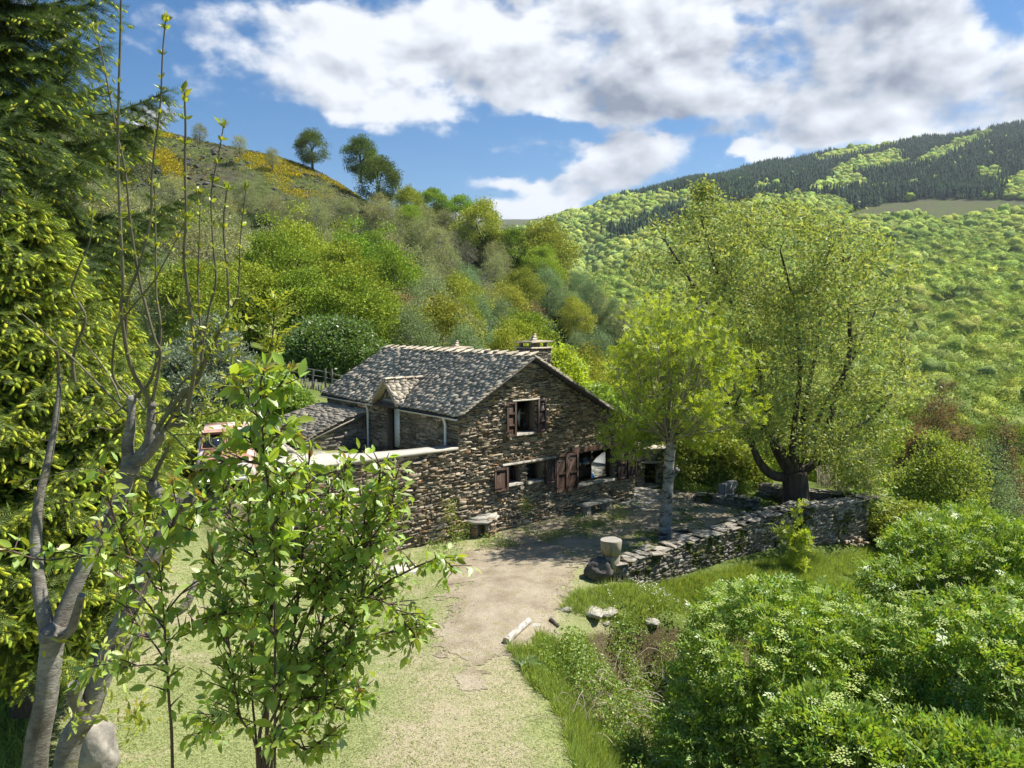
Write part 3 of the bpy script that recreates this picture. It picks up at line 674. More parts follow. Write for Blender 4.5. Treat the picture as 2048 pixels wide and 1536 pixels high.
# roof
OVG, OVE = .27, .18
kl = (ZR - ZL) / TR; lenL = math.hypot(TR + OVE, (TR + OVE) * kl); kr = (ZR - ZRT) / (TW_ - TR); lenR = math.hypot(TW_ - TR + .25, (TW_ - TR + .25) * kr)
def ptL(a, b): f = b / lenL; t = -OVE + f * (TR + OVE); return HP(t, SL + OVG - a, ZL + kl * t + .05 + .03 * math.sin(a * .9 + 1))
def ptR(a, b): f = b / lenR; t = TW_ + .25 - f * (TW_ - TR + .25); sag = .10 * math.exp(-((t - 7.9) / .7) ** 2); return HP(t, -OVG + a, ZRT + kr * (TW_ - t) + .05 + sag * .6 + .02 * math.sin(a))
WR = SL + 2 * OVG
rf = MB()
for fp, LL in ((ptL, lenL), (ptR, lenR)):
    q = [fp(0, 0), fp(WR, 0), fp(WR, LL), fp(0, LL)]; q = np.array(q); rf.add(np.concatenate([q, q - EZ * .07]), BOXF)
ro = obj('roof', rf, plain('dark_roof_edge', (.07, .065, .06), .9), house)
sl_ = MB()
def keepL(a, b):
    p = ptL(a, b); s_ = SL + OVG - a; t = -OVE + b / lenL * (TR + OVE); top = 4.1 + .78 * (1 - abs(s_ - 4.3) / .9)
    return not (3.4 < s_ < 5.2 and ZL + kl * t < top - .1)
slates(sl_, ptL, WR, lenL, rng, .26, .155, .042, keepL); slates(sl_, ptR, WR, lenR, rng, .28, .2, .04)
obj('roof_slates', sl_, M_slate, ro)
rd = MB(); s0 = -OVG
while s0 < SL + OVG - .1:
    l = rng.uniform(.5, .62); yaw = rng.normal(0, .03)
    # slabs leaning over the ridge, each lapping the next
    o_ = HP(TR - .24, s0, ZR + .04 + rng.uniform(0, .02)); c1 = E1 * .50 + EZ * (.10)
    bbox(rd, o_, E1 * .42 + EZ * .13, E2 * (l - .05) + EZ * (-.07), EZ * .045 - E1 * .01, .012); s0 += l - .04
for k in range(int(SL / .5)):
    o_ = HP(TR + .06, .0 + k * .5, ZR + .02); bbox(rd, o_, E1 * .34 - EZ * .17, E2 * .46, EZ * .04, .01)
obj('ridge_slab', rd, M_slate, ro)
# dormer
dr = MB(); ap = 4.90; AP = 4.3
def dz(): return 4.08
for sg in (-1, 1):
    def ptD(a, b, sg=sg):
        f = b / 1.32; s_ = AP + sg * .86 * (1 - f); z = dz() - .05 + (ap - dz() + .05) * f; return HP(-.26 + a, s_, z)
    slates(dr, ptD, 1.75, 1.32, rng, .24, .14, .025, lambda a, b, sg=sg: True if (-.26 + a) < (((dz() - .05 + (ap - dz() + .05) * b / 1.32) - ZL) / kl + .12) else False)
    V = [ptD(0, 0), ptD(1.0 - .6, 0), ptD(1.72, 1.32), ptD(0, 1.32)]; V = np.array(V); dr.add(np.concatenate([V, V - EZ * .05]), BOXF)
obj('dormer', dr, M_slate, house)
rdd = MB()
for k in range(4): bbox(rdd, HP(-.24 + k * .42, AP - .14, ap + .0), E1 * .4 + EZ * .03, E2 * .28, EZ * .04, .01)
obj('dormer_ridge', rdd, M_slate, house)
# gutters and downpipes
def gutter(s0, s1):
    m = MB(); n = 7; th = np.linspace(math.pi, 2 * math.pi, n); V = []
    for s_ in (s0, s1):
        for r_ in (.062, .052):
            for q in th: V.append(HP(-OVE - .045 + r_ * math.cos(q), s_, ZL - kl * OVE + .015 + r_ * math.sin(q)))
    F = []
    for i in range(n - 1): F += [[i, i + 1, 2 * n + i + 1, 2 * n + i], [n + i, n + i + 1, 3 * n + i + 1, 3 * n + i]]
    for e in (0, 2 * n): F += [[e + i, e + i + 1, e + n + i + 1, e + n + i] for i in range(n - 1)]
    F += [[0, n, 3 * n, 2 * n], [n - 1, 2 * n - 1, 4 * n - 1, 3 * n - 1]]
    m.add(V, F); cap = [i for i in range(n)]; m.add(np.array(V)[:n], [cap]); m.add(np.array(V)[2 * n:3 * n], [cap]); obj('gutter', m, M_zinc, house)
gutter(-.2, 3.35); gutter(5.25, SL + .2)
for s_, zb in ((.62, 2.0), (5.75, 1.9)):
    m = MB(); tube(m, [HP(-.2, s_, ZL - .12), HP(-.14, s_, ZL - .22), HP(-.1, s_, ZL - .35), HP(-.1, s_, zb)], .045, 10); do_ = obj('downpipe', m, M_zinc, house)
    for z in (2.6, 3.4): b_ = MB(); tube(b_, [HP(-.1, s_, z), HP(-.1, s_, z + .03)], .055, 10); obj('bracket', b_, M_zinc, do_)
# chimneys
def chimney(t, s_, w, ztop, zslab, zfin, zb):
    m = MB(); box(m, HP(t - w / 2 + .03, s_ - w / 2 + .03, zb), E1 * (w - .06), E2 * (w - .06), EZ * (ztop - zb - .01)); 
    for (o_, du, dn) in ((HP(t - w / 2, s_ - w / 2, 0), E1, -E2), (HP(t - w / 2, s_ - w / 2, 0), E2, -E1), (HP(t + w / 2, s_ - w / 2, 0), E2, E1), (HP(t - w / 2, s_ + w / 2, 0), E1, E2)):
        stones(m, o_, du, dn, lambda a, z: -.01 < a < w + .01, 0, w, zb, ztop - .05, rng, (.06, .1), (.16, .36), depth=.03)
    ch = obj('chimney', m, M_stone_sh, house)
    c = MB(); bbox(c, HP(t - w / 2 - .05, s_ - w / 2 - .05, ztop - .02), E1 * (w + .1), E2 * (w + .1), EZ * .06, .015)
    for (x, y) in ((-.36, -.3), (.36, -.3), (-.36, .3), (.36, .3), (-.02, -.32)):
        bbox(c, HP(t + x * w - .06, s_ + y * w - .06, ztop + .04), E1 * .12, E2 * .12 + EZ * rng.normal(0, .01), EZ * (zslab - ztop - .04), .015)
    bbox(c, HP(t - w / 2 - .04, s_ - w / 2 - .04, zslab), E1 * (w + .12) + EZ * .03, E2 * (w + .08), EZ * .045, .012)
    bbox(c, HP(t - .22, s_ - .2, zslab + .05), E1 * .42, E2 * .4, EZ * .03, .01)
    for k, (q, hh) in enumerate(((.11, .1), (.08, .1), (.055, .09))): bbox(c, HP(t - q + .03 * k, s_ - q, zslab + .08 + k * .085), E1 * 2 * q, E2 * 2 * q, EZ * (hh - .01) + E1 * .01, .03)
    obj('chimney_cap', c, M_slate, ch)
chimney(3.92, 1.0, .9, 6.02, 6.2, 6.5, 4.9)
chimney(3.9, 5.75, .9, 5.66, 5.86, 6.2, 4.9)

# lean-to shed
shed = empty('lean_to_shed', HP(-1.3, 7, 2.2), 'low stone lean-to with its own curved slate roof, against the left side of the farmhouse', 'shed')
SS0, SS1, ST = 5.95, SL + .1, -2.7
def shz(t): return 3.62 + (t / ST) * (2.88 - 3.62) + .05 * math.sin(t / ST * math.pi)
m = MB()
for (o_, du, ln, dn) in ((HP(ST, SS0, 0), E1, -ST - .06, -E2), (HP(ST, SS0, 0), E2, SS1 - SS0, -E1), (HP(ST, SS1, 0), E1, -ST - .06, E2)):
    stones(m, o_, du, dn, (lambda a, z: -.01 < a < ln and z < shz(ST + a) - .08) if du is E1 else (lambda a, z: -.01 < a < ln and z < 2.82), 0, ln, 1.4, 3.6, rng, (.06, .12), (.16, .45), depth=.05)
    z_e = 2.8
    V = [];
    for q in (0, -.3):
        V += [o_ + 1.2 * EZ + q * dn, o_ + ln * du + 1.2 * EZ + q * dn, o_ + ln * du + EZ * ((shz(ST + ln) if du is E1 else 2.84) - .07) + q * dn, o_ + EZ * (2.84 - .05) + q * dn]
    m.add(V, BOXF)
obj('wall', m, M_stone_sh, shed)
m = MB(); LS = math.hypot(-ST + .2, .78)
def ptS(a, b):
    f = b / LS; t = (ST - .2) * (1 - f) - .06 * f; bow = .28 * math.exp(-(a / .8) ** 2) * (1 - f) ** 2
    return HP(t + bow * 1.2, SS0 - .18 + a + bow * .4, shz(t) + .0 - .16 * math.exp(-(a / .7) ** 2) * (1 - f) ** 2)
slates(m, ptS, SS1 - SS0 + .3, LS, rng, .26, .16, .04)
V = np.array([ptS(0, 0), ptS(SS1 - SS0 + .3, 0), ptS(SS1 - SS0 + .3, LS), ptS(0, LS)]); m.add(np.concatenate([V, V - EZ * .06]), BOXF)
obj('roof', m, M_slate, shed)

# retaining wall left of the gable
rw = empty('retaining_wall', HP(-2.5, 0, 0), 'tall stone retaining wall with pale concrete coping, running left from the farmhouse gable', 'wall')
RT0 = -5.3
def rz0(t): return H(np.c_[HP(t, -.4, 0)[None, :2]])[0]
m = MB(); HO = [gpx(913, 1005), gpx(817, 1077)]
def rin(t, z):
    return RT0 - .01 < t < 0.0 and z < 2.93 and not any(abs(t - a) < .13 and abs(z - b) < .1 for a, b in HO)
stones(m, A0, E1, -E2, rin, RT0, -.02, -.35, 2.95, rng, depth=.07, hr=(.04, .10))
stones(m, HP(RT0, 0, 0), E2, -E1, lambda a, z: -.01 < a < 2.6 and z < 2.93, 0, 2.6, .4, 2.95, rng, depth=.06)
ob = obj('masonry', m, M_stone, rw)
m = MB(); box(m, HP(RT0, .0, -.6), E1 * (-RT0 - .0), E2 * .4, EZ * 3.5); box(m, HP(RT0, .4, -.6), E1 * .45, E2 * 2.2, EZ * 3.5); obj('core', m, M_mortar, rw)
m = MB()
ct = [(RT0 - .12, -.14, 2.6), (-4.2, -.12, 1.9), (-3.0, -.1, .9), (-1.5, -.1, .6), (-.08, -.08, .5)]; V = []; F = []
for k, (t, s0, s1) in enumerate(ct): V += [HP(t, s0, 2.93), HP(t, s1, 2.93), HP(t, s1, 3.02), HP(t, s0, 3.02)]
for k in range(len(ct) - 1):
    b_ = 4 * k; F += [[b_ + i, b_ + (i + 1) % 4, b_ + 4 + (i + 1) % 4, b_ + 4 + i] for i in range(4)]
F += [[0, 1, 2, 3], [len(V) - 4 + i for i in range(4)]]
m.add(V, F); obj('coping', m, M_conc, rw)

# ------------------------------------------------------------------ vegetation helpers
def frame(d, roll=None, rng=None):
    """unit dirs (n,3) -> two perpendicular unit vectors"""
    d = unit(d); r = np.where(np.abs(d[:, 2:3]) < .9, np.array([[0, 0, 1.0]]), np.array([[1.0, 0, 0]])); a = unit(np.cross(d, r)); b = np.cross(a, d)
    if roll is not None: c, s_ = np.cos(roll)[:, None], np.sin(roll)[:, None]; a, b = a * c + b * s_, b * c - a * s_
    return a, b
LEAF2 = (np.array([[0, 0, 0], [.45, .5, .10], [1, 0, 0], [.45, -.5, .10]]), [np.array([[0, 3, 2], [0, 2, 1]])])
LEAF1 = (np.array([[0, 0, 0], [.45, .5, 0], [1, 0, 0], [.45, -.5, 0]]), [np.array([[0, 3, 2, 1]])])
LEAF6 = (np.array([[0, 0, 0], [.14, .26, .05], [.42, .5, .10], [.74, .33, .03], [1, 0, -.12], [.74, -.33, .03], [.42, -.5, .10], [.14, -.26, .05], [.42, 0, -.0], [.74, 0, -.05]]),
         [np.array([[0, 8, 2, 1], [8, 9, 3, 2], [0, 7, 6, 8], [8, 6, 5, 9]]), np.array([[9, 4, 3], [9, 5, 4]])])
def leaves(mb, T, Pn, d, L, W, rng, roll=None, col=None, flat=None, cup=1.0):
    """leaf template along d; flat=1 keeps blades near horizontal"""
    n = len(Pn); d = unit(d)
    if roll is None: roll = rng.uniform(0, 2 * math.pi, n)
    a, b = frame(d, roll)
    L = np.broadcast_to(L, (n,)); W = np.broadcast_to(W, (n,))
    mb.inst(T[0], T[1], Pn, d * L[:, None], a * W[:, None], b * (W * cup)[:, None], col); return mb
def rdir(rng, n, up=0.0, flat=1.0):
    v = rng.normal(size=(n, 3)); v[:, 2] = v[:, 2] * flat + up; return unit(v)
def tagcol(c, n, rng, var=.12): return np.clip(np.asarray(c)[None] * (1 + rng.normal(0, var, (n, 1))), .002, 1)

def crown_tree(rng, h, rx, ry, zb, trunk_r, n1=26, n2=260, lpc=22, leaf=(.3, .2), fork=.45, clr=.32, taper_top=.6, lean=(0, 0), shell=.45, wood_mb=None, leaf_mb=None, twig=.02, droop=0.0, base=np.zeros(3), thick=1.0, T=LEAF1, limbs=5, nrad=6, gapn=.0, prof=None, minr=.012):
    """a trunk, limbs, branches reaching n2 leaf clusters spread through the crown; returns (wood, leaves)"""
    wd = wood_mb or MB(); lf = leaf_mb or MB(); h0 = h * fork; base = np.asarray(base, float)
    cz = (zb + h) / 2; rz = (h - zb) / 2
    tp = [base + np.array([lean[0] * q + .05 * h * .1 * math.sin(q * 5), lean[1] * q, h0 * q]) for q in np.linspace(0, 1, 5)]
    tube(wd, tp, np.linspace(trunk_r * 1.25, trunk_r * .8, 5), nrad + 2); tip = tp[-1]
    def pt(n, sh):
        v = rdir(rng, n); r = rng.uniform(sh, 1, n) ** .6; q = v * r[:, None]
        zz = q[:, 2]; prf = np.sqrt(np.clip(1 - zz ** 2, 0, 1)) ; sc = 1 - (1 - taper_top) * np.clip(zz, 0, 1)
        if prof is not None: sc = prof(zz)
        q[:, 0] *= rx * sc; q[:, 1] *= ry * sc; q[:, 2] = cz + zz * rz
        q *= 1 + .30 * vnoise(v * 2.1 + base[0], 1.0, 3 + int(h * 7), 2)[:, None] * np.array([1, 1, .6])
        q[:, 2] = np.maximum(q[:, 2], zb * .5)
        return q + base + np.array([lean[0] * .7, lean[1] * .7, 0])
    pool = [(tip, trunk_r * .8)]; segs = []
    P1 = pt(n1, .35); order = np.argsort(np.linalg.norm(P1 - tip, axis=1))
    nodes = [tip.copy()]; nr = [trunk_r * .8]
    # main limbs
    for k in range(limbs):
        e = P1[rng.integers(len(P1))]; e = tip + (e - tip) * rng.uniform(.7, 1.0); m1 = tip + (e - tip) * .35 + np.array([0, 0, .10 * h]) ; ln = smooth_line([tip, m1, (m1 + e) / 2 + rng.normal(0, .04 * h, 3), e], 4)
        rr = np.linspace(trunk_r * .55, trunk_r * .12, len(ln)); tube(wd, ln, rr, nrad); nodes += list(ln[2:]); nr += list(rr[2:])
    for i in order:
        nd = np.array(nodes); d = np.linalg.norm(nd - P1[i], axis=1) + np.maximum(0, nd[:, 2] - P1[i][2]) * 1.5; j = d.argmin(); a = nd[j]; r0 = min(nr[j] * .7, trunk_r * .35)
        m1 = (a + P1[i]) / 2 + rng.normal(0, .03 * h, 3) + np.array([0, 0, .02 * h]); ln = smooth_line([a, m1, P1[i]], 4); rr = np.linspace(r0, max(minr, r0 * .3), len(ln)); tube(wd, ln, rr, max(4, nrad - 1), cap=False); nodes += list(ln[1:]); nr += list(rr[1:])
    P2 = pt(n2, shell)
    if gapn > 0: P2 = P2[vnoise(P2, 2.2 / max(rx, 1), 11, 2) > -1 + gapn]
    nd = np.array(nodes); nrr = np.array(nr); D = []
    for q in P2:
        d = np.linalg.norm(nd - q, axis=1) + np.maximum(0, nd[:, 2] - q[2]) * (1.0 if droop == 0 else -.2); j = d.argmin(); a = nd[j]; m1 = (a + q) / 2 + np.array([0, 0, .06 * np.linalg.norm(q - a)]) + rng.normal(0, .05 * np.linalg.norm(q - a), 3)
        tube(wd, [a, m1, q], [min(nrr[j] * .6, twig * 1.6), twig, twig * .4], 3, cap=False); D.append(q - a)
    D = unit(np.array(D)); n = len(P2) * lpc
    idx = np.repeat(np.arange(len(P2)), lpc); R = min(rx, ry) * .16 * thick * (260 / max(n2, 60)) ** .33
    off = np.clip(rng.normal(size=(n, 3)), -1.7, 1.7) * R * np.array([1, 1, .62]); pos = P2[idx] + off
    ctr = base + np.array([0, 0, cz]); outw = unit(pos - ctr)
    d = unit(outw * .55 + rdir(rng, n) * .8 + np.array([0, 0, .12 - droop]))
    L = rng.uniform(.7, 1.3, n) * leaf[0]; W = L * leaf[1] / leaf[0]
    leaves(lf, T, pos, d, L, W, rng); return wd, lf

M_bark = bark_mat('grey_brown_bark', [(.3, (.13, .115, .095)), (.6, (.25, .225, .19)), (.8, (.36, .335, .29))])
M_barkd = bark_mat('dark_bark', [(.3, (.03, .025, .02)), (.6, (.085, .07, .055)), (.8, (.15, .13, .10))])
m_, nt = nmat('lichened_grey_bark'); s = NT(nt); o_ = s.objc(); v_ = s('ShaderNodeMapping', {'Vector': o_, 'Scale': (1, 1, 2.6)}).outputs[0]
n_ = s.noise(9, 7, .7, .3, v_); n5 = s.noise(2.4, 6, .7, .6, o_); n6 = s.noise(30, 5, .65, 0, v_)
c_ = s.ramp(n5, [(.35, (.13, .115, .09)), (.5, (.23, .21, .175)), (.62, (.33, .315, .27))]); c_ = s.mix(.75, c_, s.ramp(n_, [(.3, (.45, .43, .4)), (.5, (1, 1, 1)), (.75, (1.35, 1.35, 1.3))]), 'MULTIPLY')
c_ = s.mix(s.ramp(s.noise(5.5, 6, .75, .8, o_), [(.6, (0, 0, 0)), (.66, (.8, .8, .8))]), c_, (.20, .20, .10)); s.out(s.pbr(c_, .8, s.bump(s.math('ADD', n_, s.math('MULTIPLY', n6, .5)), .03, .9), .15)); M_barkg = m_

# ------------------------------------------------------------------ trees on the wooded slope: a few kinds, each placed many times
LT = (1.2, 1.2, .5)
KINDS = {}
def proto(key, name, seed, label, cat, matl, matw, **kw):
    r = np.random.default_rng(seed); w, l = crown_tree(r, **{**dict(rng=None), **kw}) if False else crown_tree(r, **kw)
    KINDS[key] = (name, l.mesh(name + '_crown', matl), w.mesh(name + '_trunk', matw), label, cat, kw['h'])
M_lg = leaf_mat('bright_spring_leaves', (.27, .36, .055), LT, tmix=.24, gloss=0, objvar=.2, var=.3)
M_ly = leaf_mat('yellow_green_leaves', (.33, .37, .07), LT, tmix=.24, gloss=0, objvar=.2, var=.3)
M_ld = leaf_mat('deep_green_leaves', (.13, .18, .05), LT, tmix=.24, gloss=0, objvar=.2, var=.3)
M_lo = leaf_mat('olive_budding_leaves', (.36, .38, .17), LT, tmix=.24, objvar=.2, var=.3, gloss=0)
M_lw = leaf_mat('grey_green_willow_leaves', (.25, .34, .16), (1.2, 1.2, .7), tmix=.24, objvar=.15, var=.3, gloss=0)
M_lr = leaf_mat('russet_budding_leaves', (.33, .28, .13), (1.2, 1.1, .6), tmix=.24, objvar=.15, var=.3, gloss=0)
for k, sd_ in enumerate((11, 12, 13)):
    proto('g%d' % k, 'broadleaf_tree', sd_, '', 'tree', M_lg, M_barkd, h=9.5 + k, rx=3.6 + .3 * k, ry=3.4, zb=1.2, trunk_r=.2, n1=22, n2=88, lpc=190, leaf=(.22, .15), gapn=.3, shell=.62, thick=.80, nrad=4)
proto('y0', 'chestnut_tree', 21, '', 'tree', M_ly, M_barkd, h=10, rx=3.8, ry=3.6, zb=1.0, trunk_r=.2, n1=22, n2=84, lpc=185, leaf=(.23, .145), gapn=.3, shell=.62, thick=.78, nrad=4)
proto('d0', 'oak_tree', 22, '', 'tree', M_ld, M_barkd, h=9, rx=3.6, ry=3.6, zb=1.4, trunk_r=.26, n1=22, n2=88, lpc=180, leaf=(.22, .15), gapn=.3, shell=.62, thick=.78, nrad=4)
for k in range(2):
    proto('o%d' % k, 'budding_tree', 31 + k, '', 'tree', M_lo, M_bark, h=8.5 + k, rx=3.4, ry=3.2, zb=.8, trunk_r=.17, n1=44, n2=400, lpc=18, leaf=(.16, .11), gapn=.25, shell=.25, twig=.024, thick=.9, nrad=4)
proto('w0', 'willow_tree', 41, '', 'tree', M_lw, M_bark, h=9, rx=2.8, ry=2.8, zb=.6, trunk_r=.15, n1=26, n2=340, lpc=40, leaf=(.19, .08), gapn=.2, shell=.3, thick=1.1, nrad=4)
proto('r0', 'russet_tree', 51, '', 'tree', M_lr, M_bark, h=7.5, rx=2.8, ry=2.8, zb=.7, trunk_r=.14, n1=30, n2=340, lpc=18, leaf=(.18, .12), gapn=.2, shell=.3, thick=1.2, nrad=4)
proto('b0', 'bare_tree', 61, '', 'tree', M_lo, M_bark, h=8, rx=3.0, ry=3.0, zb=1.0, trunk_r=.17, n1=60, n2=520, lpc=2, leaf=(.15, .10), shell=.15, twig=.026, nrad=4)
def place(key, x, y, sc, label, group, rng, zoff=-.25, sxy=1.0, name=None):
    name_, lm, wm, _, cat, h = KINDS[key]; z = H1(x, y) + zoff
    e = bpy.data.objects.new(name or name_, None); scene.collection.objects.link(e); e.location = (x, y, z); e.empty_display_size = .3
    e.rotation_euler = (0, 0, rng.uniform(0, 6.28)); e.scale = (sc * sxy, sc * sxy, sc)
    e['label'] = label; e['category'] = cat
    if group: e['group'] = group
    for nm, me in (('crown', lm), ('trunk', wm)):
        c = bpy.data.objects.new(nm, me); scene.collection.objects.link(c); c.parent = e
    return e
rng = np.random.default_rng(101)
LABEL = {'g': ('bright green leafy tree on the wooded slope', 'bright green trees'), 'y': ('yellow-green leafy tree on the wooded slope', 'yellow-green trees'), 'd': ('deep green oak on the wooded slope', 'deep green oaks'),
         'o': ('olive half-leaved tree with branches showing, on the wooded slope', 'half-leaved trees'), 'w': ('soft grey-green willow-like tree in the valley behind the farmhouse', 'grey-green trees'),
         'r': ('rust-tinted tree just coming into leaf on the wooded slope', 'rust-tinted trees'), 'b': ('leafless grey tree on the wooded slope', 'leafless grey trees')}
def kind_at(u, v, r):
    if 780 < u < 1260 and 570 < v < 770: q = [('w0', .55), ('g1', .65), ('o1', .8), ('y0', .97), ('r0', 1)]
    elif v < 590 and u < 1000: q = [('o0', .40), ('o1', .72), ('b0', .90), ('g0', .97), ('y0', 1)]
    elif u < 560: q = [('g0', .22), ('g2', .35), ('o0', .70), ('r0', .73), ('w0', .86), ('y0', 1)]
    elif 560 <= u < 820 and v > 560: q = [('g0', .4), ('g2', .75), ('y0', .9), ('d0', 1)]
    elif u >= 1260: q = [('g1', .4), ('y0', .6), ('w0', .72), ('g2', .9), ('r0', 1)]
    else: q = [('g1', .3), ('y0', .5), ('o0', .8), ('w0', .97), ('r0', 1)]
    for k, c in q:
        if r < c: return k
n_ind = 0; used_xy = []
y = 46.0; rows = []
while y < 232:
    sp = 5.4 + (y - 46) * .018; w0, w1 = (200 - 1024) / F_PX * y, (1290 if y > 95 else 1480) / F_PX * y - 1024 / F_PX * y
    x = w0 + rng.uniform(0, sp)
    while x < w1: rows.append((x + rng.normal(0, sp * .22), y + rng.normal(0, sp * .22))); x += sp * rng.uniform(.85, 1.25)
    y += sp * rng.uniform(.95, 1.15)
rows = np.array(rows); zr = H(rows); uvr = proj(np.c_[rows, zr])
for (x, y), z, (u, v) in zip(rows, zr, uvr):
    if inpoly(np.array([u]), np.array([v]), HEATH)[0] and y > 120: continue
    if u < 330 and rng.random() < .4: continue
    if y > 130 and v > 700: continue
    if y < 56 and -16 < x < 3: continue                 # garden behind the house
    sc = {True: rng.uniform(.72, 1.05), False: rng.uniform(.8, 1.15)}[y > 130]
    if y < 80: sc *= .66 + .3 * max(0, (y - 50) / 30)
    if y < 62 and x > 0: sc *= .9
    k = kind_at(u, v - 45, rng.random())
    lb, gp = LABEL[k[0]]; hz__ = 'left of the farmhouse' if u < 640 else 'behind the farmhouse roof' if u < 900 else 'behind the chimneys' if u < 1100 else 'behind the slender yard tree'
    vz = 'high' if v < 520 else 'halfway up' if v < 640 else 'low'; lb = lb.replace(' in the valley behind the farmhouse', '').replace(', on the wooded slope', '').replace(' on the wooded slope', '') + ', ' + vz + ' on the slope ' + hz__; gp = gp + ' ' + vz + ' on the slope ' + hz__
    place(k, x, y, sc, lb, gp, rng, sxy=rng.uniform(.85, 1.15)); n_ind += 1
print('slope trees', n_ind)
# single trees along the left skyline
def sky_tree(key, u, v, wpx, label, Y, name=None, hs=1.0):
    p = P(u, v, Y); nm, lm, wm, _, cat, h = KINDS[key]; rx = 3.5; sc = (wpx / F_PX * Y) / (2 * rx)
    e = place(key, p[0], p[1], sc * hs, label, None, rng, sxy=1 / hs, name=name); e.location = tuple(p); return e
sky_tree('d0', 625, 340, 58, 'round dark green oak, left of the two standing against the sky on the ridge', 222, 'oak_tree')
sky_tree('d0', 722, 366, 62, 'dark green oak on the ridge against the sky, right of the first ridge oak', 212, 'oak_tree', 1.1)
sky_tree('g1', 742, 368, 42, 'paler green tree leaning out from behind the second ridge oak', 214, 'broadleaf_tree')
sky_tree('d0', 758, 426, 76, 'large dark green oak with a visible trunk, standing alone just below the ridge', 188, 'oak_tree', 1.1)
for u, v, w_, lb in ((545, 332, 36, 'small green bush-like tree on the skyline left of the ridge oaks'), (400, 284, 36, 'low green tree on the highest part of the left skyline'), (480, 305, 34, 'thin grey-green tree on the left skyline beside the low green one'),
                     (868, 446, 56, 'green tree on the ridge just right of the lone oak'), (822, 430, 44, 'small green tree between the lone oak and the ridge end'), (918, 474, 66, 'green tree at the right end of the left ridge')):
    sky_tree('g0' if w_ > 40 else 'o0', u, v + 6, w_, lb, 205 if u < 600 else 190)
sky_tree('b0', 583, 404, 34, 'dead grey tree among the yellow broom on the upper slope', 195, 'dead_tree')
for u, v, w_, k in ((960, 520, 90, 'y0'), (985, 560, 80, 'd0'), (1085, 590, 110, 'y0'), (1050, 600, 70, 'd0'), (1200, 640, 60, 'r0')):
    sky_tree(k, u, v + 10, w_, {'y0': 'large yellow-green tree on the shoulder of the spur', 'd0': 'deep green tree on the shoulder of the spur', 'r0': 'rusty brown tree at the foot of the spur'}[k] + {960: ', highest of them', 985: ' below its end', 1085: ', lower down', 1050: ', beside the lower yellow-green one', 1200: ''}[u], 165)

# ------------------------------------------------------------------ far woods on the mountain (nobody could count them)
ico = np.array([[0, 0, 1], [.89, 0, .45], [.28, .85, .45], [-.72, .53, .45], [-.72, -.53, .45], [.28, -.85, .45], [.72, .53, -.45], [-.28, .85, -.45], [-.89, 0, -.45], [-.28, -.85, -.45], [.72, -.53, -.45], [0, 0, -1]])
icof = np.array([[0, 1, 2], [0, 2, 3], [0, 3, 4], [0, 4, 5], [0, 5, 1], [1, 6, 2], [2, 7, 3], [3, 8, 4], [4, 9, 5], [5, 10, 1], [2, 6, 7], [3, 7, 8], [4, 8, 9], [5, 9, 10], [1, 10, 6], [11, 7, 6], [11, 8, 7], [11, 9, 8], [11, 10, 9], [11, 6, 10]])
def subdiv(V, F):
    V = list(map(tuple, V)); d = {}; out = []
    def mid(a, b):
        k = (min(a, b), max(a, b))
        if k not in d: d[k] = len(V); V.append(tuple(unit((np.array(V[a]) + np.array(V[b])) / 2)))
        return d[k]
    for a, b, c in F: x, y_, z = mid(a, b), mid(b, c), mid(c, a); out += [[a, x, z], [x, b, y_], [z, y_, c], [x, y_, z]]
    return np.array(V), np.array(out)
s1V, s1F = subdiv(ico, icof)
rng = np.random.default_rng(303); far = MB(); con = MB()
CON = [[(1235, 380), (1400, 345), (1640, 300), (1860, 262), (2048, 225), (2500, 150), (2500, 420), (2048, 404), (1998, 402), (1860, 402), (1703, 422), (1680, 404), (1626, 394), (1520, 402), (1430, 424), (1380, 392), (1240, 402)],
       [(1215, 473), (1370, 415), (1382, 455), (1235, 487)]]
GRN = [[(1625, 322), (1700, 296), (1863, 265), (1870, 274), (1760, 300), (1640, 330)], [(1670, 340), (1720, 318), (1812, 302), (1800, 322), (1830, 330), (1760, 345), (1700, 350), (1740, 375), (1640, 392), (1615, 385), (1660, 362)],
       [(1880, 300), (1975, 262), (1985, 272), (1920, 305), (1850, 335), (1830, 325)], [(1508, 375), (1535, 366), (1535, 388), (1510, 392)], [(1955, 345), (2000, 338), (1995, 365), (1960, 362)], [(2001, 404), (2010, 365), (2048, 350), (2300, 330), (2300, 420)]]
T = []
for (y0, y1, sp) in ((150, 260, 6.2), (260, 420, 7.0), (420, 700, 6.4), (700, 1100, 7.2), (1100, 1900, 8.6)):
    xa = (930 - 1024) / F_PX * y1; xb = (2180 - 1024) / F_PX * y1
    gx, gy = np.meshgrid(np.arange(xa, xb, sp), np.arange(y0, y1, sp)); q = np.c_[gx.ravel(), gy.ravel()] + rng.normal(0, sp * .28, (gx.size, 2)); T.append(np.c_[q, np.full(len(q), sp)])
T = np.concatenate(T); z = H(T[:, :2]); uv = proj(np.c_[T[:, :2], z]); u, v = uv[:, 0], uv[:, 1]
keep = (u > 935) & (u < 2150) & ~inpoly(u, v, CLEAR) & ~inpoly(u, v, ROCK) & (v < 960)
keep &= ~((T[:, 1] < 260) & (u < 1290))
# drop what the spur on the left hides
keep &= ~((u < 1230) & (v > 470 + (u - 930) * .75) )
keep &= ~((u<1060)&(T[:,1]>1500))
T, z, u, v = T[keep], z[keep], u[keep], v[keep]
iscon = np.zeros(len(T), bool)
for pl in CON: iscon |= inpoly(u + rng.normal(0, 3, len(u)), v + rng.normal(0, 2, len(u)), pl)
for pl in GRN: iscon &= ~inpoly(u, v - 3, pl)
iscon &= ~((rng.random(len(T)) < .03)); print('far trees', len(T), iscon.sum())
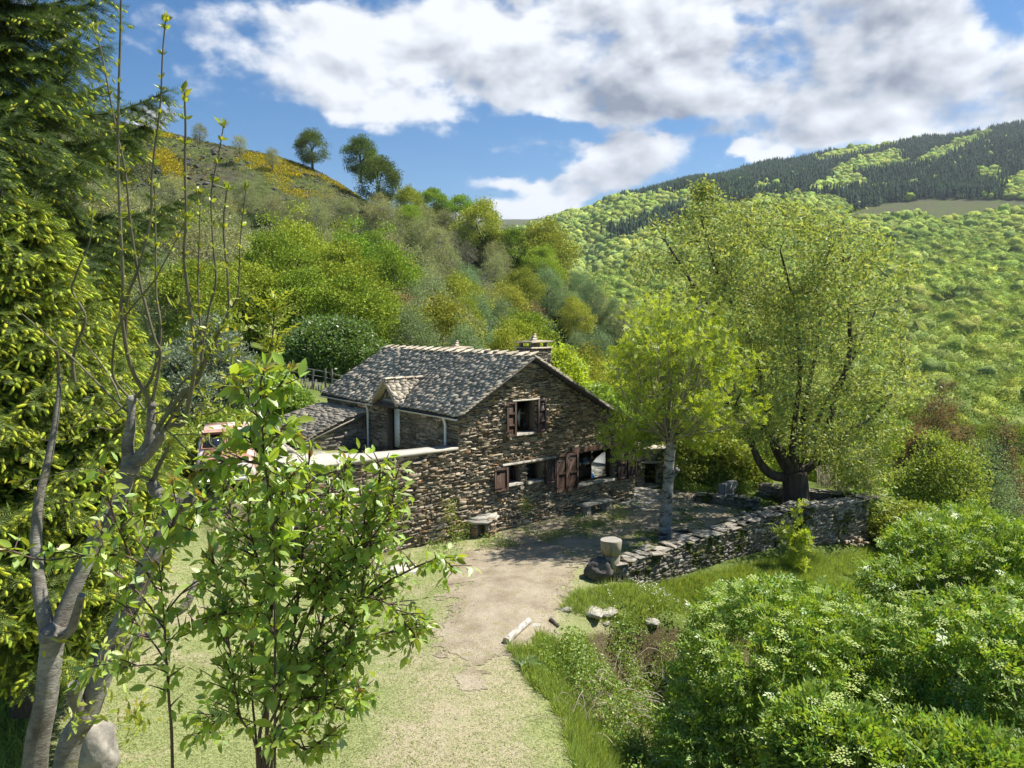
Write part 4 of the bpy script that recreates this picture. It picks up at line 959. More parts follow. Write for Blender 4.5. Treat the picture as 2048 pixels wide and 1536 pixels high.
# broadleaf crowns
def wood_crowns(mb, T, z, near_leaf, rng, palette, core=1.0):
    n = len(T); R = T[:, 2] * np.clip(.55 * np.exp(rng.normal(0, .28, n)), .3, 1.05); Hh = R * rng.uniform(.75, 1.15, n); c = np.c_[T[:, :2], z + Hh * .55 + T[:, 2] * .35]
    pv = vnoise(T[:, :2], .006, 21, 3); base = np.array(palette)[np.clip(((pv * .9 + .5 + rng.normal(0, .22, n)) * len(palette)).astype(int), 0, len(palette) - 1)]
    base = base * (1 + rng.normal(0, .12, (n, 1))); k = len(s1V)
    V = c[:, None] + s1V[None] * (core + rng.normal(0, .16, (n, k)))[:, :, None] * np.stack([R, R, Hh], 1)[:, None]
    F = (np.arange(n)[:, None, None] * k + s1F[None]).reshape(-1, 3); mb.add(V.reshape(-1, 3), F, np.repeat(np.clip(base, .01, 1), k, 0))
    if near_leaf is not None:
        nl, ls = near_leaf; idx = np.repeat(np.arange(n), nl); d = rdir(rng, n * nl, .35); pos = c[idx] + d * np.stack([R, R, Hh], 1)[idx] * rng.uniform(.72, 1.2, (n * nl, 1))
        L = rng.uniform(.7, 1.3, n * nl) * ls; leaves(mb, LEAF1, pos, unit(d * .5 + rdir(rng, n * nl) * .8), L, L * .75, rng, col=np.clip(base[idx] * rng.uniform(.8, 1.25, (n * nl, 1)), .01, 1))
PAL = [(.27, .36, .085), (.32, .42, .09), (.37, .47, .095), (.42, .51, .10), (.44, .50, .12), (.34, .44, .13)]
br = ~iscon
for y0, y1, nlf in ((0, 260, (420, .42)), (260, 420, (300, .5)), (420, 700, (140, .75)), (700, 1100, (44, 1.1)), (1100, 4000, (10, 1.6))):
    sel = br & (T[:, 1] >= y0) & (T[:, 1] < y1); 
    if sel.any(): wood_crowns(far, T[sel], z[sel], nlf, rng, PAL, .66 if y0 < 420 else (.8 if y0 < 700 else .95))
M_far = leaf_mat('far_broadleaf_canopy', (.1, .15, .03), (1.2, 1.2, .5), tmix=.25, var=.22, gloss=0, attr=True)
s = NT(M_far.node_tree); n_ = s.noise(.55, 6, .75, .3, s.pos()); at_ = [q for q in s.N if q.type == 'ATTRIBUTE'][0]; hv = [q for q in s.N if q.type == 'HUE_SAT'][0]
s.L.new(s.mix(1.0, at_.outputs['Color'], s.ramp(n_, [(.32, (.55, .6, .6)), (.5, (1.0, 1.0, 1.0)), (.68, (1.4, 1.35, 1.25))]), 'MULTIPLY'), hv.inputs['Color'])
bp = s.bump(n_, 1.6, 1.0)
for q in s.N:
    if q.type in ('BSDF_DIFFUSE', 'BSDF_TRANSLUCENT'): s.L.new(bp, q.inputs['Normal'])
obj('broadleaf_forest', far, M_far, smooth=True, label='bright green broadleaf forest covering the mountainside on the right', cat='forest', kind='stuff')
sel = iscon; Tc, zc = T[sel], z[sel]; rep = 2; Tc = np.repeat(Tc, rep, 0); zc = np.repeat(zc, rep); Tc[:, :2] += rng.normal(0, 3.5, (len(Tc), 2)); n = len(Tc); hh = rng.uniform(11, 21, n); r0 = hh * rng.uniform(.13, .19, n)
cols = np.clip(np.array([.03, .052, .028])[None] * rng.uniform(.7, 1.5, (n, 1)), 0, 1)
V = []; CV = []; 
for lv, (zb_, zt, rr) in enumerate(((.08, .5, 1.0), (.34, .78, .72), (.62, 1.0, .42))):
    m_ = 6; th = np.arange(m_) * 2 * math.pi / m_ + lv; ring = np.stack([np.cos(th), np.sin(th)], 1)
    jit = 1 + rng.normal(0, .18, (n, m_))
    X = Tc[:, 0, None] + ring[None, :, 0] * (r0 * rr)[:, None] * jit; Y_ = Tc[:, 1, None] + ring[None, :, 1] * (r0 * rr)[:, None] * jit; Z_ = zc[:, None] + (hh * zb_)[:, None] + rng.normal(0, .3, (n, m_))
    tip = np.stack([Tc[:, 0], Tc[:, 1], zc + hh * zt], 1)[:, None]
    VV = np.concatenate([np.stack([X, Y_, Z_], -1), tip], 1); base_ = np.arange(n)[:, None, None] * (m_ + 1); Ff = np.array([[i, (i + 1) % m_, m_] for i in range(m_)])
    con.add(VV.reshape(-1, 3), (base_ + Ff[None]).reshape(-1, 3), np.repeat(cols, m_ + 1, 0))
M_con = leaf_mat('far_conifer_canopy', (.02, .03, .02), (1, 1, .6), tmix=.1, var=.3, gloss=0, attr=True)
obj('conifer_forest', con, M_con, label='dark blue-green conifer forest along the top of the mountain on the right', cat='forest', kind='stuff')
# heath shrubs, rocks and yellow broom on the open upper slope
rng = np.random.default_rng(404)
BROOM = [[(285, 300), (340, 300), (372, 340), (368, 372), (335, 362), (320, 330)], [(468, 322), (520, 320), (620, 345), (700, 378), (722, 388), (700, 398), (640, 372), (560, 352), (480, 336)], [(510, 340), (560, 350), (600, 372), (625, 395), (600, 400), (540, 372)],
         [(480, 305), (560, 318), (600, 335), (560, 335), (490, 322)], [(680, 352), (745, 365), (752, 380), (700, 372)], [(800, 425), (860, 440), (850, 452), (800, 440)], [(620, 383), (665, 388), (660, 400), (625, 396)], [(455, 408), (478, 412), (474, 430), (460, 425)], [(640, 362), (720, 372), (725, 386), (660, 378)], [(300, 262), (345, 266), (350, 276), (300, 272)]]
N = 60000; uu = rng.uniform(150, 1000, N); yy = rng.uniform(150, 262, N); q = np.c_[(uu - 1024) / F_PX * yy, yy]; z = H(q); uv = proj(np.c_[q, z]); ok = inpoly(uv[:, 0], uv[:, 1], HEATH)
q, z, uv = q[ok], z[ok], uv[ok]; isb = np.zeros(len(q), bool)
for pl in BROOM: isb |= inpoly(uv[:, 0] + rng.normal(0, 5, len(q)), uv[:, 1] + rng.normal(0, 3, len(q)), pl)
isb = (isb & (vnoise(q, .16, 5, 2) > -.25)) | ((rng.random(len(q)) < .010) & (uv[:, 0] > 260))
def shrubs(mb, q, z, r, nl, ls, cols, rng):
    n = len(q); idx = np.repeat(np.arange(n), nl); d = rdir(rng, n * nl, .4); pos = np.c_[q, z][idx] + d * r[idx][:, None] * np.array([1, 1, .75]) * rng.uniform(.4, 1.0, (n * nl, 1)); L = rng.uniform(.6, 1.3, n * nl) * ls
    leaves(mb, LEAF1, pos, rdir(rng, n * nl, .3), L, L * .8, rng, col=np.clip(cols[idx] * rng.uniform(.7, 1.3, (n * nl, 1)), .005, 1))
b = MB(); qb = q[isb]; shrubs(b, qb, z[isb], rng.uniform(.4, .95, len(qb)), 11, .34, np.tile([.46, .38, .03], (len(qb), 1)), rng)
M_attr = leaf_mat('heath_shrub_leaves', (.1, .1, .1), (1.1, 1.1, .7), tmix=.2, var=.15, gloss=0, attr=True)
obj('yellow_broom', b, M_attr, label='bright yellow flowering broom in patches across the upper left slope', cat='broom', kind='stuff')
ns = (~isb) & (vnoise(q, .05, 15, 3) + rng.normal(0, .3, len(q)) > -.05); qs = q[ns]; pal = np.array([[.12, .15, .05], [.17, .20, .07], [.13, .11, .08], [.19, .20, .09], [.10, .13, .05]])
b = MB(); shrubs(b, qs[:15000], z[ns][:15000], rng.uniform(.35, .9, len(qs[:15000])), 13, .30, pal[rng.integers(0, 5, len(qs[:15000]))], rng)
obj('heath_shrubs', b, M_attr, label='low olive and brown heath shrubs over the rocky upper left slope', cat='heath', kind='stuff')
nr_ = rng.random(len(q)) < .03; qr = q[nr_ & (uv[:, 0] < 720)]; zr_ = H(qr); b = MB(); n = len(qr); S_ = rng.uniform(.15, .7, (n, 1)) ** 1.5 * 1.6 * np.array([1, 1, .6])
V = np.c_[qr, zr_][:, None] + ico[None] * (1 + rng.normal(0, .2, (n, 12)))[:, :, None] * S_[:, None]; b.add(V.reshape(-1, 3), (np.arange(n)[:, None, None] * 12 + icof[None]).reshape(-1, 3))
obj('scree_rocks', b, plain('dark_scree', (.10, .095, .09), .95, .2, .5), label='grey rocks scattered over the dark burnt patch of the upper left slope', cat='rocks', kind='stuff')

# ------------------------------------------------------------------ yard: paving, dry stone walls, small stone things
rng = np.random.default_rng(505)
pv = MB(); cell = .58
def in_pave(q): 
    r = q - A0[:2]; t = r @ E1[:2]; s_ = r @ E2[:2]
    edge = 9.9 + 1.0 * math.sin(s_ * .7) + (2.2 if s_ > 2 else 0)
    return t > 6.9 and s_ < 9.5 and s_ > -1.35 + .25 * math.sin(t * 1.7) and t < edge and not (t < TW_ + .08 and s_ > -.12)
jx = {}
def jit(i, j):
    if (i, j) not in jx: jx[(i, j)] = HP(6.5 + i * cell + rng.normal(0, .11), -1.8 + j * cell * .8 + rng.normal(0, .10), 0)[:2]
    return jx[(i, j)]
for i in range(13):
    for j in range(25):
        c4 = np.array([jit(i, j), jit(i + 1, j), jit(i + 1, j + 1), jit(i, j + 1)]); c = c4.mean(0)
        if not in_pave(c): continue
        c4 = c + (c4 - c) * .93; zc = H1(*c) + .03 + rng.uniform(0, .015); k = [zc + rng.normal(0, .004) for _ in range(4)]
        m4 = []
        for a in range(4):
            p, q = c4[a], c4[(a + 1) % 4]; m4 += [p * .82 + q * .18, p * .18 + q * .82]
        top = [[*p, zc] for p in m4]; bot = [[*p, zc - .08] for p in m4]
        pv.add(top + bot, [list(range(8))] + [[a, a + 8, (a + 1) % 8 + 8, (a + 1) % 8] for a in range(8)])
obj('paving', pv, M_slab, kind='structure')
wp = empty('garden_parapet', HP(11, 7, .2), 'low white parapet at the far edge of the paving, seen through the large window', 'wall')
m = MB(); a = HP(11.5, 4.4, .1); b = HP(9.6, 9.6, .1); d = unit(b - a); nrm = np.cross(EZ, d); bbox(m, a, d * np.linalg.norm(b - a), nrm * .3, EZ * .95, .02); obj('masonry', m, M_white, wp)
m = MB(); bbox(m, a - nrm * .04 + EZ * .952, d * np.linalg.norm(b - a), nrm * .38, EZ * .07, .015); obj('coping', m, M_conc, wp)

M_cap = stone_mat('wall_cap_slab', [(0, (.17, .155, .13)), (.5, (.34, .315, .27)), (1, (.25, .225, .18))], moss=.25, lich=.25)
def drywall(name, p0, p1, wd, zt0, zt1, zb, label, rng, top_rough=1.0, mat=None, cat='wall', slab=(.18, .5)):
    p0, p1 = np.array([*p0, 0.0]), np.array([*p1, 0.0]); L = np.linalg.norm(p1 - p0); du = (p1 - p0) / L; nf = np.cross(du, EZ)
    if nf[1] > 0: nf = -nf
    bk = -nf; o = empty(name, (*((p0 + p1) / 2)[:2], (zt0 + zt1) / 2 - .8), label, cat); mat = mat or M_dry
    zt = lambda u: zt0 + (zt1 - zt0) * u / L + .03 * math.sin(u * 2.1) + .02 * math.sin(u * 5.3)
    m = MB()
    for org, dn in ((p0, nf), (p0 + bk * wd, bk)):
        stones(m, org, du, dn, lambda a, z: -.01 < a < L + .01 and z < zt(a), 0, L, zb, max(zt0, zt1) + .1, rng, (.03, .085), (.08, .34), depth=.048, wav=.02, rot=.07, big=.12)
    for org, dn in ((p0, -du), (p1, du)):
        stones(m, org, bk, dn, lambda a, z: -.01 < a < wd + .01 and z < (zt0 if dn is not du else zt1), 0, wd, zb, max(zt0, zt1), rng, (.05, .12), (.15, .4), depth=.08)
    obj('masonry', m, mat, o)
    c = MB(); ks = np.linspace(0, L, 9)
    for a, b in zip(ks[:-1], ks[1:]):
        A_, B_ = p0 + du * a + bk * .0, p0 + du * b
        c.add([A_ + EZ * zb, B_ + EZ * zb, B_ + EZ * (zt(b) - .05), A_ + EZ * (zt(a) - .05), A_ + bk * wd + EZ * zb, B_ + bk * wd + EZ * zb, B_ + bk * wd + EZ * (zt(b) - .05), A_ + bk * wd + EZ * (zt(a) - .05)], BOXF)
    obj('core', c, M_mortar, o)
    t = MB(); u = -.05
    while u < L:
        l = rng.uniform(*slab)
        for r_ in range(2):
            w_ = wd * rng.uniform(.5, .75); off = -.06 if r_ == 0 else wd - w_ + .05; th = rng.uniform(.02, .05)
            a = p0 + du * u + bk * off + EZ * (zt(min(u + l / 2, L)) - .02 + rng.uniform(0, .04) * top_rough + r_ * .02)
            bbox(t, a, du * (l - .03) + EZ * rng.normal(0, .015) * top_rough + bk * rng.normal(0, .09) * top_rough, bk * w_ + du * rng.normal(0, .05) * top_rough + EZ * rng.normal(0, .015) * top_rough, EZ * th, .015)
        u += l
    obj('cap_stones', t, M_cap, o)
    return o
W0 = PZ(1232, 1128, .62)[:2]; W1 = PZ(1603, 1012, .62)[:2]; Cn = PZ(1735, 998, .62)[:2]; Dn = PZ(1519, 968, .62)[:2]; W2 = PZ(1618, 1015, .66)[:2]
drywall('dry_stone_wall', W0, W1, .5, .55, .60, -1.3, 'long mossy dry stone wall running from the tree-stump seat to the right of the yard', rng)
drywall('dry_stone_wall', W2, Cn, .55, .60, .62, -2.0, 'tall end of the garden wall at the far right, with clean grey flat slabs on top', rng, .3, slab=(.7, 1.1))
drywall('dry_stone_wall', Cn + np.array([-.1, .35]), Dn, .4, .58, .55, -2.2, 'back garden wall behind the thick old cherry trunk', rng)
q0 = PZ(1392, 992, .35)[:2]; q1 = PZ(1515, 1003, .35)[:2]; drywall('dry_stone_wall', q0, q1, .35, .36, .42, -.1, 'low dark dry stone kerb wall inside the yard, beside the grey stone block', rng)
def slabpile(name, cxy, n, rr, zb, label, rng, size=(.25, .6), hh=.28, mat=None, cat='rubble'):
    m = MB()
    for k in range(n):
        a = rng.uniform(0, 6.28); r = rr * math.sqrt(rng.random()); p = np.array([cxy[0] + r * math.cos(a), cxy[1] + r * math.sin(a), zb + hh * (1 - r / rr) * rng.uniform(.3, 1)]); th = rng.uniform(0, 3.14)
        e = np.array([math.cos(th), math.sin(th), rng.normal(0, .15)]); f = np.array([-math.sin(th), math.cos(th), rng.normal(0, .15)]); s_ = rng.uniform(*size)
        bbox(m, p - e * s_ / 2 - f * s_ * .35, e * s_, f * s_ * rng.uniform(.5, .8), EZ * rng.uniform(.03, .08) + e * .01, .015)
    return obj(name, m, mat or M_slab, origin=(cxy[0], cxy[1], zb), label=label, cat=cat)
c = PZ(1530, 1012, .35); slabpile('slate_heap', c[:2], 70, 1.25, H1(*c[:2]) + .02, 'heap of broken slates and flat stones behind the long mossy wall', rng, hh=.4, cat='stones')
c = PZ(1690, 1085, -.9); slabpile('rubble_heap', c[:2], 34, .7, H1(*c[:2]), 'heap of reddish fallen stones at the foot of the tall end wall', rng, (.12, .3), .25, M_stone, 'stones')
c = PZ(1385, 1062, .2); slabpile('stone_slab_pile', c[:2], 8, .5, H1(*c[:2]) + .03, 'loose flat slabs lying against the wall beside the slender grey-barked tree', rng, (.5, .8), .12, cat='stones')
def rock(name, p, r, label, mat, rng, cat='rock', sq=(1, 1, .7), tilt=0.0):
    V, F = subdiv(s1V, s1F); V, F = subdiv(V, F); V = V * (1 + .42 * vnoise(V * 1.0 + rng.uniform(0, 50), 1.9, 1, 4)[:, None]) * np.array(sq) * r
    c_, s_ = math.cos(tilt), math.sin(tilt); V = V @ np.array([[c_, -s_, 0], [s_, c_, 0], [0, 0, 1]])
    m = MB(); m.add(V + np.asarray(p), F); return obj(name, m, mat, origin=p, label=label, cat=cat, smooth=False)
M_rockd = plain('dark_boulder', (.10, .09, .08), .95, .3, 5, .05)
def onground(u, v, z0=0.0):
    ys = np.arange(7, 45, .05); d = ray(u, v); q = np.array([0, 0, CAMZ]) + d[None] * (ys / d[1])[:, None]; i = int(np.argmax(q[:, 2] < H(q))); return q[i]
p = onground(1196, 1158); rock('boulder', p + EZ * .22, .36, 'dark round boulder at the foot of the stump seat, at the near wall end', M_rockd, rng, sq=(1, .9, .95))
for (u, v, r, lb) in ((1183, 1240, .38, 'broad flat sunlit rock bedded in the grass at the edge of the bank'), (1215, 1245, .30, 'weathered grey wedge of rock beside the broad flat one'), (1298, 1262, .26, 'pale rock at the lip of the hollow, furthest right of the bank rocks'),
                      (1128, 1238, .2, 'small pale flat rock in the mown grass between the log and the bank rocks'), (1068, 1272, .16, 'small flat stone beside the fallen birch log'), (1212, 1268, .14, 'small pinkish stone on the bank just below the wedge of rock')):
    p = onground(u, v - 20); p[2] = H1(p[0], p[1]); r *= .8; rock('rock', p - EZ * r * .12, r, lb, M_slab, rng, sq=(1.25, .8, .38), tilt=rng.uniform(0, 3))
# stump seat: two rounds of sawn trunk on the wall's end
M_endgrain = plain('weathered_sawn_wood', (.28, .26, .215), .85, .15, 9); M_log = bark_mat('pale_log_wood', [(.3, (.10, .08, .055)), (.5, (.30, .25, .17)), (.8, (.46, .40, .29))], 6, .25, .02)
p = np.array([*(W0 + np.array([-.12, .12])), .5]); st = empty('stump_seat', p, 'two short pale trunk rounds stacked on the near end of the mossy wall', 'stump')
def roundlog(zb, zt, r0, r1, n=20, seed=1):
    th = np.arange(n) * 2 * math.pi / n; w = 1 + .05 * np.sin(th * 3 + seed) + .03 * np.sin(th * 5 + seed * 2); m = MB(); V = []
    for z, r in ((zb, r0), ((zb * .5 + zt * .5), (r0 + r1) / 2 * 1.02), (zt - .02, r1), (zt, r1 * .96)): V += [p + np.array([r * w[i] * math.cos(th[i]), r * w[i] * math.sin(th[i]), z]) for i in range(n)]
    m.add(V, [[k * n + i, k * n + (i + 1) % n, (k + 1) * n + (i + 1) % n, (k + 1) * n + i] for k in range(3) for i in range(n)] + [list(range(n))[::-1]]); t = MB(); t.add(np.array(V[-n:]) + EZ * .001, [list(range(n))]); return m, t
m, t = roundlog(-.1, .33, .20, .23); o_ = obj('lower_round', m, M_log, st, smooth=True)
m, t = roundlog(.35, .74, .24, .29, seed=4); o_ = obj('upper_round', m, M_log, st, smooth=True); obj('sawn_top', t, M_endgrain, o_)
# birch log and scraps
def log(name, a, b, r, label, mat):
    m = MB(); a, b = np.array(a), np.array(b); pts = np.array([a, a * .6 + b * .4 + EZ * .01, b]); tube(m, pts, [r, r * .95, r * .85], 12); o = obj(name, m, mat, origin=(a + b) / 2, label=label, cat='log', smooth=False); return o
M_birch = bark_mat('pale_birch_bark', [(.3, (.10, .08, .06)), (.45, (.42, .38, .32)), (.7, (.60, .56, .50))], 7, 2.5, .01)
a = onground(1012, 1290); b = onground(1058, 1248); log('birch_log', a + EZ * .08, b + EZ * .08, .085, 'fallen pale birch log lying on the mown grass by the track', M_birch)
a = onground(1100, 1243); b = onground(1116, 1258); log('wood_scrap', a + EZ * .05, b + EZ * .05, .055, 'short dark piece of rotten wood near the bank rocks', M_barkd)
# small stone well-house against the gable
p = onground(968, 1072); t0, s0 = (p - A0) @ E1, (p - A0) @ E2; zg = p[2]; wh = empty('stone_kennel', p, 'small rounded stone kennel with a thick slab roof, at the foot of the gable', 'stone hut')
m = MB(); r_ = .52; cc = p + E2 * .25 
for k in range(9):
    th0 = k * .36 - 1.15; a0_ = cc + (E1 * math.sin(th0) - E2 * math.cos(th0)) * r_; th1 = th0 + .36; a1_ = cc + (E1 * math.sin(th1) - E2 * math.cos(th1)) * r_
    if k in (1, 2): 
        continue
    d = a1_ - a0_; d[2] = 0; L_ = np.linalg.norm(d); d /= L_; dn = np.cross(d, EZ); stones(m, np.array([a0_[0], a0_[1], 0]), d, dn, lambda a, z: -.02 < a < L_ + .02, 0, L_, zg - .1, zg + .55, rng, (.05, .09), (.08, .2), depth=.05)
    m.add([np.array([*a0_[:2], zg - .1]), np.array([*a1_[:2], zg - .1]), np.array([*a1_[:2], zg + .55]), np.array([*a0_[:2], zg + .55])] + [np.array([*(q - dn * .2)[:2], z]) for q, z in ((a0_, zg - .1), (a1_, zg - .1), (a1_, zg + .55), (a0_, zg + .55))], BOXF)
obj('wall', m, M_stone, wh)
m = MB()
for k, (w_, h_, z_, sh) in enumerate(((1.4, 1.2, .56, 0), (1.22, 1.0, .63, .06), (.75, .6, .69, .12))):
    n = 11; th = np.arange(n) * 2 * math.pi / n; rr = 1 + rng.normal(0, .06, n); V = [cc + E1 * (w_ / 2 * rr[i] * math.cos(th[i]) + sh) + E2 * (h_ / 2 * rr[i] * math.sin(th[i]) + .05) + EZ * (z_ - .12 * math.sin(th[i]) * -.5) for i in range(n)]
    V = np.array(V) - EZ * 0; V[:, 2] = zg + z_ + .08 * np.sin(th); m.add(np.concatenate([V, V + EZ * .065]), [list(range(n))[::-1], list(range(n, 2 * n))] + [[i, (i + 1) % n, (i + 1) % n + n, i + n] for i in range(n)])
obj('slab_roof', m, M_slab, wh)
# stone bench by the big window
p = onground(1197, 1028); b0 = empty('stone_bench', p, 'low stone bench of one thick slab on blocks, against the wall under the large window', 'bench')
q = p + E2 * .0; m = MB(); bbox(m, q - E1 * .75 + EZ * .32, E1 * 1.5, E2 * .42, EZ * .1, .03); obj('seat', m, M_slab, b0)
for k in (-.55, .4):
    m = MB(); bbox(m, q + E1 * k - EZ * .05 + E2 * .05, E1 * .26, E2 * .32, EZ * .36, .03); obj('leg', m, M_slab, b0)
# grey stone trough / block
p = PZ(1470, 992, .2); bl = MB(); bbox(bl, p - E1 * .55 + E2 * .1, E1 * 1.0 + E2 * .1, E2 * .3, EZ * .5, .02); obj('stone_block', bl, plain('grey_granite', (.23, .225, .215), .9, .08, 12), origin=p, label='smooth grey rectangular stone block standing at the back of the yard', cat='stone block')
# roofless stone hut beyond the house corner
hut = empty('stone_hut', HP(10.7, 1.7, .2), 'small rubble stone hut with a dark doorway, beyond the right corner of the farmhouse', 'hut')
m = MB(); a = PZ(1266, 976, .15); b = PZ(1337, 974, .15); d = b - a; d[2] = 0; L_ = np.linalg.norm(d); d /= L_; dn = np.cross(d, EZ); a[2] = 0; dr0, dr1 = L_ * .33, L_ * .66
zt_ = 1.75; stones(m, a, d, dn, lambda x, z: -.01 < x < L_ + .01 and z < zt_ and not (dr0 < x < dr1 and z < 1.15), 0, L_, -.1, zt_, rng, (.06, .13), (.14, .36), depth=.06)
stones(m, a, -dn, -d, lambda x, z: z < zt_, 0, 1.4, -.1, zt_, rng, (.06, .13), (.14, .36), depth=.05); stones(m, a + d * L_, -dn, d, lambda x, z: z < zt_, 0, 1.4, -.1, zt_, rng, (.06, .13), (.14, .36), depth=.05)
for x0, x1, z0_, z1_ in ((0, dr0, -.1, zt_), (dr1, L_, -.1, zt_), (dr0, dr1, 1.15, zt_)): box(m, a + d * x0 + EZ * z0_, d * (x1 - x0), -dn * .35, EZ * (z1_ - z0_ - .02))
obj('wall', m, M_dry, hut)
m = MB(); box(m, a - dn * .36, d * .25, -dn * 1.04, EZ * (zt_ - .02)); box(m, a + d * (L_ - .25) - dn * .36, d * .25, -dn * 1.04, EZ * (zt_ - .02)); box(m, a - dn * 1.4, d * L_, -dn * .2, EZ * (zt_ - .02)); obj('wall_core', m, M_mortar, hut)
m = MB(); bbox(m, a + d * (dr0 - .2) + dn * .08 + EZ * 1.15, d * (dr1 - dr0 + .4), -dn * .3, EZ * .09, .015)
for k in range(9): bbox(m, a + d * (k * L_ / 8 - .2) + dn * .12 + EZ * (zt_ + .01 * (k % 2)), d * (L_ / 8 + .05), -dn * 1.8, EZ * .05, .012)
obj('slab_roof', m, M_slate, hut)

# ------------------------------------------------------------------ old rusty car left of the house
m_, nt = nmat('rusty_faded_paint'); s = NT(nt); o_ = s.objc(); n = s.noise(1.6, 7, .65, .4, o_)
c_ = s.ramp(n, [(.40, (.60, .56, .53)), (.5, (.52, .40, .35)), (.57, (.36, .19, .13)), (.72, (.20, .10, .06))]); s.out(s.pbr(c_, .55, s.bump(n, .01), .4)); M_rust = m_
M_rust2 = plain('rust_orange', (.33, .17, .11), .75, .2, 5); M_black = plain('black_rubber', (.02, .02, .02), .7); M_chrome = plain('dull_bumper_metal', (.45, .43, .40), .4, .1, 6, metal=.7)
cp = PZ(452, 988, 2.25); cp[2] = H1(cp[0], cp[1] + .6) + .02; car = empty('rusty_car', cp, 'old rusty white and orange car parked above the retaining wall, left of the farmhouse', 'car')
hd = unit(np.array([-cp[0] * .9, -cp[1], 0])); sdv = np.cross(EZ, hd)         # heading towards the camera
def CP(x, y, z): return cp + sdv * x - hd * y + EZ * z                       # x to the side, y backwards from the nose
def loft(mb, secs):
    """secs: list of (y, z0, z1, half width bottom, half width top)"""
    V = []
    for (y, z0, z1, w0, w1) in secs: V += [CP(-w0, y, z0), CP(-w0 * 1.03, y, z0 * .6 + z1 * .4), CP(-w1, y, z1 - .05), CP(-w1 + .1, y, z1), CP(w1 - .1, y, z1), CP(w1, y, z1 - .05), CP(w0 * 1.03, y, z0 * .6 + z1 * .4), CP(w0, y, z0)]
    F = [[8 * k + i, 8 * k + (i + 1) % 8, 8 * k + 8 + (i + 1) % 8, 8 * k + 8 + i] for k in range(len(secs) - 1) for i in range(8)] + [list(range(8))[::-1], [8 * (len(secs) - 1) + i for i in range(8)]]
    mb.add(V, F); return mb
obj('body', loft(MB(), [(0.0, .42, .80, .68, .62), (.12, .30, .90, .76, .68), (.95, .28, 1.0, .80, .74), (1.25, .28, 1.04, .80, .76), (3.3, .28, 1.04, .80, .76), (3.9, .34, 1.0, .74, .68)]), M_rust, car)
obj('cabin', loft(MB(), [(1.18, 1.03, 1.05, .74, .74), (1.55, 1.03, 1.52, .74, .64), (3.0, 1.03, 1.54, .74, .64), (3.5, 1.03, 1.10, .72, .70)]), M_rust, car)
m = MB(); bbox(m, CP(-.66, 1.42, 1.50), sdv * 1.32, -hd * 1.75, EZ * .10, .045); obj('roof', m, M_rust, car)
m = MB(); bbox(m, CP(-.58, .1, .96), sdv * 1.16, -hd * 1.05 + EZ * .10, EZ * .05, .03); 
th = np.linspace(0, 2 * math.pi, 15)[:-1]; V = [CP(.12, .55, 1.10)] + [CP(.12 + .26 * math.cos(q), .55 + .34 * math.sin(q), 1.035) for q in th]; m.add(V, [[0, 1 + i, 1 + (i + 1) % 14] for i in range(14)]); obj('bonnet', m, M_rust2, car)
for sg in (-1, 1):
    x0 = .03 if sg > 0 else -.66; x1 = x0 + .63
    q = [CP(x0, 1.22, 1.09), CP(x1, 1.22, 1.09), CP(x1 * .93, 1.515, 1.47), CP(x0 * .93, 1.515, 1.47)]; q = np.array(q); nn = unit(np.cross(q[1] - q[0], q[3] - q[0])); nn = nn if nn @ hd > 0 else -nn
    m = MB(); m.add(np.concatenate([q + nn * .02, q + nn * .012]), BOXF); wo_ = obj('windscreen', m, M_dglass, car)
    f = MB()
    for i in range(4): tube(f, [q[i] + nn * .02, q[(i + 1) % 4] + nn * .02], .022, 6)
    obj('windscreen_frame', f, M_rust2 if sg < 0 else M_rust2, wo_)
    sw = MB(); y0 = 1.62
    for a_, b_ in ((1.62, 2.2), (2.28, 2.95)):
        q = np.array([CP(sg * .745, a_, 1.12), CP(sg * .745, b_, 1.12), CP(sg * .675, b_, 1.44), CP(sg * .675, a_, 1.44)]); nn = sdv * sg; w1 = MB(); w1.add(np.concatenate([q + nn * .02, q + nn * .01]), BOXF); obj('side_window', w1, M_dglass, car)
    h = MB(); tube(h, [CP(sg * .52, -.03, .68), CP(sg * .52, .05, .68)], [.10, .12], 14); ho = obj('headlight', h, M_chrome, car)
    h = MB(); tube(h, [CP(sg * .52, -.045, .68), CP(sg * .52, -.03, .68)], .085, 14); obj('lens', h, M_dglass, ho)
    for yy in (.75, 3.1):
        wv = MB(); tube(wv, [CP(sg * .62, yy, .30), CP(sg * .80, yy, .30)], .31, 22); w_ = obj('wheel', wv, M_black, car); r2 = MB(); tube(r2, [CP(sg * .79, yy, .30), CP(sg * .815, yy, .30)], .17, 16); obj('rim', r2, M_rust2, w_)
g = MB(); bbox(g, CP(-.40, -.035, .60), sdv * .80, -hd * .06, EZ * .2, .01); go = obj('grille', g, M_black, car)
g = MB()
for k in range(4): box(g, CP(-.38, -.045, .63 + k * .045), sdv * .76, -hd * .012, EZ * .012)
obj('grille_bars', g, M_chrome, go)
g = MB(); bbox(g, CP(-.78, -.16, .38), sdv * 1.56, -hd * .1, EZ * .12, .04); obj('bumper', g, M_chrome, car)
g = MB(); bbox(g, CP(-.25, -.175, .5), sdv * .5, -hd * .012, EZ * .11, .004); obj('number_plate', g, M_rust2, car)

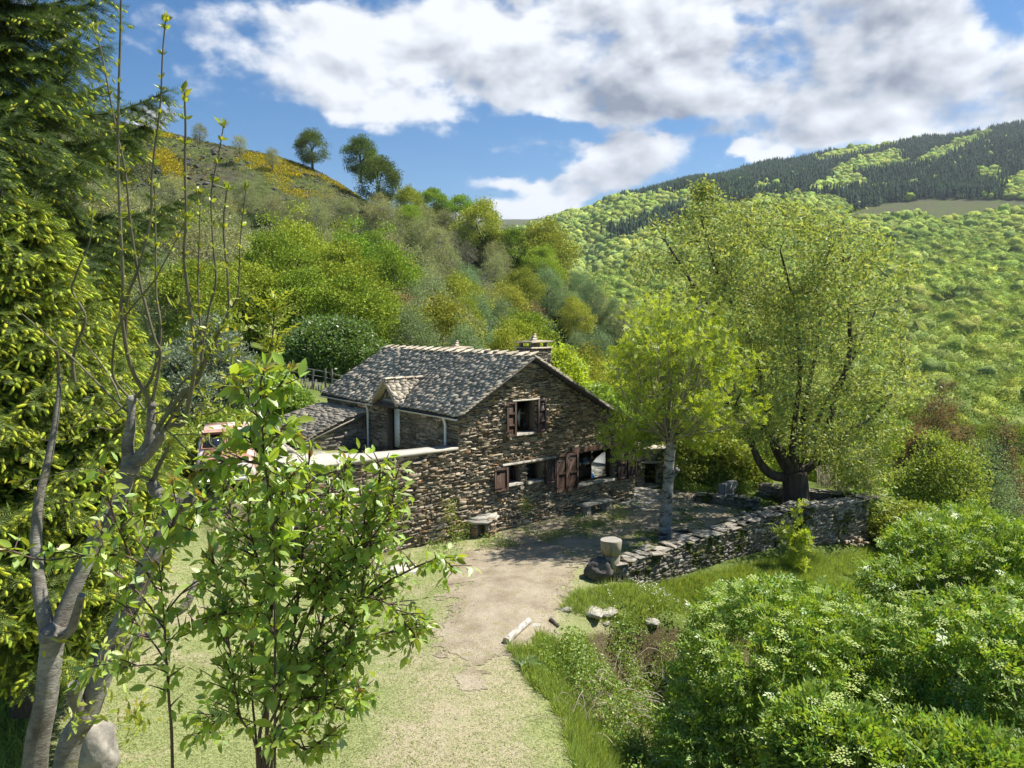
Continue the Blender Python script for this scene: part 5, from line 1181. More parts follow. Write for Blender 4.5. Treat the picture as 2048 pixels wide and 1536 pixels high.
# grey-topped table with red legs, far left
p = onground(160, 1272, .9); tb = empty('garden_table', p, 'grey-topped table with red metal legs standing in the grass behind the left trunk', 'table'); M_red = plain('red_paint', (.50, .08, .04), .5)
m = MB(); bbox(m, p + np.array([-.3, -.1, .36]), np.array([.62, .06, .03]), np.array([-.1, .45, 0]), EZ * .04, .01); obj('table_top', m, plain('grey_sheet', (.38, .39, .42), .6), tb)
for x, y in ((-.24, -.05), (.24, 0), (-.3, .25), (.18, .3)):
    m = MB(); bbox(m, p + np.array([x, y, -.05]), np.array([.04, 0, 0]), np.array([0, .04, 0]), EZ * .42, .004); obj('leg', m, M_red, tb)
m = MB(); bbox(m, p + np.array([-.24, -.04, .27]), np.array([.5, .05, .02]), np.array([0, .03, 0]), EZ * .06, .004); obj('rail', m, M_red, tb)
# pale weathered stump behind the leaning trunk, and pale post in the cherry shoots
M_pale = plain('pale_weathered_stone', (.27, .245, .20), .95, .25, 5, .05)
p = onground(185, 1536, .3); rock('pale_rock', p + EZ * .2, .52, 'tall pale weathered rock standing in the mown grass behind the leaning trunk', M_pale, rng, sq=(.75, .6, 1.0))
p = onground(715, 1275, .1); q = PZ(752, 1165, .9); q = P(750, 1170, p[1] + .1)
m = MB(); tube(m, [p - EZ * .1, (p + q) / 2 + np.array([.03, 0, 0]), q], [.075, .07, .06], 10); obj('wooden_post', m, M_log, origin=p, label='pale barkless wooden post standing on the lawn behind the cherry sapling', cat='post')
p = onground(800, 1145, .1); m = MB(); bbox(m, p + np.array([-.55, -.3, -.05]), np.array([1.1, .2, 0]), np.array([-.2, .7, 0]), EZ * .12, .03); obj('concrete_slab', m, M_conc, origin=p, label='pale concrete slab lying at the foot of the retaining wall', cat='slab')
for u, v, r, lb in ((558, 905, .35, 'grey stone at the left foot of the lean-to'), (575, 912, .28, 'second, smaller stone at the left foot of the lean-to'), (638, 922, .3, 'pale boulder in front of the lean-to wall'), (655, 926, .24, 'small boulder beside the pale one in front of the lean-to')):
    p = onground(u, v, 2.2); rock('stone', p + EZ * .1, r, lb, M_slab, rng, 'stone', (1, .8, .7))
# picket and wire fence behind
fn = None; fy = 41.0
def FP(u): y_ = fy; x_ = (u - 1024) / F_PX * y_; return np.array([x_, y_, H1(x_, y_)])
fc = empty('garden_fence', FP(620), 'old fence of leaning grey posts, wire and short pickets behind the lean-to', 'fence')
for u, h_, l_ in ((470, 1.2, .0), (525, 1.2, .05), (578, 1.25, 0.02), (604, 1.1, .25), (622, 1.0, .12), (650, 1.2, 0), (664, 1.3, -.03), (700, 1.2, 0)):
    a = FP(u); m = MB(); tube(m, [a - EZ * .2, a + EZ * h_ + np.array([l_, 0, 0])], .055, 7); obj('post', m, M_bark, fc)
for k, u in enumerate(np.linspace(585, 648, 13)):
    a = FP(u) - np.array([0, .3, 0]); m = MB(); bbox(m, a - EZ * .1, np.array([.07, 0, 0]), np.array([0, .02, 0]), EZ * (.55 + .12 * math.sin(k * 2.3)) + np.array([.03 * math.sin(k), 0, 0]), .004); obj('picket', m, M_bark, fc)
for h_ in (.4, .75, 1.05):
    m = MB(); tube(m, [FP(u) + EZ * h_ for u in (440, 525, 578, 650, 700, 760)], .012, 4); obj('wire', m, M_chrome, fc)

# ------------------------------------------------------------------ trees and shrubs around the yard
def tree_at(name, base, label, cat, w, l, mw, ml, parts=('trunk', 'crown'), group=None):
    o = empty(name, base, label, cat, group); obj(parts[0], w, mw, o); obj(parts[1], l, ml, o); return o
def place_top(key, u, vtop, Y, wpx, label, name=None, zoff=0.0, group=None):
    nm, lm, wm, _, cat, h = KINDS[key]; x = (u - 1024) / F_PX * Y; zt = P(u, vtop, Y)[2]; z0 = H1(x, Y) + zoff; rx = {'g': 3.6, 'y': 3.8, 'd': 3.6, 'o': 3.4, 'w': 2.8, 'r': 2.8, 'b': 3.0}[key[0]]
    sc = wpx / F_PX * Y / (2 * rx); hs = max(.4, (zt - z0) / h); e = place(key, x, Y, 1.0, label, group, rng, name=name); e.location.z = z0 - .1; e.scale = (sc, sc, hs); return e
rng = np.random.default_rng(606)
MA_rowan = leaf_mat('fresh_yellow_green_leaves', (.38, .48, .07), (1.3, 1.2, .4), tmix=.5, var=.25, gloss=.02)
MA_cherry = leaf_mat('cherry_crown_leaves', (.34, .40, .14), (1.25, 1.2, .5), tmix=.42, var=.4, hue=.03, gloss=.015)
# slender rowan-like tree in the yard: one pale trunk, a pollard head, a fan of upright shoots
bs = np.array([*onground(1327, 1078)[:2], 0]); bs[2] = H1(*bs[:2]) - .05; Yb = bs[1]
m_, nt = nmat('grey_white_bark'); s = NT(nt); o_ = s.objc(); v_ = s('ShaderNodeMapping', {'Vector': o_, 'Scale': (1, 1, 3)}).outputs[0]
n_ = s.noise(1.7, 7, .75, .8, v_); c_ = s.ramp(n_, [(.42, (.05, .045, .04)), (.48, (.25, .235, .21)), (.62, (.46, .44, .41)), (.8, (.56, .54, .5))]); s.out(s.pbr(c_, .8, s.bump(n_, .02, .7), .2)); M_pbark = m_
w = MB(); l = MB(); ln = smooth_line([bs, P(1331, 1040, Yb), P(1335, 985, Yb), P(1338, 930, Yb), P(1342, 890, Yb), P(1338, 868, Yb)], 4); tube(w, ln, np.interp(np.linspace(0, 1, len(ln)), [0, .15, .5, .8, 1], [.235, .19, .165, .16, .2]), 12)
st_ = P(1352, 940, Yb); tube(w, smooth_line([P(1340, 960, Yb), P(1350, 945, Yb - .1), P(1356, 938, Yb - .15)], 3), [.09] * 7, 8)
w9 = MB(); head = P(1338, 875, Yb); anchors = []; CC = P(1345, 735, Yb)
for k in range(64):
    a = rng.uniform(0, 2 * math.pi); rr = rng.uniform(.12, 1) ** .7; e = np.array([CC[0] + .1 + math.cos(a) * 2.75 * rr, Yb + math.sin(a) * 2.4 * rr, 0]); top = CAMZ + (640 - 592) / F_PX * Yb + .1
    e[2] = top - 2.4 * rr ** 2.6 - rng.uniform(0, 1.4); 
    if k % 6 == 0: e[2] = head[2] + rng.uniform(.4, 1.5)
    s0 = head + np.array([math.cos(a) * .25 * rr, math.sin(a) * .25, rng.uniform(-.15, .25)]); m1 = s0 + (e - s0) * .35 + np.array([math.cos(a), math.sin(a), 0]) * .32 * rr; ln = smooth_line([s0, m1, (m1 + e) / 2 + np.array([math.cos(a), math.sin(a), 0]) * .15 + rng.normal(0, .05, 3), e], 5)
    tube(w9, ln, np.linspace(rng.uniform(.022, .038), .006, len(ln)), 5, cap=False)
    for j in range(5, len(ln)):
        for q in range(3):
            d_ = unit(rng.normal(size=3) * np.array([1, 1, .5]) + np.array([0, 0, .4])); e2 = ln[j] + d_ * rng.uniform(.15, .6); tube(w9, [ln[j], e2], [.006, .003], 3, cap=False); anchors.append((e2, d_, j / len(ln)))
for (uu, vv) in ((1210, 880), (1225, 905), (1250, 915), (1200, 862), (1240, 880), (1280, 900), (1420, 880), (1400, 900)):     # low side shoots hanging left and right
    e = P(uu, vv, Yb - rng.uniform(-.4, .8)); ln = smooth_line([head - EZ * .1, (head + e) / 2 + EZ * rng.uniform(.1, .35), e], 5); tube(w, ln, np.linspace(.03, .008, len(ln)), 5, cap=False)
    for j in range(4, len(ln)):
        for q in range(3): d_ = rdir(rng, 1)[0]; anchors.append((ln[j] + d_ * rng.uniform(.05, .3), d_, .9))
PIN = MB(); TV = []; TF = []
for k, (x, sg) in enumerate(((.15, 1), (.15, -1), (.4, 1), (.4, -1), (.65, 1), (.65, -1), (.8, 0))):      # pinnate leaf of seven leaflets
    o2 = np.array([x, 0, 0]); dv = np.array([.5, sg * .86, 0]) if sg else np.array([1, 0, 0]); dv = dv / np.linalg.norm(dv); pv_ = np.array([-dv[1], dv[0], 0]); L_ = .42 if sg else .4
    b0_ = len(TV); TV += [o2, o2 + dv * L_ * .45 + pv_ * .095 + np.array([0, 0, .04]), o2 + dv * L_ + np.array([0, 0, -.06]), o2 + dv * L_ * .45 - pv_ * .095 + np.array([0, 0, .04])]; TF.append([b0_, b0_ + 3, b0_ + 2, b0_ + 1])
PINN = (np.array(TV), [np.array(TF)])
A_ = np.array([a[0] for a in anchors]); D_ = np.array([a[1] for a in anchors]); fr_ = np.array([a[2] for a in anchors]); kp = rng.random(len(A_)) < (.12 + .88 * np.clip((fr_ - .4) / .45, 0, 1)); A_, D_ = A_[kp], D_[kp]
idx = np.repeat(np.arange(len(A_)), 4); pos = A_[idx] + rng.normal(0, .08, (len(idx), 3)); leaves(l, PINN, pos, unit(D_[idx] * .5 + rdir(rng, len(idx)) + np.array([0, 0, .15])), rng.uniform(.14, .26, len(idx)), rng.uniform(.14, .24, len(idx)), rng, cup=.8)
tree_at('slender_tree', bs, 'slender pale-trunked tree with a fan of upright yellow-green leafy shoots, in the yard', 'tree', w, l, M_pbark, MA_rowan)
obj('shoots', w9, plain('pale_shoot_bark', (.28, .26, .20), .8, .15, 6), bpy.data.objects['slender_tree'])
# big spreading cherry behind the wall
bb = np.array([*PZ(1592, 1004, .3)[:2], .0]); Yc = bb[1]
w = MB(); l = MB(); fork = P(1588, 945, Yc); ln = smooth_line([bb, P(1592, 985, Yc), P(1590, 960, Yc), fork], 4); tube(w, ln, np.interp(np.linspace(0, 1, len(ln)), [0, .3, 1], [.52, .46, .46]), 14)
limbs = [[(1580, 955), (1545, 950), (1520, 925), (1505, 890), (1490, 840), (1440, 760), (1400, 660)], [(1580, 945), (1560, 915), (1545, 880), (1530, 800), (1500, 680), (1440, 560), (1400, 430)], [(1590, 940), (1585, 900), (1590, 840), (1600, 740), (1590, 620), (1560, 500)],
         [(1600, 945), (1625, 925), (1650, 880), (1670, 800), (1700, 700), (1690, 560), (1680, 470)], [(1600, 950), (1640, 920), (1690, 870), (1750, 830), (1790, 780)], [(1590, 945), (1610, 900), (1640, 830), (1720, 690), (1760, 600)], [(1585, 945), (1560, 900), (1500, 830), (1420, 790), (1350, 740)],
         [(1600, 945), (1600, 880), (1620, 760), (1640, 640), (1620, 520)], [(1590, 940), (1540, 860), (1470, 700), (1380, 560), (1330, 480)]]
nodes = []; nr = []
for i, lb_ in enumerate(limbs):
    dy = [0, .6, -1.6, 1.0, -.8, 2.4, -2.0, 2.8, 1.4][i]; pts = [P(u, v, Yc + dy * k / (len(lb_) - 1)) for k, (u, v) in enumerate(lb_)]; ln = smooth_line(pts, 5); rr = np.linspace(.2 if i in (0, 1, 3) else .15, .03, len(ln)); tube(w, ln, rr, 8, cap=False); nodes += list(ln[4:]); nr += list(rr[4:])
nodes = np.array(nodes); nr = np.array(nr)
def crown_pts(n, env, Yc, ry, rng, clump=1.9):
    """points in a crown whose outline is env [(v, umin, umax)], ry deep"""
    vs = [e[0] for e in env]; out = []
    while len(out) < n:
        v = rng.uniform(vs[0], vs[-1]);
        if rng.random() > np.interp(v, vs, [e[2] - e[1] for e in env]) / 480: continue
        wob = np.array([[v * .02, 1.3], [v * .02, 7.7]]); wv = vnoise(wob, 1.0, 3, 2) * 60; a = np.interp(v, vs, [e[1] for e in env]) + wv[0]; b = np.interp(v, vs, [e[2] for e in env]) + wv[1]; q = rng.uniform(-1, 1, 2)
        if (q ** 2).sum() > 1: continue
        p = P((a + b) / 2, v, Yc); hw = (b - a) / 2 / F_PX * Yc; p = p + np.array([q[0] * hw, q[1] * min(hw, ry), 0])
        if vnoise(p[None], .85, 31, 2)[0] < .02 and rng.random() < .93: continue
        out.append(p)
    return np.array(out)
ENV = [(372, 1385, 1420), (400, 1370, 1450), (430, 1350, 1700), (480, 1290, 1740), (540, 1260, 1780), (620, 1330, 1810), (700, 1380, 1830), (780, 1380, 1825), (850, 1370, 1810), (905, 1600, 1800), (960, 1660, 1770), (1010, 1690, 1750)]
C1 = crown_pts(1350, ENV, Yc, 4.6, rng); cl = []
for q in C1:
    d = np.linalg.norm(nodes - q, axis=1) + np.maximum(0, nodes[:, 2] - q[2]) * .5; j = d.argmin(); a = nodes[j]; m1 = (a + q) / 2 + rng.normal(0, .15, 3) + EZ * .12; ln = smooth_line([a, m1, q], 3); tube(w, ln, np.linspace(min(.03, nr[j] * .5), .006, len(ln)), 4, cap=False)
    cl.append(q); 
    nodes = np.concatenate([nodes, ln[3:5]]) if len(nodes) < 900 else nodes; nr = np.concatenate([nr, [.02, .015]]) if len(nr) < 900 else nr
cl = np.array(cl); idx = np.repeat(np.arange(len(cl)), 34); pos = cl[idx] + rng.normal(size=(len(idx), 3)) * np.array([.20, .20, .17]); leaves(l, LEAF2, pos, unit(rdir(rng, len(idx), -.35, .8)), rng.uniform(.12, .20, len(idx)), rng.uniform(.055, .085, len(idx)), rng)
tree_at('old_cherry_tree', bb, 'large spreading old cherry tree with a thick dark forked trunk, inside the garden wall', 'tree', w, l, M_barkd, MA_cherry)

# near proto shrubs with smaller leaves
M_nb = leaf_mat('shrub_leaves_green', (.28, .38, .08), (1.3, 1.2, .5), tmix=.4, var=.3, objvar=.12, gloss=.02)
M_ns = leaf_mat('silver_green_leaves', (.22, .27, .17), (1.1, 1.1, .8), tmix=.25, var=.3, gloss=.04)
M_nw = leaf_mat('dark_glossy_leaves', (.13, .21, .05), (1.3, 1.2, .5), tmix=.35, var=.3, gloss=.04)
def shrub(name, u, vtop, Y, wpx, label, cat, mat, seed, leaf=(.12, .08), n2=260, lpc=90, zb=.15, mb=None, gap=.2, thick=1.1, shell=.4, fork=.15, tr=.09, zr=None):
    r = np.random.default_rng(seed); x = (u - 1024) / F_PX * Y; z0 = (H1(x, Y) if zr is None else zr) - .05; h = P(u, vtop, Y)[2] - z0; rx = wpx / 2 / F_PX * Y
    ww, ll = crown_tree(r, h=h, rx=rx, ry=rx * .95, zb=zb, trunk_r=tr, n1=20, n2=n2, lpc=lpc, leaf=leaf, fork=fork, gapn=gap, thick=thick, shell=shell, twig=.01, base=np.array([x, Y, z0]), nrad=5, minr=.008)
    return tree_at(name, (x, Y, z0), label, cat, ww, ll, mb or M_bark, mat)
shrub('round_bush', 576, 775, 33, 84, 'small dense round green bush just left of the lean-to', 'bush', M_nb, 1, (.10, .07), 200, 80)
shrub('silver_shrub', 425, 640, 29, 165, 'tall shrub with narrow silvery leaves behind the rusty car', 'shrub', M_ns, 2, (.15, .04), 420, 90)
shrub('silver_shrub', 352, 690, 27, 120, 'lower silvery shrub at the left of the tall silvery one', 'shrub', M_ns, 12, (.15, .04), 260, 80)
shrub('walnut_tree', 665, 640, 47, 190, 'dense dark-leaved walnut tree just behind the left end of the farmhouse roof', 'tree', M_nw, 3, (.19, .12), 340, 90, .3)
shrub('green_bush', 520, 745, 37, 120, 'leafy green bush between the silvery shrub and the round bush', 'bush', M_nb, 4, (.13, .08), 240, 80)
shrub('hedge_bush', 450, 830, 26.5, 150, 'low green bush right behind the roof of the rusty car', 'bush', M_nb, 14, (.11, .07), 240, 80)
shrub('hedge_bush', 300, 860, 23, 170, 'green bush left of the rusty car, behind the bare pollard tree', 'bush', M_nb, 15, (.11, .07), 260, 80)
shrub('maple_bush', 1115, 690, 41, 150, 'bright green leafy tree directly behind the right chimney', 'tree', MA_rowan, 5, (.17, .12), 300, 70)
shrub('maple_bush', 1200, 775, 38, 130, 'bright green leafy tree behind the low end of the farmhouse roof', 'tree', M_nb, 16, (.15, .11), 300, 70)
shrub('hazel_bush', 1405, 850, 32.2, 190, 'bright leafy bush behind the yard, between the slender tree and the old cherry', 'bush', M_nb, 6, (.13, .10), 420, 80, .1, zr=-.5)
shrub('hazel_bush', 1480, 905, 31.6, 120, 'lower bright leafy bush directly behind the grey stone block', 'bush', M_nb, 17, (.13, .10), 300, 70, .1, zr=-.4)
shrub('hazel_bush', 1350, 905, 33.5, 110, 'low bright bush between the stone hut and the hazel bushes behind the yard', 'bush', M_nb, 27, (.12, .09), 240, 70, .1, zr=-.3)
shrub('green_bush', 1310, 830, 37, 130, 'leafy bush behind the small stone hut', 'bush', M_nb, 18, (.13, .10), 260, 70, .1, zr=-1.2)
shrub('multi_stem_tree', 1895, 880, 30, 175, 'small many-stemmed tree with pale green leaves right of the garden wall', 'tree', M_nb, 7, (.10, .07), 300, 60, 1.2, M_barkd, .35, 1.0, .3, .2)
shrub('thin_birch', 1988, 860, 31, 110, 'thin sparse birch with a visible dark stem at the far right', 'tree', M_lw, 8, (.09, .06), 260, 16, 1.0, M_barkd, .3, 1.2, .2, .5)
shrub('green_bush', 1760, 985, 30, 120, 'low shady green bush at the right end of the garden wall', 'bush', M_nb, 9, (.11, .08), 260, 70, .1)
shrub('green_bush', 1840, 1010, 27, 150, 'low leafy bush in front of the many-stemmed tree', 'bush', M_nb, 19, (.11, .08), 280, 70, .1)
for k, (u, v, Y, w_, lb) in enumerate(((1885, 780, 46, 130, 'rust-brown rounded bush right of the old cherry, the largest of the brown ones'), (1850, 845, 42, 100, 'rust-brown bush just below the largest brown one'), (1935, 850, 44, 90, 'olive-brown bush right of the rust-brown ones'), (2020, 855, 48, 100, 'brown bush at the far right edge'))):
    shrub('brown_bush', u, v, Y, w_, lb, 'bush', leaf_mat('brown_bud_leaves_%d' % k, [(.23, .18, .10), (.24, .185, .10), (.22, .21, .10), (.22, .185, .10)][k], (1.2, 1, .6), var=.3, gloss=0), 70 + k, (.12, .08), 300, 50)
# twiggy thicket right of the old cherry
tw = MB(); 
for k in range(240):
    u = rng.uniform(1640, 1760); Y = rng.uniform(31, 34); x = (u - 1024) / F_PX * Y; z0 = H1(x, Y); zt = P(u, rng.uniform(870, 940), Y)[2]; tube(tw, [[x, Y, z0 - .1], [x + rng.normal(0, .1), Y, (z0 + zt) / 2], [x + rng.normal(0, .3), Y + rng.normal(0, .2), zt]], [.018, .013, .005], 3, cap=False)
obj('bare_stem_thicket', tw, plain('straw_grey_stems', (.36, .31, .22), .9), label='thicket of thin pale bare stems behind the garden wall, right of the old cherry', cat='thicket', kind='stuff')
# woods on the near right slope: individually placed
rr_ = []; y = 44.0
while y < 152:
    sp = 6.0 + (y - 44) * .012; x = (1480 - 1024) / F_PX * y
    while x < (2160 - 1024) / F_PX * y: rr_.append((x + rng.normal(0, 1.1), y + rng.normal(0, 1.1))); x += sp * rng.uniform(.85, 1.2)
    y += sp
PLACEG = {'g': ('bright green leafy tree on the slope to the right of the farmhouse', 'bright green trees on the right slope'), 'y': ('yellow-green leafy tree on the slope to the right of the farmhouse', 'yellow-green trees on the right slope'), 'w': ('grey-green tree on the slope to the right of the farmhouse', 'grey-green trees on the right slope'),
          'o': ('olive half-leaved tree on the slope to the right of the farmhouse', 'half-leaved trees on the right slope'), 'd': ('deep green tree on the slope to the right of the farmhouse', 'deep green trees on the right slope')}
for x, y in rr_:
    q = rng.random(); k = 'g1' if q < .35 else 'g0' if q < .55 else 'y0' if q < .72 else 'w0' if q < .85 else 'o1' if q < .95 else 'd0'
    sc = rng.uniform(.75, 1.05) * (1 if y > 60 else .78); place(k, x, y, sc, *PLACEG[k[0]], rng)
for x, y in [(rng.uniform(1290, 1500), rng.uniform(50, 90)) for _ in range(16)]:
    place(['g0', 'g1', 'y0', 'w0'][rng.integers(4)], (x - 1024) / F_PX * y, y, rng.uniform(.7, .95), 'leafy tree on the slope directly behind the yard', 'trees directly behind the yard', rng)

# ------------------------------------------------------------------ elder bushes, lower right
M_el = leaf_mat('elder_leaves', (.24, .36, .06), (1.3, 1.2, .4), tmix=.40, var=.4, hue=.025, gloss=.04)
M_um = leaf_mat('elder_umbels', (.42, .50, .17), (1.1, 1.1, .7), tmix=.3, var=.12, gloss=0)
UV_ = []; UF_ = []
for k in range(14):
    a = k * 2.4; r = .5 * math.sqrt((k + .5) / 14); c0 = np.array([r * math.cos(a), r * math.sin(a), .08 * (1 - r)]); e = .105; b0_ = len(UV_); UV_ += [c0 + np.array([e, 0, 0]), c0 + np.array([0, e, .02]), c0 + np.array([-e, 0, 0]), c0 + np.array([0, -e, .02])]; UF_.append([b0_, b0_ + 1, b0_ + 2, b0_ + 3])
UMB = (np.array(UV_), [np.array(UF_)])
def elder(u, v, Y, rpx, hpx, ry, label, n, numb, seed, extra=()):
    r = np.random.default_rng(seed); c0 = P(u, v, Y); rx = rpx / F_PX * Y; rz = hpx / F_PX * Y; gx = c0[0]; zg = H1(c0[0], c0[1]); base = np.array([c0[0], c0[1], zg]); el = [(c0, np.array([rx, ry, rz]))]
    for (du_, dv_, dY, s_) in extra: cc_ = P(u + du_, v + dv_, Y + dY); el.append((cc_, np.array([rx, ry, rz]) * s_))
    w = MB(); l = MB(); um = MB(); tot = sum(e[1][0] ** 2 for e in el)
    for (c, R) in el:
        k = int(1.5 * n * R[0] ** 2 / tot); d = rdir(r, k, .25); rad = r.uniform(.45, 1.0, k) ** .45; lump = 1 + .22 * vnoise(c + d * R, 1.3, seed, 3) + .10 * vnoise(c + d * R, 4.5, seed + 3, 2); pos = c + d * R * (rad * lump)[:, None]
        kp = (pos[:, 2] > H(pos)[:] - .1) & (vnoise(pos, 1.7, 19, 2) > -.22); pos, d = pos[kp], d[kp]; k = len(pos)
        leaves(l, PINN, pos, unit(d * .7 + rdir(r, k) * .7 + np.array([0, 0, -.12])), r.uniform(.16, .27, k), r.uniform(.16, .26, k), r, cup=.9)
        k2 = int(numb * R[0] ** 2 / tot); d = rdir(r, k2 * 2, .9); d = d[d[:, 2] > .15][:k2]; lump = 1 + .22 * vnoise(c + d * R, 1.3, seed, 3) + .10 * vnoise(c + d * R, 4.5, seed + 3, 2); pos = c + d * R * (lump * 1.03)[:, None]; k2 = len(pos)
        up = unit(np.array([[0, 0, 1.0]]) + .25 * d + r.normal(0, .12, (k2, 3))); a_, b_ = frame(up, r.uniform(0, 6, k2)); S = r.uniform(.12, .24, k2)[:, None]; um.inst(UMB[0], UMB[1], pos, a_ * S, b_ * S, up * S)
        for q in range(16):
            dd = rdir(r, 1, .5)[0]; e = c + dd * R * .93; ln = smooth_line([base + r.normal(0, .15, 3) * [1, 1, 0], base * .4 + c * .6 + r.normal(0, .2, 3), e], 4); tube(w, ln, np.linspace(.045, .012, len(ln)), 5, cap=False)
    o = empty('elder_bush', base, label, 'bush'); obj('stems', w, M_bark, o); obj('foliage', l, M_el, o); (obj('flower_heads', um, M_um, o) if numb > 45 else None); return o
elder(1560, 1400, 12.2, 215, 235, 2.0, 'large flowering elder bush filling the lower right, with the most pale flower heads', 11500, 300, 1, ((140, 30, .6, .9), (-80, 120, -.6, .7), (180, -90, 1.0, .5)))
elder(1960, 1420, 10.8, 210, 220, 1.7, 'flowering elder bush in the lower right corner', 9000, 200, 2, ((-100, 110, -.4, .8), (60, -40, .6, .8)))
elder(1965, 1130, 17.0, 190, 105, 2.2, 'flowering elder bush at the right edge, higher up the slope behind the others', 8500, 150, 3, ((-90, 60, -.8, .7), (60, 80, -1.0, .8)))
elder(1665, 1510, 9.2, 125, 105, 1.0, 'small sunlit elder clump at the bottom, in front of the large elder', 3600, 80, 4)
elder(1930, 1600, 8.6, 200, 120, 1.0, 'elder clump at the bottom right corner of the view', 3600, 40, 6)
elder(1560, 1222, 16.5, 150, 36, 1.6, 'low spreading elder in front of the mossy wall, covered in pale flower heads', 3600, 150, 5, ((110, 0, .5, .6),))
# sapling in front of the wall
p = onground(1588, 1150, -.8); w = MB(); l = MB(); Ys = p[1]; stems = [[(1588, 1160), (1587, 1120), (1590, 1080), (1594, 1010)], [(1588, 1130), (1575, 1080), (1560, 1055)], [(1589, 1110), (1605, 1080), (1612, 1070)], [(1588, 1160), (1598, 1140), (1606, 1128)]]
an = []
for sgm in stems:
    ln = smooth_line([P(u, v, Ys) for u, v in sgm], 5); tube(w, ln, np.linspace(.025, .008, len(ln)), 5); an += list(ln[3:])
an = np.array(an); idx = np.repeat(np.arange(len(an)), 9); pos = an[idx] + rng.normal(0, .09, (len(idx), 3)); leaves(l, PINN, pos, rdir(rng, len(idx), .3), rng.uniform(.16, .28, len(idx)), rng.uniform(.16, .26, len(idx)), rng)
tree_at('ash_sapling', p, 'young bright green sapling growing in front of the mossy wall', 'sapling', w, l, M_bark, MA_rowan)

# ------------------------------------------------------------------ foreground: spruces, bare pollard, cherry saplings
rng = np.random.default_rng(707)
M_needle = leaf_mat('spruce_needles', (.10, .155, .045), (1.2, 1.2, .6), tmix=.25, var=.35, gloss=.02)
M_needle2 = leaf_mat('spruce_needles_light', (.17, .23, .05), (1.2, 1.2, .6), tmix=.25, var=.35, gloss=.02)
M_tip = leaf_mat('spruce_new_shoots', (.52, .58, .06), (1.2, 1.15, .4), tmix=.45, var=.2, gloss=.02)
NEED = []; NEF = []
for k in range(7):                                     # a sprig: needles combed forward on both sides and on top
    x = .08 + k * .13
    for sg in (-1, 1):
        b0_ = len(NEED); NEED += [np.array([x, 0, .02]), np.array([x + .06, sg * .02, .02]), np.array([x + .26, sg * .5, .10 + .05 * (k % 2)])]; NEF.append([b0_, b0_ + 1, b0_ + 2])
    b0_ = len(NEED); NEED += [np.array([x, -.03, 0]), np.array([x + .05, .03, 0]), np.array([x + .24, 0, .45])]; NEF.append([b0_, b0_ + 1, b0_ + 2])
SPRIG = (np.array(NEED), [np.array(NEF)])
TIPT = (np.array([[0, 0, 0], [.35, .5, 0], [.35, 0, .5], [.35, -.5, 0], [.35, 0, -.5], [.8, .35, -.1], [.8, 0, .25], [.8, -.35, -.1], [.8, 0, -.45], [1, 0, -.15]], float),
        [np.array([[1, 5, 6, 2], [2, 6, 7, 3], [3, 7, 8, 4], [4, 8, 5, 1]]), np.array([[0, 1, 2], [0, 2, 3], [0, 3, 4], [0, 4, 1], [5, 9, 6], [6, 9, 7], [7, 9, 8], [8, 9, 5]])])
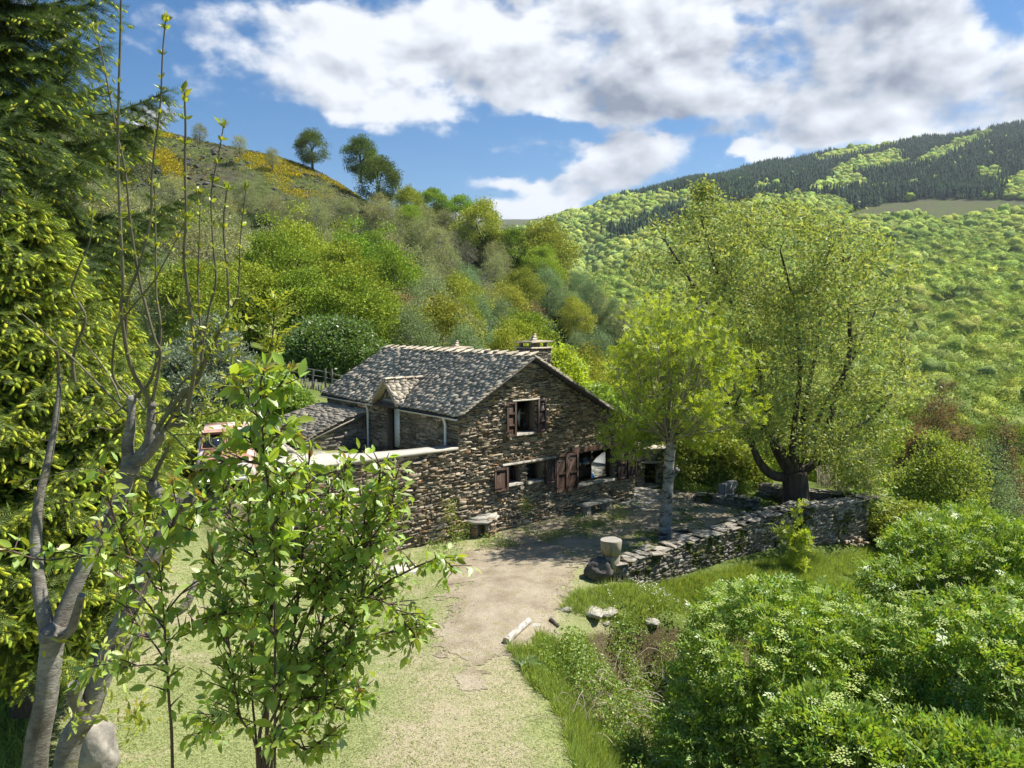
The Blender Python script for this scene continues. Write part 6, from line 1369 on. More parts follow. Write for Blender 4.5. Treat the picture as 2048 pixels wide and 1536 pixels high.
def spruce(u, Y, z0, ztop, R, label, rng, nb, tips, zmin=None, droop=.25, rfun=None, dens=1.0, tsz=1.0, nm=None):
    x0 = (u - 1024) / F_PX * Y; base = np.array([x0, Y, z0]); w = MB(); nd = MB(); tp = MB(); Ht = ztop - z0
    tube(w, [base - EZ * .3, base + EZ * Ht * .5, base + EZ * Ht], [.26, .16, .02], 10)
    SP, SD, SL_ = [], [], []; TP_, TD = [], []
    for k in range(nb):
        f = ((k + rng.random()) / nb) ** .85; z = z0 + Ht * (.05 + .93 * f)
        if zmin and z < zmin: continue
        L = R * (rfun(f) if rfun else (1 - f) ** .75) * rng.uniform(.72, 1.12) + .25; a = k * 2.39996 + rng.normal(0, .2); dh = np.array([math.cos(a), math.sin(a), 0])
        pts = []; n = 7
        for j in range(n): q = j / (n - 1); pts.append(np.array([x0, Y, z]) + dh * L * q + EZ * L * (-droop * q - .12 * math.sin(q * 3.1) + .16 * q ** 3))
        pts = smooth_line(pts, 3); tube(w, pts, np.linspace(.045 * min(1, L / 2), .010, len(pts)), 5, cap=False)
        sd_ = np.array([-dh[1], dh[0], 0]); nk = max(3, int(L / .07)); qk = np.linspace(.3, 1, nk); pk = pts[(qk * (len(pts) - 1)).astype(int)]
        for sg in (-1, 1, 0): SP.append(pk); SD.append(unit(np.repeat((dh * .8 + sd_ * sg * .6 - EZ * (.2 if sg else -.1))[None], nk, 0) + rng.normal(0, .15, (nk, 3)))); SL_.append(np.full(nk, .24))
        ns = int(L * 9 * dens)
        for j in range(ns):
            q = .12 + .88 * (j + .5) / ns; p = pts[int(q * (len(pts) - 1))]; sg = 1 if j % 2 else -1; l2 = (.55 * L * (1 - q) ** .7 * .6 + .22) * rng.uniform(.7, 1.2); l2 = min(l2, 1.1)
            d2 = unit(dh * .75 + sd_ * sg * rng.uniform(.5, .95) + EZ * rng.uniform(-.55, -.1)); m_ = max(2, int(l2 / .10))
            qs = np.linspace(0, 1, m_); pp = p + d2 * (qs * l2)[:, None] - EZ * (.10 * l2 * qs ** 2)[:, None]; tube(w, [pp[0], pp[-1]], [.008, .003], 3, cap=False)
            SP.append(pp); SD.append(np.repeat(d2[None], m_, 0)); SL_.append(np.full(m_, .2))
            # tertiary sprigs either side
            s3 = unit(np.cross(d2, EZ)); 
            for sg3 in (-1, 1):
                d3 = unit(d2 * .7 + s3 * sg3 * .7 - EZ * .25); SP.append(pp + d3 * .03); SD.append(np.repeat(d3[None], m_, 0)); SL_.append(np.full(m_, .19)); e3 = pp + d3 * .2
                kk = rng.random(m_) < tips * (.35 + .65 * q); TP_.append(e3[kk]); TD.append(np.repeat(unit(d3 - EZ * .35)[None], kk.sum(), 0))
                if tips > 1: kk = rng.random(m_) < .9; TP_.append((pp + d3 * .12 + EZ * .02)[kk]); TD.append(np.repeat(unit(d3 + EZ * .1)[None], kk.sum(), 0))
            TP_.append(pp[-1:] + d2 * .15); TD.append(unit(d2 - EZ * .3)[None])
    SP = np.concatenate(SP); SD = np.concatenate(SD); SL_ = np.concatenate(SL_); leaves(nd, SPRIG, SP + rng.normal(0, .01, SP.shape), unit(SD + rng.normal(0, .12, SD.shape)), SL_ * 1.25, .17, rng, roll=rng.normal(0, .35, len(SP)))
    TP_ = np.concatenate(TP_); TD = np.concatenate(TD); n = len(TP_); leaves(tp, TIPT, TP_, unit(TD + rng.normal(0, .15, TD.shape)), rng.uniform(.07, .14, n) * tsz, rng.uniform(.026, .044, n) * tsz, rng)
    o = empty('spruce_tree', base, label, 'spruce'); obj('trunk', w, M_barkd, o); obj('needles', nd, nm or M_needle, o); obj('new_shoots', tp, M_tip, o, smooth=True); print('spruce', len(SP), n); return o
spruce(-150, 13.0, 1.6, 17.5, 4.5, 'tall dark spruce at the top left, its long boughs reaching over the sky', rng, 190, .6, 8.3, .22, lambda f: min(1, 1.25 * (1 - f) ** .55), .85)
spruce(20, 11.2, 1.4, 9.0, 2.1, 'bright spruce with lime-green new shoots, below and in front of the dark one', rng, 220, 3, 2.6, .28, lambda f: (1 - f) ** .6 if f > .3 else .95 * (.45 + 1.3 * f), 1.2, 1.3, M_needle2)
spruce(150, 14.0, 1.8, 8.3, 1.75, 'third spruce with yellow-green tips, behind the bare pollard tree', rng, 190, 3, 3.2, .25, lambda f: (1 - f) ** .6 if f > .25 else .9, 1.3, 1.4, M_needle2)

# bare pollard with grey trunks and long upright shoots
def gb(x, y): return np.array([x, y, H1(x, y) - .2])
w = MB(); bud = MB(); YP = 6.2
p1 = P(70, 1536, YP); trunk1 = [gb(p1[0] - .1, YP - .1), (gb(p1[0] - .1, YP) + p1) / 2 + np.array([-.03, 0, 0]), p1, P(92, 1400, YP), P(103, 1300, YP), P(108, 1262, YP)]
ln = smooth_line(trunk1, 6); tube(w, ln, np.interp(np.linspace(0, 1, len(ln)), [0, .35, .6, .85, 1], [.13, .10, .088, .09, .105]), 16)
def limb(px, r0, r1, Y0=YP, Y1=YP, n=8, k=5, mbx=None):
    pts = [P(u, v, Y0 + (Y1 - Y0) * i / (len(px) - 1)) for i, (u, v) in enumerate(px)]; l_ = smooth_line(pts, k); tube(mbx or w, l_, np.linspace(r0, r1, len(l_)), n); return l_
limb([(103, 1290), (85, 1215), (76, 1150), (72, 1080), (78, 1000), (92, 940), (108, 860), (118, 780), (116, 740)], .065, .012, YP, 6.7, 12)
limb([(105, 1290), (128, 1225), (160, 1150), (200, 1060), (238, 1000), (258, 945)], .062, .062, YP, 6.6, 14)
limb([(110, 1275), (140, 1262), (152, 1230), (163, 1190)], .045, .028, YP, YP - .2)
p2 = P(130, 1536, 5.7); ln = smooth_line([gb(p2[0] - .25, 5.6), (gb(p2[0] - .2, 5.7) + p2) / 2, p2, P(178, 1420, 5.75), P(222, 1300, 5.8), P(270, 1190, 5.9), P(312, 1100, 6.0), P(332, 1050, 6.05), P(345, 1010, 6.1)], 6); tube(w, ln, np.interp(np.linspace(0, 1, len(ln)), [0, .25, .6, .9, 1], [.11, .088, .074, .062, .072]), 16)
limb([(345, 1015), (325, 1000), (308, 975), (303, 962)], .06, .045, 6.1, 6.1, 12); limb([(350, 1010), (372, 1002), (385, 990)], .08, .05, 6.1, 6.15, 10)
limb([(215, 1310), (260, 1290), (300, 1260), (340, 1232), (370, 1212), (388, 1175), (398, 1150)], .05, .028, 5.85, 6.3)
limb([(170, 1440), (150, 1400), (150, 1370)], .06, .05, 5.7, 5.6, 10)
hd_ = limb([(255, 950), (257, 925), (256, 885), (262, 850), (263, 800)], .068, .032, 6.6, 6.6, 14)
limb([(258, 930), (285, 905), (300, 875), (302, 840), (303, 808)],   .05, .032, 6.6, 6.6, 12); limb([(265, 930), (290, 915), (318, 880), (322, 868)], .045, .035, 6.6, 6.5, 12)
for (u, v, Y, r) in ((345, 1008, 6.1, .085), (262, 935, 6.6, .085), (263, 800, 6.6, .045), (303, 810, 6.6, .042), (320, 870, 6.5, .042), (105, 1272, 6.2, .115)):
    V, F = s1V * (1 + .22 * vnoise(s1V * 2 + u, 1.5, 3, 2)[:, None]) * r * np.array([1, .9, 1.0]), s1F; w.add(V + P(u, v, Y), F)
shoots = [([(263, 800), (284, 782), (303, 757), (317, 706), (321, 651), (313, 596), (312, 560), (311, 470), (310, 372)], .028, 6.6, 6.5),
          ([(303, 810), (292, 790), (270, 753), (257, 717), (248, 669), (242, 615), (246, 560), (240, 437), (236, 310), (237, 200), (241, 60), (243, -60)], .034, 6.6, 5.9),
          ([(303, 808), (312, 770), (321, 706), (310, 680), (292, 615), (279, 560), (262, 456), (251, 346), (233, 262), (219, 190), (204, 109), (190, 60)], .026, 6.6, 6.2),
          ([(257, 720), (251, 680), (252, 633), (256, 589), (268, 560), (281, 521), (301, 437), (303, 365), (310, 292), (321, 204), (325, 109), (331, 42)], .026, 6.6, 6.1),
          ([(320, 865), (345, 850), (365, 850), (375, 815), (386, 760), (390, 706), (383, 633), (373, 560), (368, 510), (372, 437), (370, 328), (371, 255), (369, 186)], .036, 6.5, 6.0),
          ([(322, 868), (365, 800), (401, 735), (403, 688), (399, 633), (396, 560), (399, 474), (401, 388)], .024, 6.5, 6.4),
          ([(380, 780), (401, 735), (404, 700), (419, 615), (432, 560), (425, 474), (423, 383), (437, 310), (447, 252)], .022, 6.5, 6.3),
          ([(310, 868), (328, 837), (365, 786), (394, 764), (412, 717), (437, 669), (456, 626), (456, 560), (447, 456), (454, 376)], .034, 6.5, 6.2), ([(437, 669), (456, 626), (474, 596), (478, 560), (481, 474), (492, 378)], .020, 6.4, 6.3),
          ([(262, 800), (228, 757), (226, 706), (233, 662), (255, 626), (310, 560), (317, 547), (365, 456), (372, 437)], .020, 6.6, 6.0), ([(150, 764), (146, 720), (157, 680), (171, 633), (144, 582), (149, 560), (160, 529), (179, 485), (184, 432)], .024, 6.7, 6.6),
          ([(262, 822), (252, 822), (204, 775), (146, 717), (113, 690), (80, 658), (42, 626)], .020, 6.6, 6.4), ([(117, 745), (117, 731), (113, 695), (100, 672)], .024, 6.6, 6.5), ([(241, 800), (226, 764), (197, 720), (164, 680)], .018, 6.6, 6.7),
          ([(320, 870), (346, 844), (379, 830), (427, 826), (470, 797), (503, 764), (515, 740)], .018, 6.5, 6.0), ([(330, 850), (370, 815), (420, 812), (450, 825), (475, 834)], .012, 6.5, 6.3), ([(255, 808), (220, 830), (195, 815), (150, 850), (120, 880)], .012, 6.6, 6.8),
          ([(303, 962), (290, 955), (230, 945), (150, 940), (90, 955), (40, 962)], .020, 6.1, 5.8), ([(305, 965), (262, 950), (200, 985), (120, 1005), (55, 975)], .011, 6.1, 6.3), ([(308, 960), (318, 930), (332, 905), (338, 890)], .04, 6.1, 6.1),
          ([(340, 870), (400, 870), (430, 895), (470, 905), (500, 885)], .011, 6.4, 6.0), ([(300, 840), (345, 870), (390, 915), (440, 930), (480, 905)], .012, 6.5, 6.1), ([(388, 1175), (420, 1150), (455, 1140), (515, 1138)], .012, 6.3, 6.0),
          ([(395, 1160), (405, 1190), (410, 1230)], .010, 6.3, 6.2), ([(258, 1290), (285, 1262), (268, 1215), (262, 1200)], .010, 5.9, 5.8), ([(302, 830), (335, 815), (360, 772), (395, 740), (440, 720), (478, 700), (478, 660)], .016, 6.6, 6.4), ([(290, 820), (240, 760), (170, 745), (120, 765)], .012, 6.6, 6.9), ([(260, 840), (230, 860), (190, 855), (150, 880), (80, 880)], .012, 6.6, 6.8)]
budp = []; budd = []
shw = MB()
for px, r0, Ya, Yb_ in shoots:
    r0 = r0 * .62; l_ = limb(px, r0, max(.004, r0 * .32), Ya, Yb_, 8, 4, shw); n = len(l_); seg = np.linalg.norm(np.diff(l_, axis=0), axis=1).cumsum(); tot_ = seg[-1]; s_ = .25 * tot_ if r0 > .018 else .4 * tot_
    while s_ < tot_:
        i = int(np.searchsorted(seg, s_)); p = l_[i]; t_ = unit(l_[min(i + 1, n - 1)] - l_[max(i - 1, 0)]); a_, b_ = frame(t_[None]); th0 = rng.uniform(0, 6.28)
        for q in (0, math.pi): dd = unit(t_ * .8 + (a_[0] * math.cos(th0 + q) + b_[0] * math.sin(th0 + q)) * .8); budp += [p] * 3; budd += [unit(dd + rng.normal(0, .3, 3)) for _ in range(3)]
        s_ += rng.uniform(.12, .22)
    for _ in range(16): budp.append(l_[-1] + rng.normal(0, .012, 3)); budd.append(unit(t_ + rng.normal(0, .5, 3) + EZ * .3))
budp = np.array(budp); budd = np.array(budd); n = len(budp); S = rng.uniform(.03, .075, n); leaves(bud, LEAF6, budp, budd, S, S * .42, rng)
# some leafier side shoots with young pinnate leaves
for u, v, Y, k in ((428, 660, 6.3, 10), (480, 640, 6.2, 14), (455, 700, 6.2, 10), (400, 700, 6.3, 8), (470, 760, 6.1, 12), (430, 800, 6.3, 12), (390, 850, 6.2, 12), (475, 850, 6.0, 16), (460, 880, 6.0, 12), (150, 1300, 5.9, 8), (255, 1290, 5.4, 10), (270, 1440, 5.3, 16), (160, 1440, 5.4, 10), (300, 1130, 6.2, 6), (372, 600, 6.2, 6), (300, 720, 6.4, 6), (250, 1400, 5.4, 6)):
    c = P(u, v, Y); pos = c + rng.normal(0, .07, (k * 3, 3)); leaves(bud, LEAF6, pos, rdir(rng, k * 3, .3), rng.uniform(.06, .11, k * 3), rng.uniform(.018, .032, k * 3), rng)
M_bud = leaf_mat('opening_buds', (.33, .38, .05), (1.3, 1.2, .5), tmix=.45, var=.3, hue=.03, gloss=.04)
o = empty('pollard_tree', (p1[0], YP, H1(p1[0], YP)), 'bare grey pollard tree with long upright budding shoots, in the left foreground', 'tree'); obj('trunk', w, M_barkg, o, smooth=True); obj('shoots', shw, bark_mat('olive_shoot_bark', [(.3, (.09, .08, .045)), (.6, (.17, .155, .09)), (.8, (.28, .26, .18))], 5, .4, .004, .6), o, smooth=True); obj('buds', bud, M_bud, o)

# cherry saplings
M_ch = leaf_mat('cherry_sapling_leaves', (.31, .42, .08), (1.35, 1.3, .35), tmix=.46, var=.35, hue=.025, gloss=.05, grough=.45)
M_chy = leaf_mat('young_bronze_cherry_leaves', (.36, .30, .07), (1.3, 1.0, .4), tmix=.45, var=.25, hue=.03, gloss=.05, grough=.4)
M_cst = bark_mat('cherry_stem', [(.3, (.05, .03, .022)), (.6, (.11, .07, .05)), (.8, (.17, .12, .09))], 14, .4, .004, .6)
def sapling(name, label, stems, Y, seed, tl=(.22, .5), per=.12, lf=.105, base_uv=None, start=.18, dens=1.0, dep=.5):
    r = np.random.default_rng(seed); w = MB(); l = MB(); y_ = MB(); AP, AD, YP_, YD = [], [], [], []
    b = P(*base_uv, Y) if base_uv else None
    for si, (px, r0) in enumerate(stems):
        dy = r.uniform(-dep, dep); pts = [P(u, v, Y + dy * i / (len(px) - 1)) for i, (u, v) in enumerate(px)]
        if px[0][1] >= 1500: g = gb(pts[0][0] + r.normal(0, .16), pts[0][1] + r.normal(0, .12)); pts = [g, g * .5 + pts[0] * .5] + pts
        ln = smooth_line(pts, 6); rr = np.linspace(r0 * .8, .004, len(ln)); tube(w, ln, rr, 8); seg = np.r_[0, np.linalg.norm(np.diff(ln, axis=0), axis=1).cumsum()]; tot = seg[-1]; vis = 0 if px[0][1] < 1500 else np.linalg.norm(pts[2] - pts[0])
        s_ = vis + (tot - vis) * start
        while s_ < tot:
            i = int(np.searchsorted(seg, s_)); i = min(i, len(ln) - 1); p = ln[i]; t_ = unit(ln[min(i + 1, len(ln) - 1)] - ln[max(i - 1, 0)]); f = (s_ - vis) / (tot - vis); L = r.uniform(*tl) * (1 - .55 * f) * dens
            d = unit(rdir(r, 1)[0] * np.array([1, 1, .4]) + t_ * .7 + EZ * .25); e1 = p + d * L * .5; e2 = p + d * L + EZ * -.04 * L; tube(w, [p, e1, e2], [.006, .004, .002], 4, cap=False)
            k = max(3, int(L / .042))
            for q in np.linspace(.2, 1, k):
                pp = p + (e2 - p) * q; AP.append(pp); AD.append(unit(d * .6 + rdir(r, 1)[0] * .8 - EZ * .55))
                if r.random() < .5: AP.append(pp); AD.append(unit(d * .4 + rdir(r, 1)[0] - EZ * .5))
            AP.append(p); AD.append(unit(rdir(r, 1)[0] - EZ * .4))
            s_ += per * r.uniform(.6, 1.3)
        for _ in range(7): YP_.append(ln[-1] + r.normal(0, .012, 3)); YD.append(unit(t_ * .8 + rdir(r, 1)[0] * .8))
        for _ in range(8): AP.append(ln[-3] + r.normal(0, .02, 3)); AD.append(unit(t_ * .3 + rdir(r, 1)[0] - EZ * .3))
    AP, AD, YP_, YD = map(np.array, (AP, AD, YP_, YD)); n = len(AP); S = r.uniform(.6, 1.25, n) * lf; leaves(l, LEAF6, AP + AD * .02, AD, S, S * r.uniform(.40, .52, n), r, roll=r.normal(0, .9, n)); n = len(YP_); S = r.uniform(.4, .85, n) * lf; leaves(y_, LEAF6, YP_, YD, S, S * .36, r)
    o = empty(name, ORIG(stems, Y), label, 'sapling'); obj('stems', w, M_cst, o); obj('leaves', l, M_ch, o); obj('young_leaves', y_, M_chy, o); print(name, len(AP)); return o
def ORIG(stems, Y): p = P(stems[0][0][0][0], 1536, Y); return gb(p[0], Y)
S2 = [([(520, 1536), (528, 1430), (540, 1300), (545, 1180), (548, 1060), (552, 980)], .022), ([(525, 1536), (560, 1400), (590, 1250), (605, 1100), (612, 1000), (618, 915)], .016), ([(530, 1536), (590, 1380), (650, 1230), (675, 1100), (685, 1000), (690, 925)], .016),
      ([(535, 1536), (620, 1380), (700, 1260), (735, 1120), (750, 1010), (762, 935)], .015), ([(540, 1540), (640, 1420), (710, 1300), (790, 1260), (855, 1245)], .013), ([(560, 1420), (650, 1290), (740, 1190), (820, 1140), (880, 1118), (905, 1135)], .014), ([(515, 1536), (505, 1400), (500, 1250), (480, 1100), (455, 1000), (440, 960)], .014),
      ([(518, 1540), (480, 1430), (460, 1300), (440, 1180), (425, 1110)], .011), ([(545, 1250), (620, 1150), (660, 1050), (655, 985)], .010), ([(550, 1200), (510, 1100), (495, 1010), (505, 960)], .010), ([(600, 1250), (700, 1130), (775, 1030), (790, 960)], .010), ([(590, 1300), (640, 1180), (720, 1080), (730, 1000)], .010),
      ([(560, 1340), (600, 1320), (660, 1330), (700, 1290)], .008), ([(555, 1400), (640, 1400), (690, 1420), (720, 1385)], .007), ([(520, 1450), (460, 1430), (425, 1450), (400, 1480)], .007), ([(545, 1500), (610, 1500), (660, 1470)], .007), ([(550, 1250), (480, 1220), (440, 1230)], .008), ([(560, 1150), (560, 1060), (575, 985)], .009), ([(640, 1200), (760, 1200), (830, 1270)], .008), ([(600, 1120), (560, 1010), (590, 940)], .008)]
sapling('cherry_sapling', 'bushy cherry sapling of many upright stems, in the centre-left foreground', S2, 5.0, 1, (.16, .40), .033, .078, start=.2, dens=1.0, dep=.55)
S1 = [([(345, 1536), (338, 1400), (333, 1320), (328, 1230), (318, 1130)], .017), ([(335, 1330), (310, 1290), (270, 1240), (250, 1200)], .008), ([(330, 1260), (290, 1200), (240, 1150), (215, 1120), (200, 1060)], .009), ([(325, 1200), (270, 1120), (180, 1110), (90, 1120), (15, 1100)], .009), ([(322, 1170), (330, 1090), (350, 1030), (345, 960)], .009), ([(330, 1280), (370, 1270), (420, 1240)], .006),
      ([(328, 1230), (370, 1180), (430, 1140), (450, 1120)], .008), ([(260, 1110), (235, 1050), (215, 990), (210, 945)], .008), ([(320, 1150), (280, 1080), (270, 1010)], .007), ([(240, 1330), (200, 1330), (175, 1345)], .005), ([(335, 1330), (290, 1330), (240, 1335)], .006), ([(330, 1100), (380, 1060), (400, 1000)], .007)]
sapling('cherry_sapling', 'thin cherry sapling with a single dark stem and spreading leafy top, left foreground', S1, 4.6, 2, (.12, .28), .060, .088, start=.3, dens=.95, dep=.4)
S3 = [([(545, 1700), (548, 1100), (537, 983), (530, 927), (524, 843), (521, 770), (528, 740)], .012), ([(524, 850), (500, 800), (480, 770)], .006), ([(522, 800), (560, 770), (575, 745)], .006), ([(530, 930), (500, 880), (470, 870)], .006), ([(528, 900), (560, 860), (590, 870)], .006), ([(530, 930), (470, 920), (400, 940)], .006)]
sapling('cherry_sapling', 'tall single cherry shoot rising above the bushy sapling, with long hanging leaves', S3, 4.6, 3, (.10, .22), .05, .110, start=.05, dep=.1)
S4 = [([(535, 1620), (540, 1200), (541, 900), (538, 760), (545, 680), (550, 602)], .010)]
w = MB(); l = MB(); pts = [gb(P(535, 1536, 5.3)[0], 5.3)] + [P(u, v, 5.3) for u, v in S4[0][0]]; ln = smooth_line(pts, 6); tube(w, ln, np.linspace(.018, .004, len(ln)), 7); an = ln[-11:]
idx = np.repeat(np.arange(len(an)), 5); pos = an[idx] + rng.normal(0, .015, (len(idx), 3)); leaves(l, PINN, pos, unit(rdir(rng, len(idx)) * np.array([1, 1, .3]) + EZ * .5), rng.uniform(.08, .17, len(idx)), rng.uniform(.07, .13, len(idx)), rng)
tree_at('ash_shoot', (pts[0]), 'single thin ash shoot with bright small leaves at its tip, left of the farmhouse', 'sapling', w, l, M_cst, M_bud)

# ------------------------------------------------------------------ grass, brambles, weeds
rng = np.random.default_rng(808)
def scatter_poly(poly, n, rng, zguess=0.0, ymax=34):
    """points on the ground seen inside a picture-space outline"""
    w_ = [tuple(onground(u, v)[:2]) for u, v in poly]; a = np.array(w_); lo, hi = a.min(0), a.max(0); out = []
    while sum(map(len, out)) < n: q = rng.uniform(lo, hi, (n * 2, 2)); out.append(q[inpoly(q[:, 0], q[:, 1], w_)])
    return np.concatenate(out)[:n]
BLADE = (np.array([[0, -.5, 0], [0, .5, 0], [.5, .36, .06], [.5, -.36, .06], [1, 0, .26]]), [np.array([[0, 1, 2, 3]]), np.array([[3, 2, 4]])])
M_gr = leaf_mat('tall_grass_blades', (.29, .38, .09), (1.3, 1.2, .5), tmix=.4, var=.35, hue=.02, gloss=.02)
M_straw = leaf_mat('mown_dry_grass', (.36, .40, .17), (1.1, 1.1, .6), tmix=.2, var=.3, hue=.025, gloss=0)
def grass(name, pts, L, W, up, mat, label, spread=1.0, zo=0.0, cat='grass'):
    n = len(pts); z = gz(pts) + zo; d = unit(rng.normal(size=(n, 3)) * np.array([spread, spread, 0]) + np.array([0, 0, up])); m = MB(); leaves(m, BLADE, np.c_[pts, z], d, rng.uniform(*L, n), rng.uniform(*W, n), rng); return obj(name, m, mat, label=label, cat=cat, kind='stuff')
TG = [[(1150, 1185), (1290, 1180), (1500, 1165), (1740, 1100), (1900, 1100), (1880, 1160), (1640, 1230), (1420, 1262), (1290, 1262), (1180, 1240), (1120, 1225)], [(1015, 1300), (1090, 1262), (1180, 1290), (1120, 1310), (1150, 1400), (1240, 1500), (1290, 1700), (1190, 1700), (1130, 1480), (1060, 1370)]]
pts = np.concatenate([scatter_poly(TG[0], 42000, rng), scatter_poly(TG[1], 18000, rng), scatter_poly([(1290, 1178), (1330, 1170), (1420, 1152), (1520, 1128), (1640, 1108), (1660, 1180), (1420, 1235), (1300, 1235)], 34000, rng)]); pts = pts[vnoise(pts, 1.3, 7, 2) > -.45]
grass('tall_grass', pts, (.10, .34), (.008, .018), 1.6, M_gr, 'tall fresh green grass along the foot of the mossy wall and the edge of the bank')
pl = scatter_poly([(-200, 1290), (120, 1280), (150, 1350), (60, 1536), (20, 1700), (-500, 1700)], 16000, rng); grass('bank_grass', pl, (.12, .4), (.008, .02), 1.4, M_gr, 'tall green grass in the bottom left corner beside the grey trunk')
# mown lawn: short tufts and dry clippings
xy = np.c_[rng.uniform(-14, 8, 340000), 9.5 + 22 * rng.random(340000) ** 1.7]; uvl = proj(np.c_[xy, np.zeros(len(xy))]); k_ = (uvl[:, 0] > -60) & (uvl[:, 0] < 1500); xy = xy[k_]; tr = pathmask(xy); q_ = (xy - A0[:2]); okk = (q_ @ E2[:2] < -.1) | (q_ @ E1[:2] < -6); xy = xy[okk & ((tr > .45 + .55 * rng.random(len(xy))) | ((rng.random(len(xy)) < .35) & (xy[:, 1] < 16.5)))]
nn = vnoise(xy, .9, 12, 3); cl_ = xy[(nn + rng.normal(0, .35, len(xy))) > -.25]; tf = xy[(nn + rng.normal(0, .35, len(xy))) < -.05]
m = MB(); n = len(cl_); d = unit(rng.normal(size=(n, 3)) * np.array([1, 1, .12])); leaves(m, LEAF1, np.c_[cl_, gz(cl_) + rng.uniform(.006, .03, n)], d, rng.uniform(.03, .10, n), rng.uniform(.004, .011, n), rng); obj('grass_clippings', m, M_straw, label='pale dry clippings lying over the mown lawn', cat='grass', kind='stuff')
M_tf = leaf_mat('short_lawn_grass', (.26, .32, .09), (1.2, 1.2, .5), tmix=.3, var=.3, hue=.03, gloss=0)
grass('lawn_grass', tf, (.02, .06), (.005, .012), 1.1, M_tf, 'short mown lawn grass around the track')
# weeds and low plants: by the walls and round the hollow
def weeds(name, poly, n, per, size, hgt, mat, label, cat='weeds', T=LEAF2, thr=-.1):
    q = scatter_poly(poly, n, rng); q = q[vnoise(q, 1.6, 3, 2) > thr]; k = len(q) * per; idx = np.repeat(np.arange(len(q)), per); hh = hgt * (1 + .6 * vnoise(q, 1.1, 5, 2))[idx]; pos = np.c_[q, gz(q)][idx] + np.c_[rng.normal(0, .09, (k, 2)), rng.random(k) * hh]
    m = MB(); leaves(m, T, pos, unit(rdir(rng, k, .35)), rng.uniform(.6, 1.3, k) * size, rng.uniform(.6, 1.2, k) * size * .62, rng); return obj(name, m, mat, label=label, cat=cat, kind='stuff')
M_wd = leaf_mat('bramble_leaves', (.24, .34, .07), (1.3, 1.2, .5), tmix=.35, var=.4, hue=.03, gloss=.03)
weeds('bramble_leaves', [(1120, 1310), (1250, 1262), (1400, 1262), (1480, 1300), (1480, 1700), (1290, 1700), (1230, 1500), (1150, 1400)], 4600, 13, .065, .55, M_wd, 'bramble and nettle leaves filling the hollow below the bank', 'brambles', thr=-.15)
weeds('bank_plants', [(1040, 1300), (1130, 1290), (1200, 1440), (1300, 1700), (1180, 1700), (1110, 1450)], 700, 9, .06, .22, M_wd, 'leafy weeds along the edge of the mown grass', thr=.05)
weeds('wall_weeds', [(850, 1095), (1000, 1078), (1150, 1045), (1275, 1010), (1290, 1022), (1180, 1062), (1040, 1095), (900, 1110)], 800, 11, .05, .24, M_wd, 'weeds growing along the foot of the gable wall', thr=-.05)
weeds('terrace_edge_plants', [(1340, 985), (1345, 965), (1500, 975), (1500, 992)], 900, 9, .07, .3, M_wd, 'leafy ground plants behind the low kerb wall at the back of the yard', thr=-.6)
weeds('yard_grass', [(1050, 1080), (1250, 1030), (1290, 1040), (1270, 1090), (1150, 1120)], 1500, 5, .04, .05, M_tf, 'short grass patches in the shaded yard', 'grass', LEAF1, .1)
weeds('slope_plants', [(1700, 1100), (2048, 1050), (2048, 1250), (1750, 1200)], 2200, 10, .07, .35, M_wd, 'low green plants on the slope between the wall end and the elder bushes', 'ground cover', thr=-.5)
weeds('terrace_weeds', [(1340, 1000), (1500, 1000), (1560, 1020), (1480, 1040), (1380, 1050)], 500, 7, .05, .1, M_tf, 'scattered green weeds over the yard floor by the kerb wall', thr=.1)
# dead bramble stems tangled in the hollow
m = MB()
for k in range(170):
    u, v = rng.uniform(1150, 1400), rng.uniform(1330, 1480); p = onground(u, v); a = rng.uniform(0, 6.28); L = rng.uniform(.4, 1.3); e = p + np.array([math.cos(a) * L, math.sin(a) * L * .7, rng.uniform(-.1, .35)]); mm = (p + e) / 2 + EZ * rng.uniform(.15, .5); tube(m, smooth_line([p, mm, e], 3), .006, 3, cap=False)
obj('dead_bramble_stems', m, plain('dry_grey_stems', (.42, .34, .28), .9), label='tangle of dead grey-brown bramble stems in the hollow below the bank', cat='brambles', kind='stuff')
# white and yellow flowers in the tall grass
q = scatter_poly([(1190, 1190), (1400, 1185), (1440, 1225), (1300, 1245), (1200, 1225)], 500, rng); q = q[vnoise(q, 1.4, 3, 2) > -.1]; n = len(q); m = MB(); up = unit(rng.normal(0, .25, (n, 3)) + EZ); a_, b_ = frame(up); S = rng.uniform(.007, .013, n)[:, None]
HX = (np.array([[math.cos(t), math.sin(t), 0] for t in np.arange(6) * math.pi / 3]), [np.array([[0, 1, 2, 3, 4, 5]])]); m.inst(HX[0], HX[1], np.c_[q, gz(q) + rng.uniform(.22, .34, n)], a_ * S, b_ * S, up * S); obj('meadow_flowers', m, plain('white_petals', (.80, .80, .72), .8), label='tiny white flowers dotted through the tall grass below the mossy wall', cat='flowers', kind='stuff')
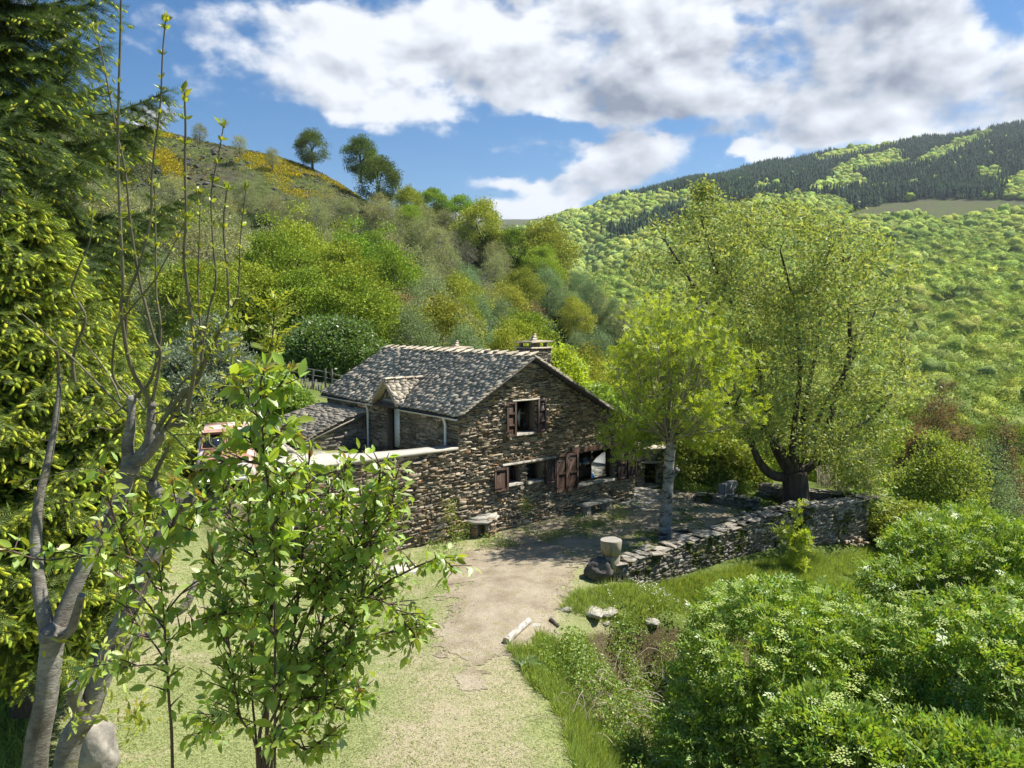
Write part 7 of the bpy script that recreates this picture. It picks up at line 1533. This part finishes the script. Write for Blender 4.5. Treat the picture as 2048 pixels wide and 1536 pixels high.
# ivy patch and mullein
def ivy(u0, v0, ru, rv, n, label, size=.05):
    t0, z0 = gpx(u0, v0); m = MB(); dt = ru / F_PX * 24; dz_ = rv / F_PX * 24; tt = rng.normal(0, .45, n) * dt; z_ = rng.normal(0, .45, n) * dz_; pos = np.array([HP(t0 + a, -.12 - rng.uniform(0, .14), max(.03, z0 + b)) for a, b in zip(tt, z_)])
    leaves(m, LEAF2, pos, unit(rdir(rng, n) * .8 - E2 * .6 + EZ * .1), rng.uniform(.6, 1.3, n) * size, rng.uniform(.6, 1.2, n) * size * .8, rng); return obj('wall_plant', m, M_nb, origin=HP(t0, -.1, z0), label=label, cat='plant')
ivy(893, 1020, 20, 32, 260, 'small bright green plant rooted in the retaining wall, left of the dark hole'); ivy(912, 1060, 44, 28, 420, 'ivy spreading over the base of the retaining wall, left of the stone kennel'); ivy(1045, 1010, 30, 26, 200, 'thin plant climbing the gable wall right of the kennel')
p = onground(1052, 1335); m = MB(); n = 26; a = np.arange(n) * 2.4; d = unit(np.c_[np.cos(a), np.sin(a), np.linspace(.25, 1.6, n)]); leaves(m, LEAF6, np.repeat((p + EZ * .03)[None], n, 0), d, np.linspace(.38, .16, n), np.linspace(.14, .07, n), rng, roll=np.full(n, math.pi / 2))
obj('mullein_plant', m, leaf_mat('pale_felted_leaves', (.36, .44, .26), (1.1, 1.1, .6), tmix=.3, var=.12, gloss=0), origin=p, label='rosette of broad pale grey-green leaves at the edge of the mown grass', cat='plant')
p = onground(1780, 1300, -2)
# haze: even, thin air round the camera and the whole scene
hz = MB(); box(hz, np.array([-12500, -60, -60]), np.array([25000, 0, 0]), np.array([0, 16500, 0]), EZ * 900)
hm_, nt = nmat('thin_air'); s = NT(nt); pv_ = s('ShaderNodeVolumePrincipled', {'Color': (.80, .88, 1.0), 'Density': .00007, 'Anisotropy': .3}); oo = s('ShaderNodeOutputMaterial'); s.L.new(pv_.outputs[0], oo.inputs['Volume'])
ho = obj('haze', hz, hm_, kind='stuff'); ho['label'] = 'thin blue-white haze over the far mountain'; ho['category'] = 'haze'
scene.cycles.volume_bounces = 0
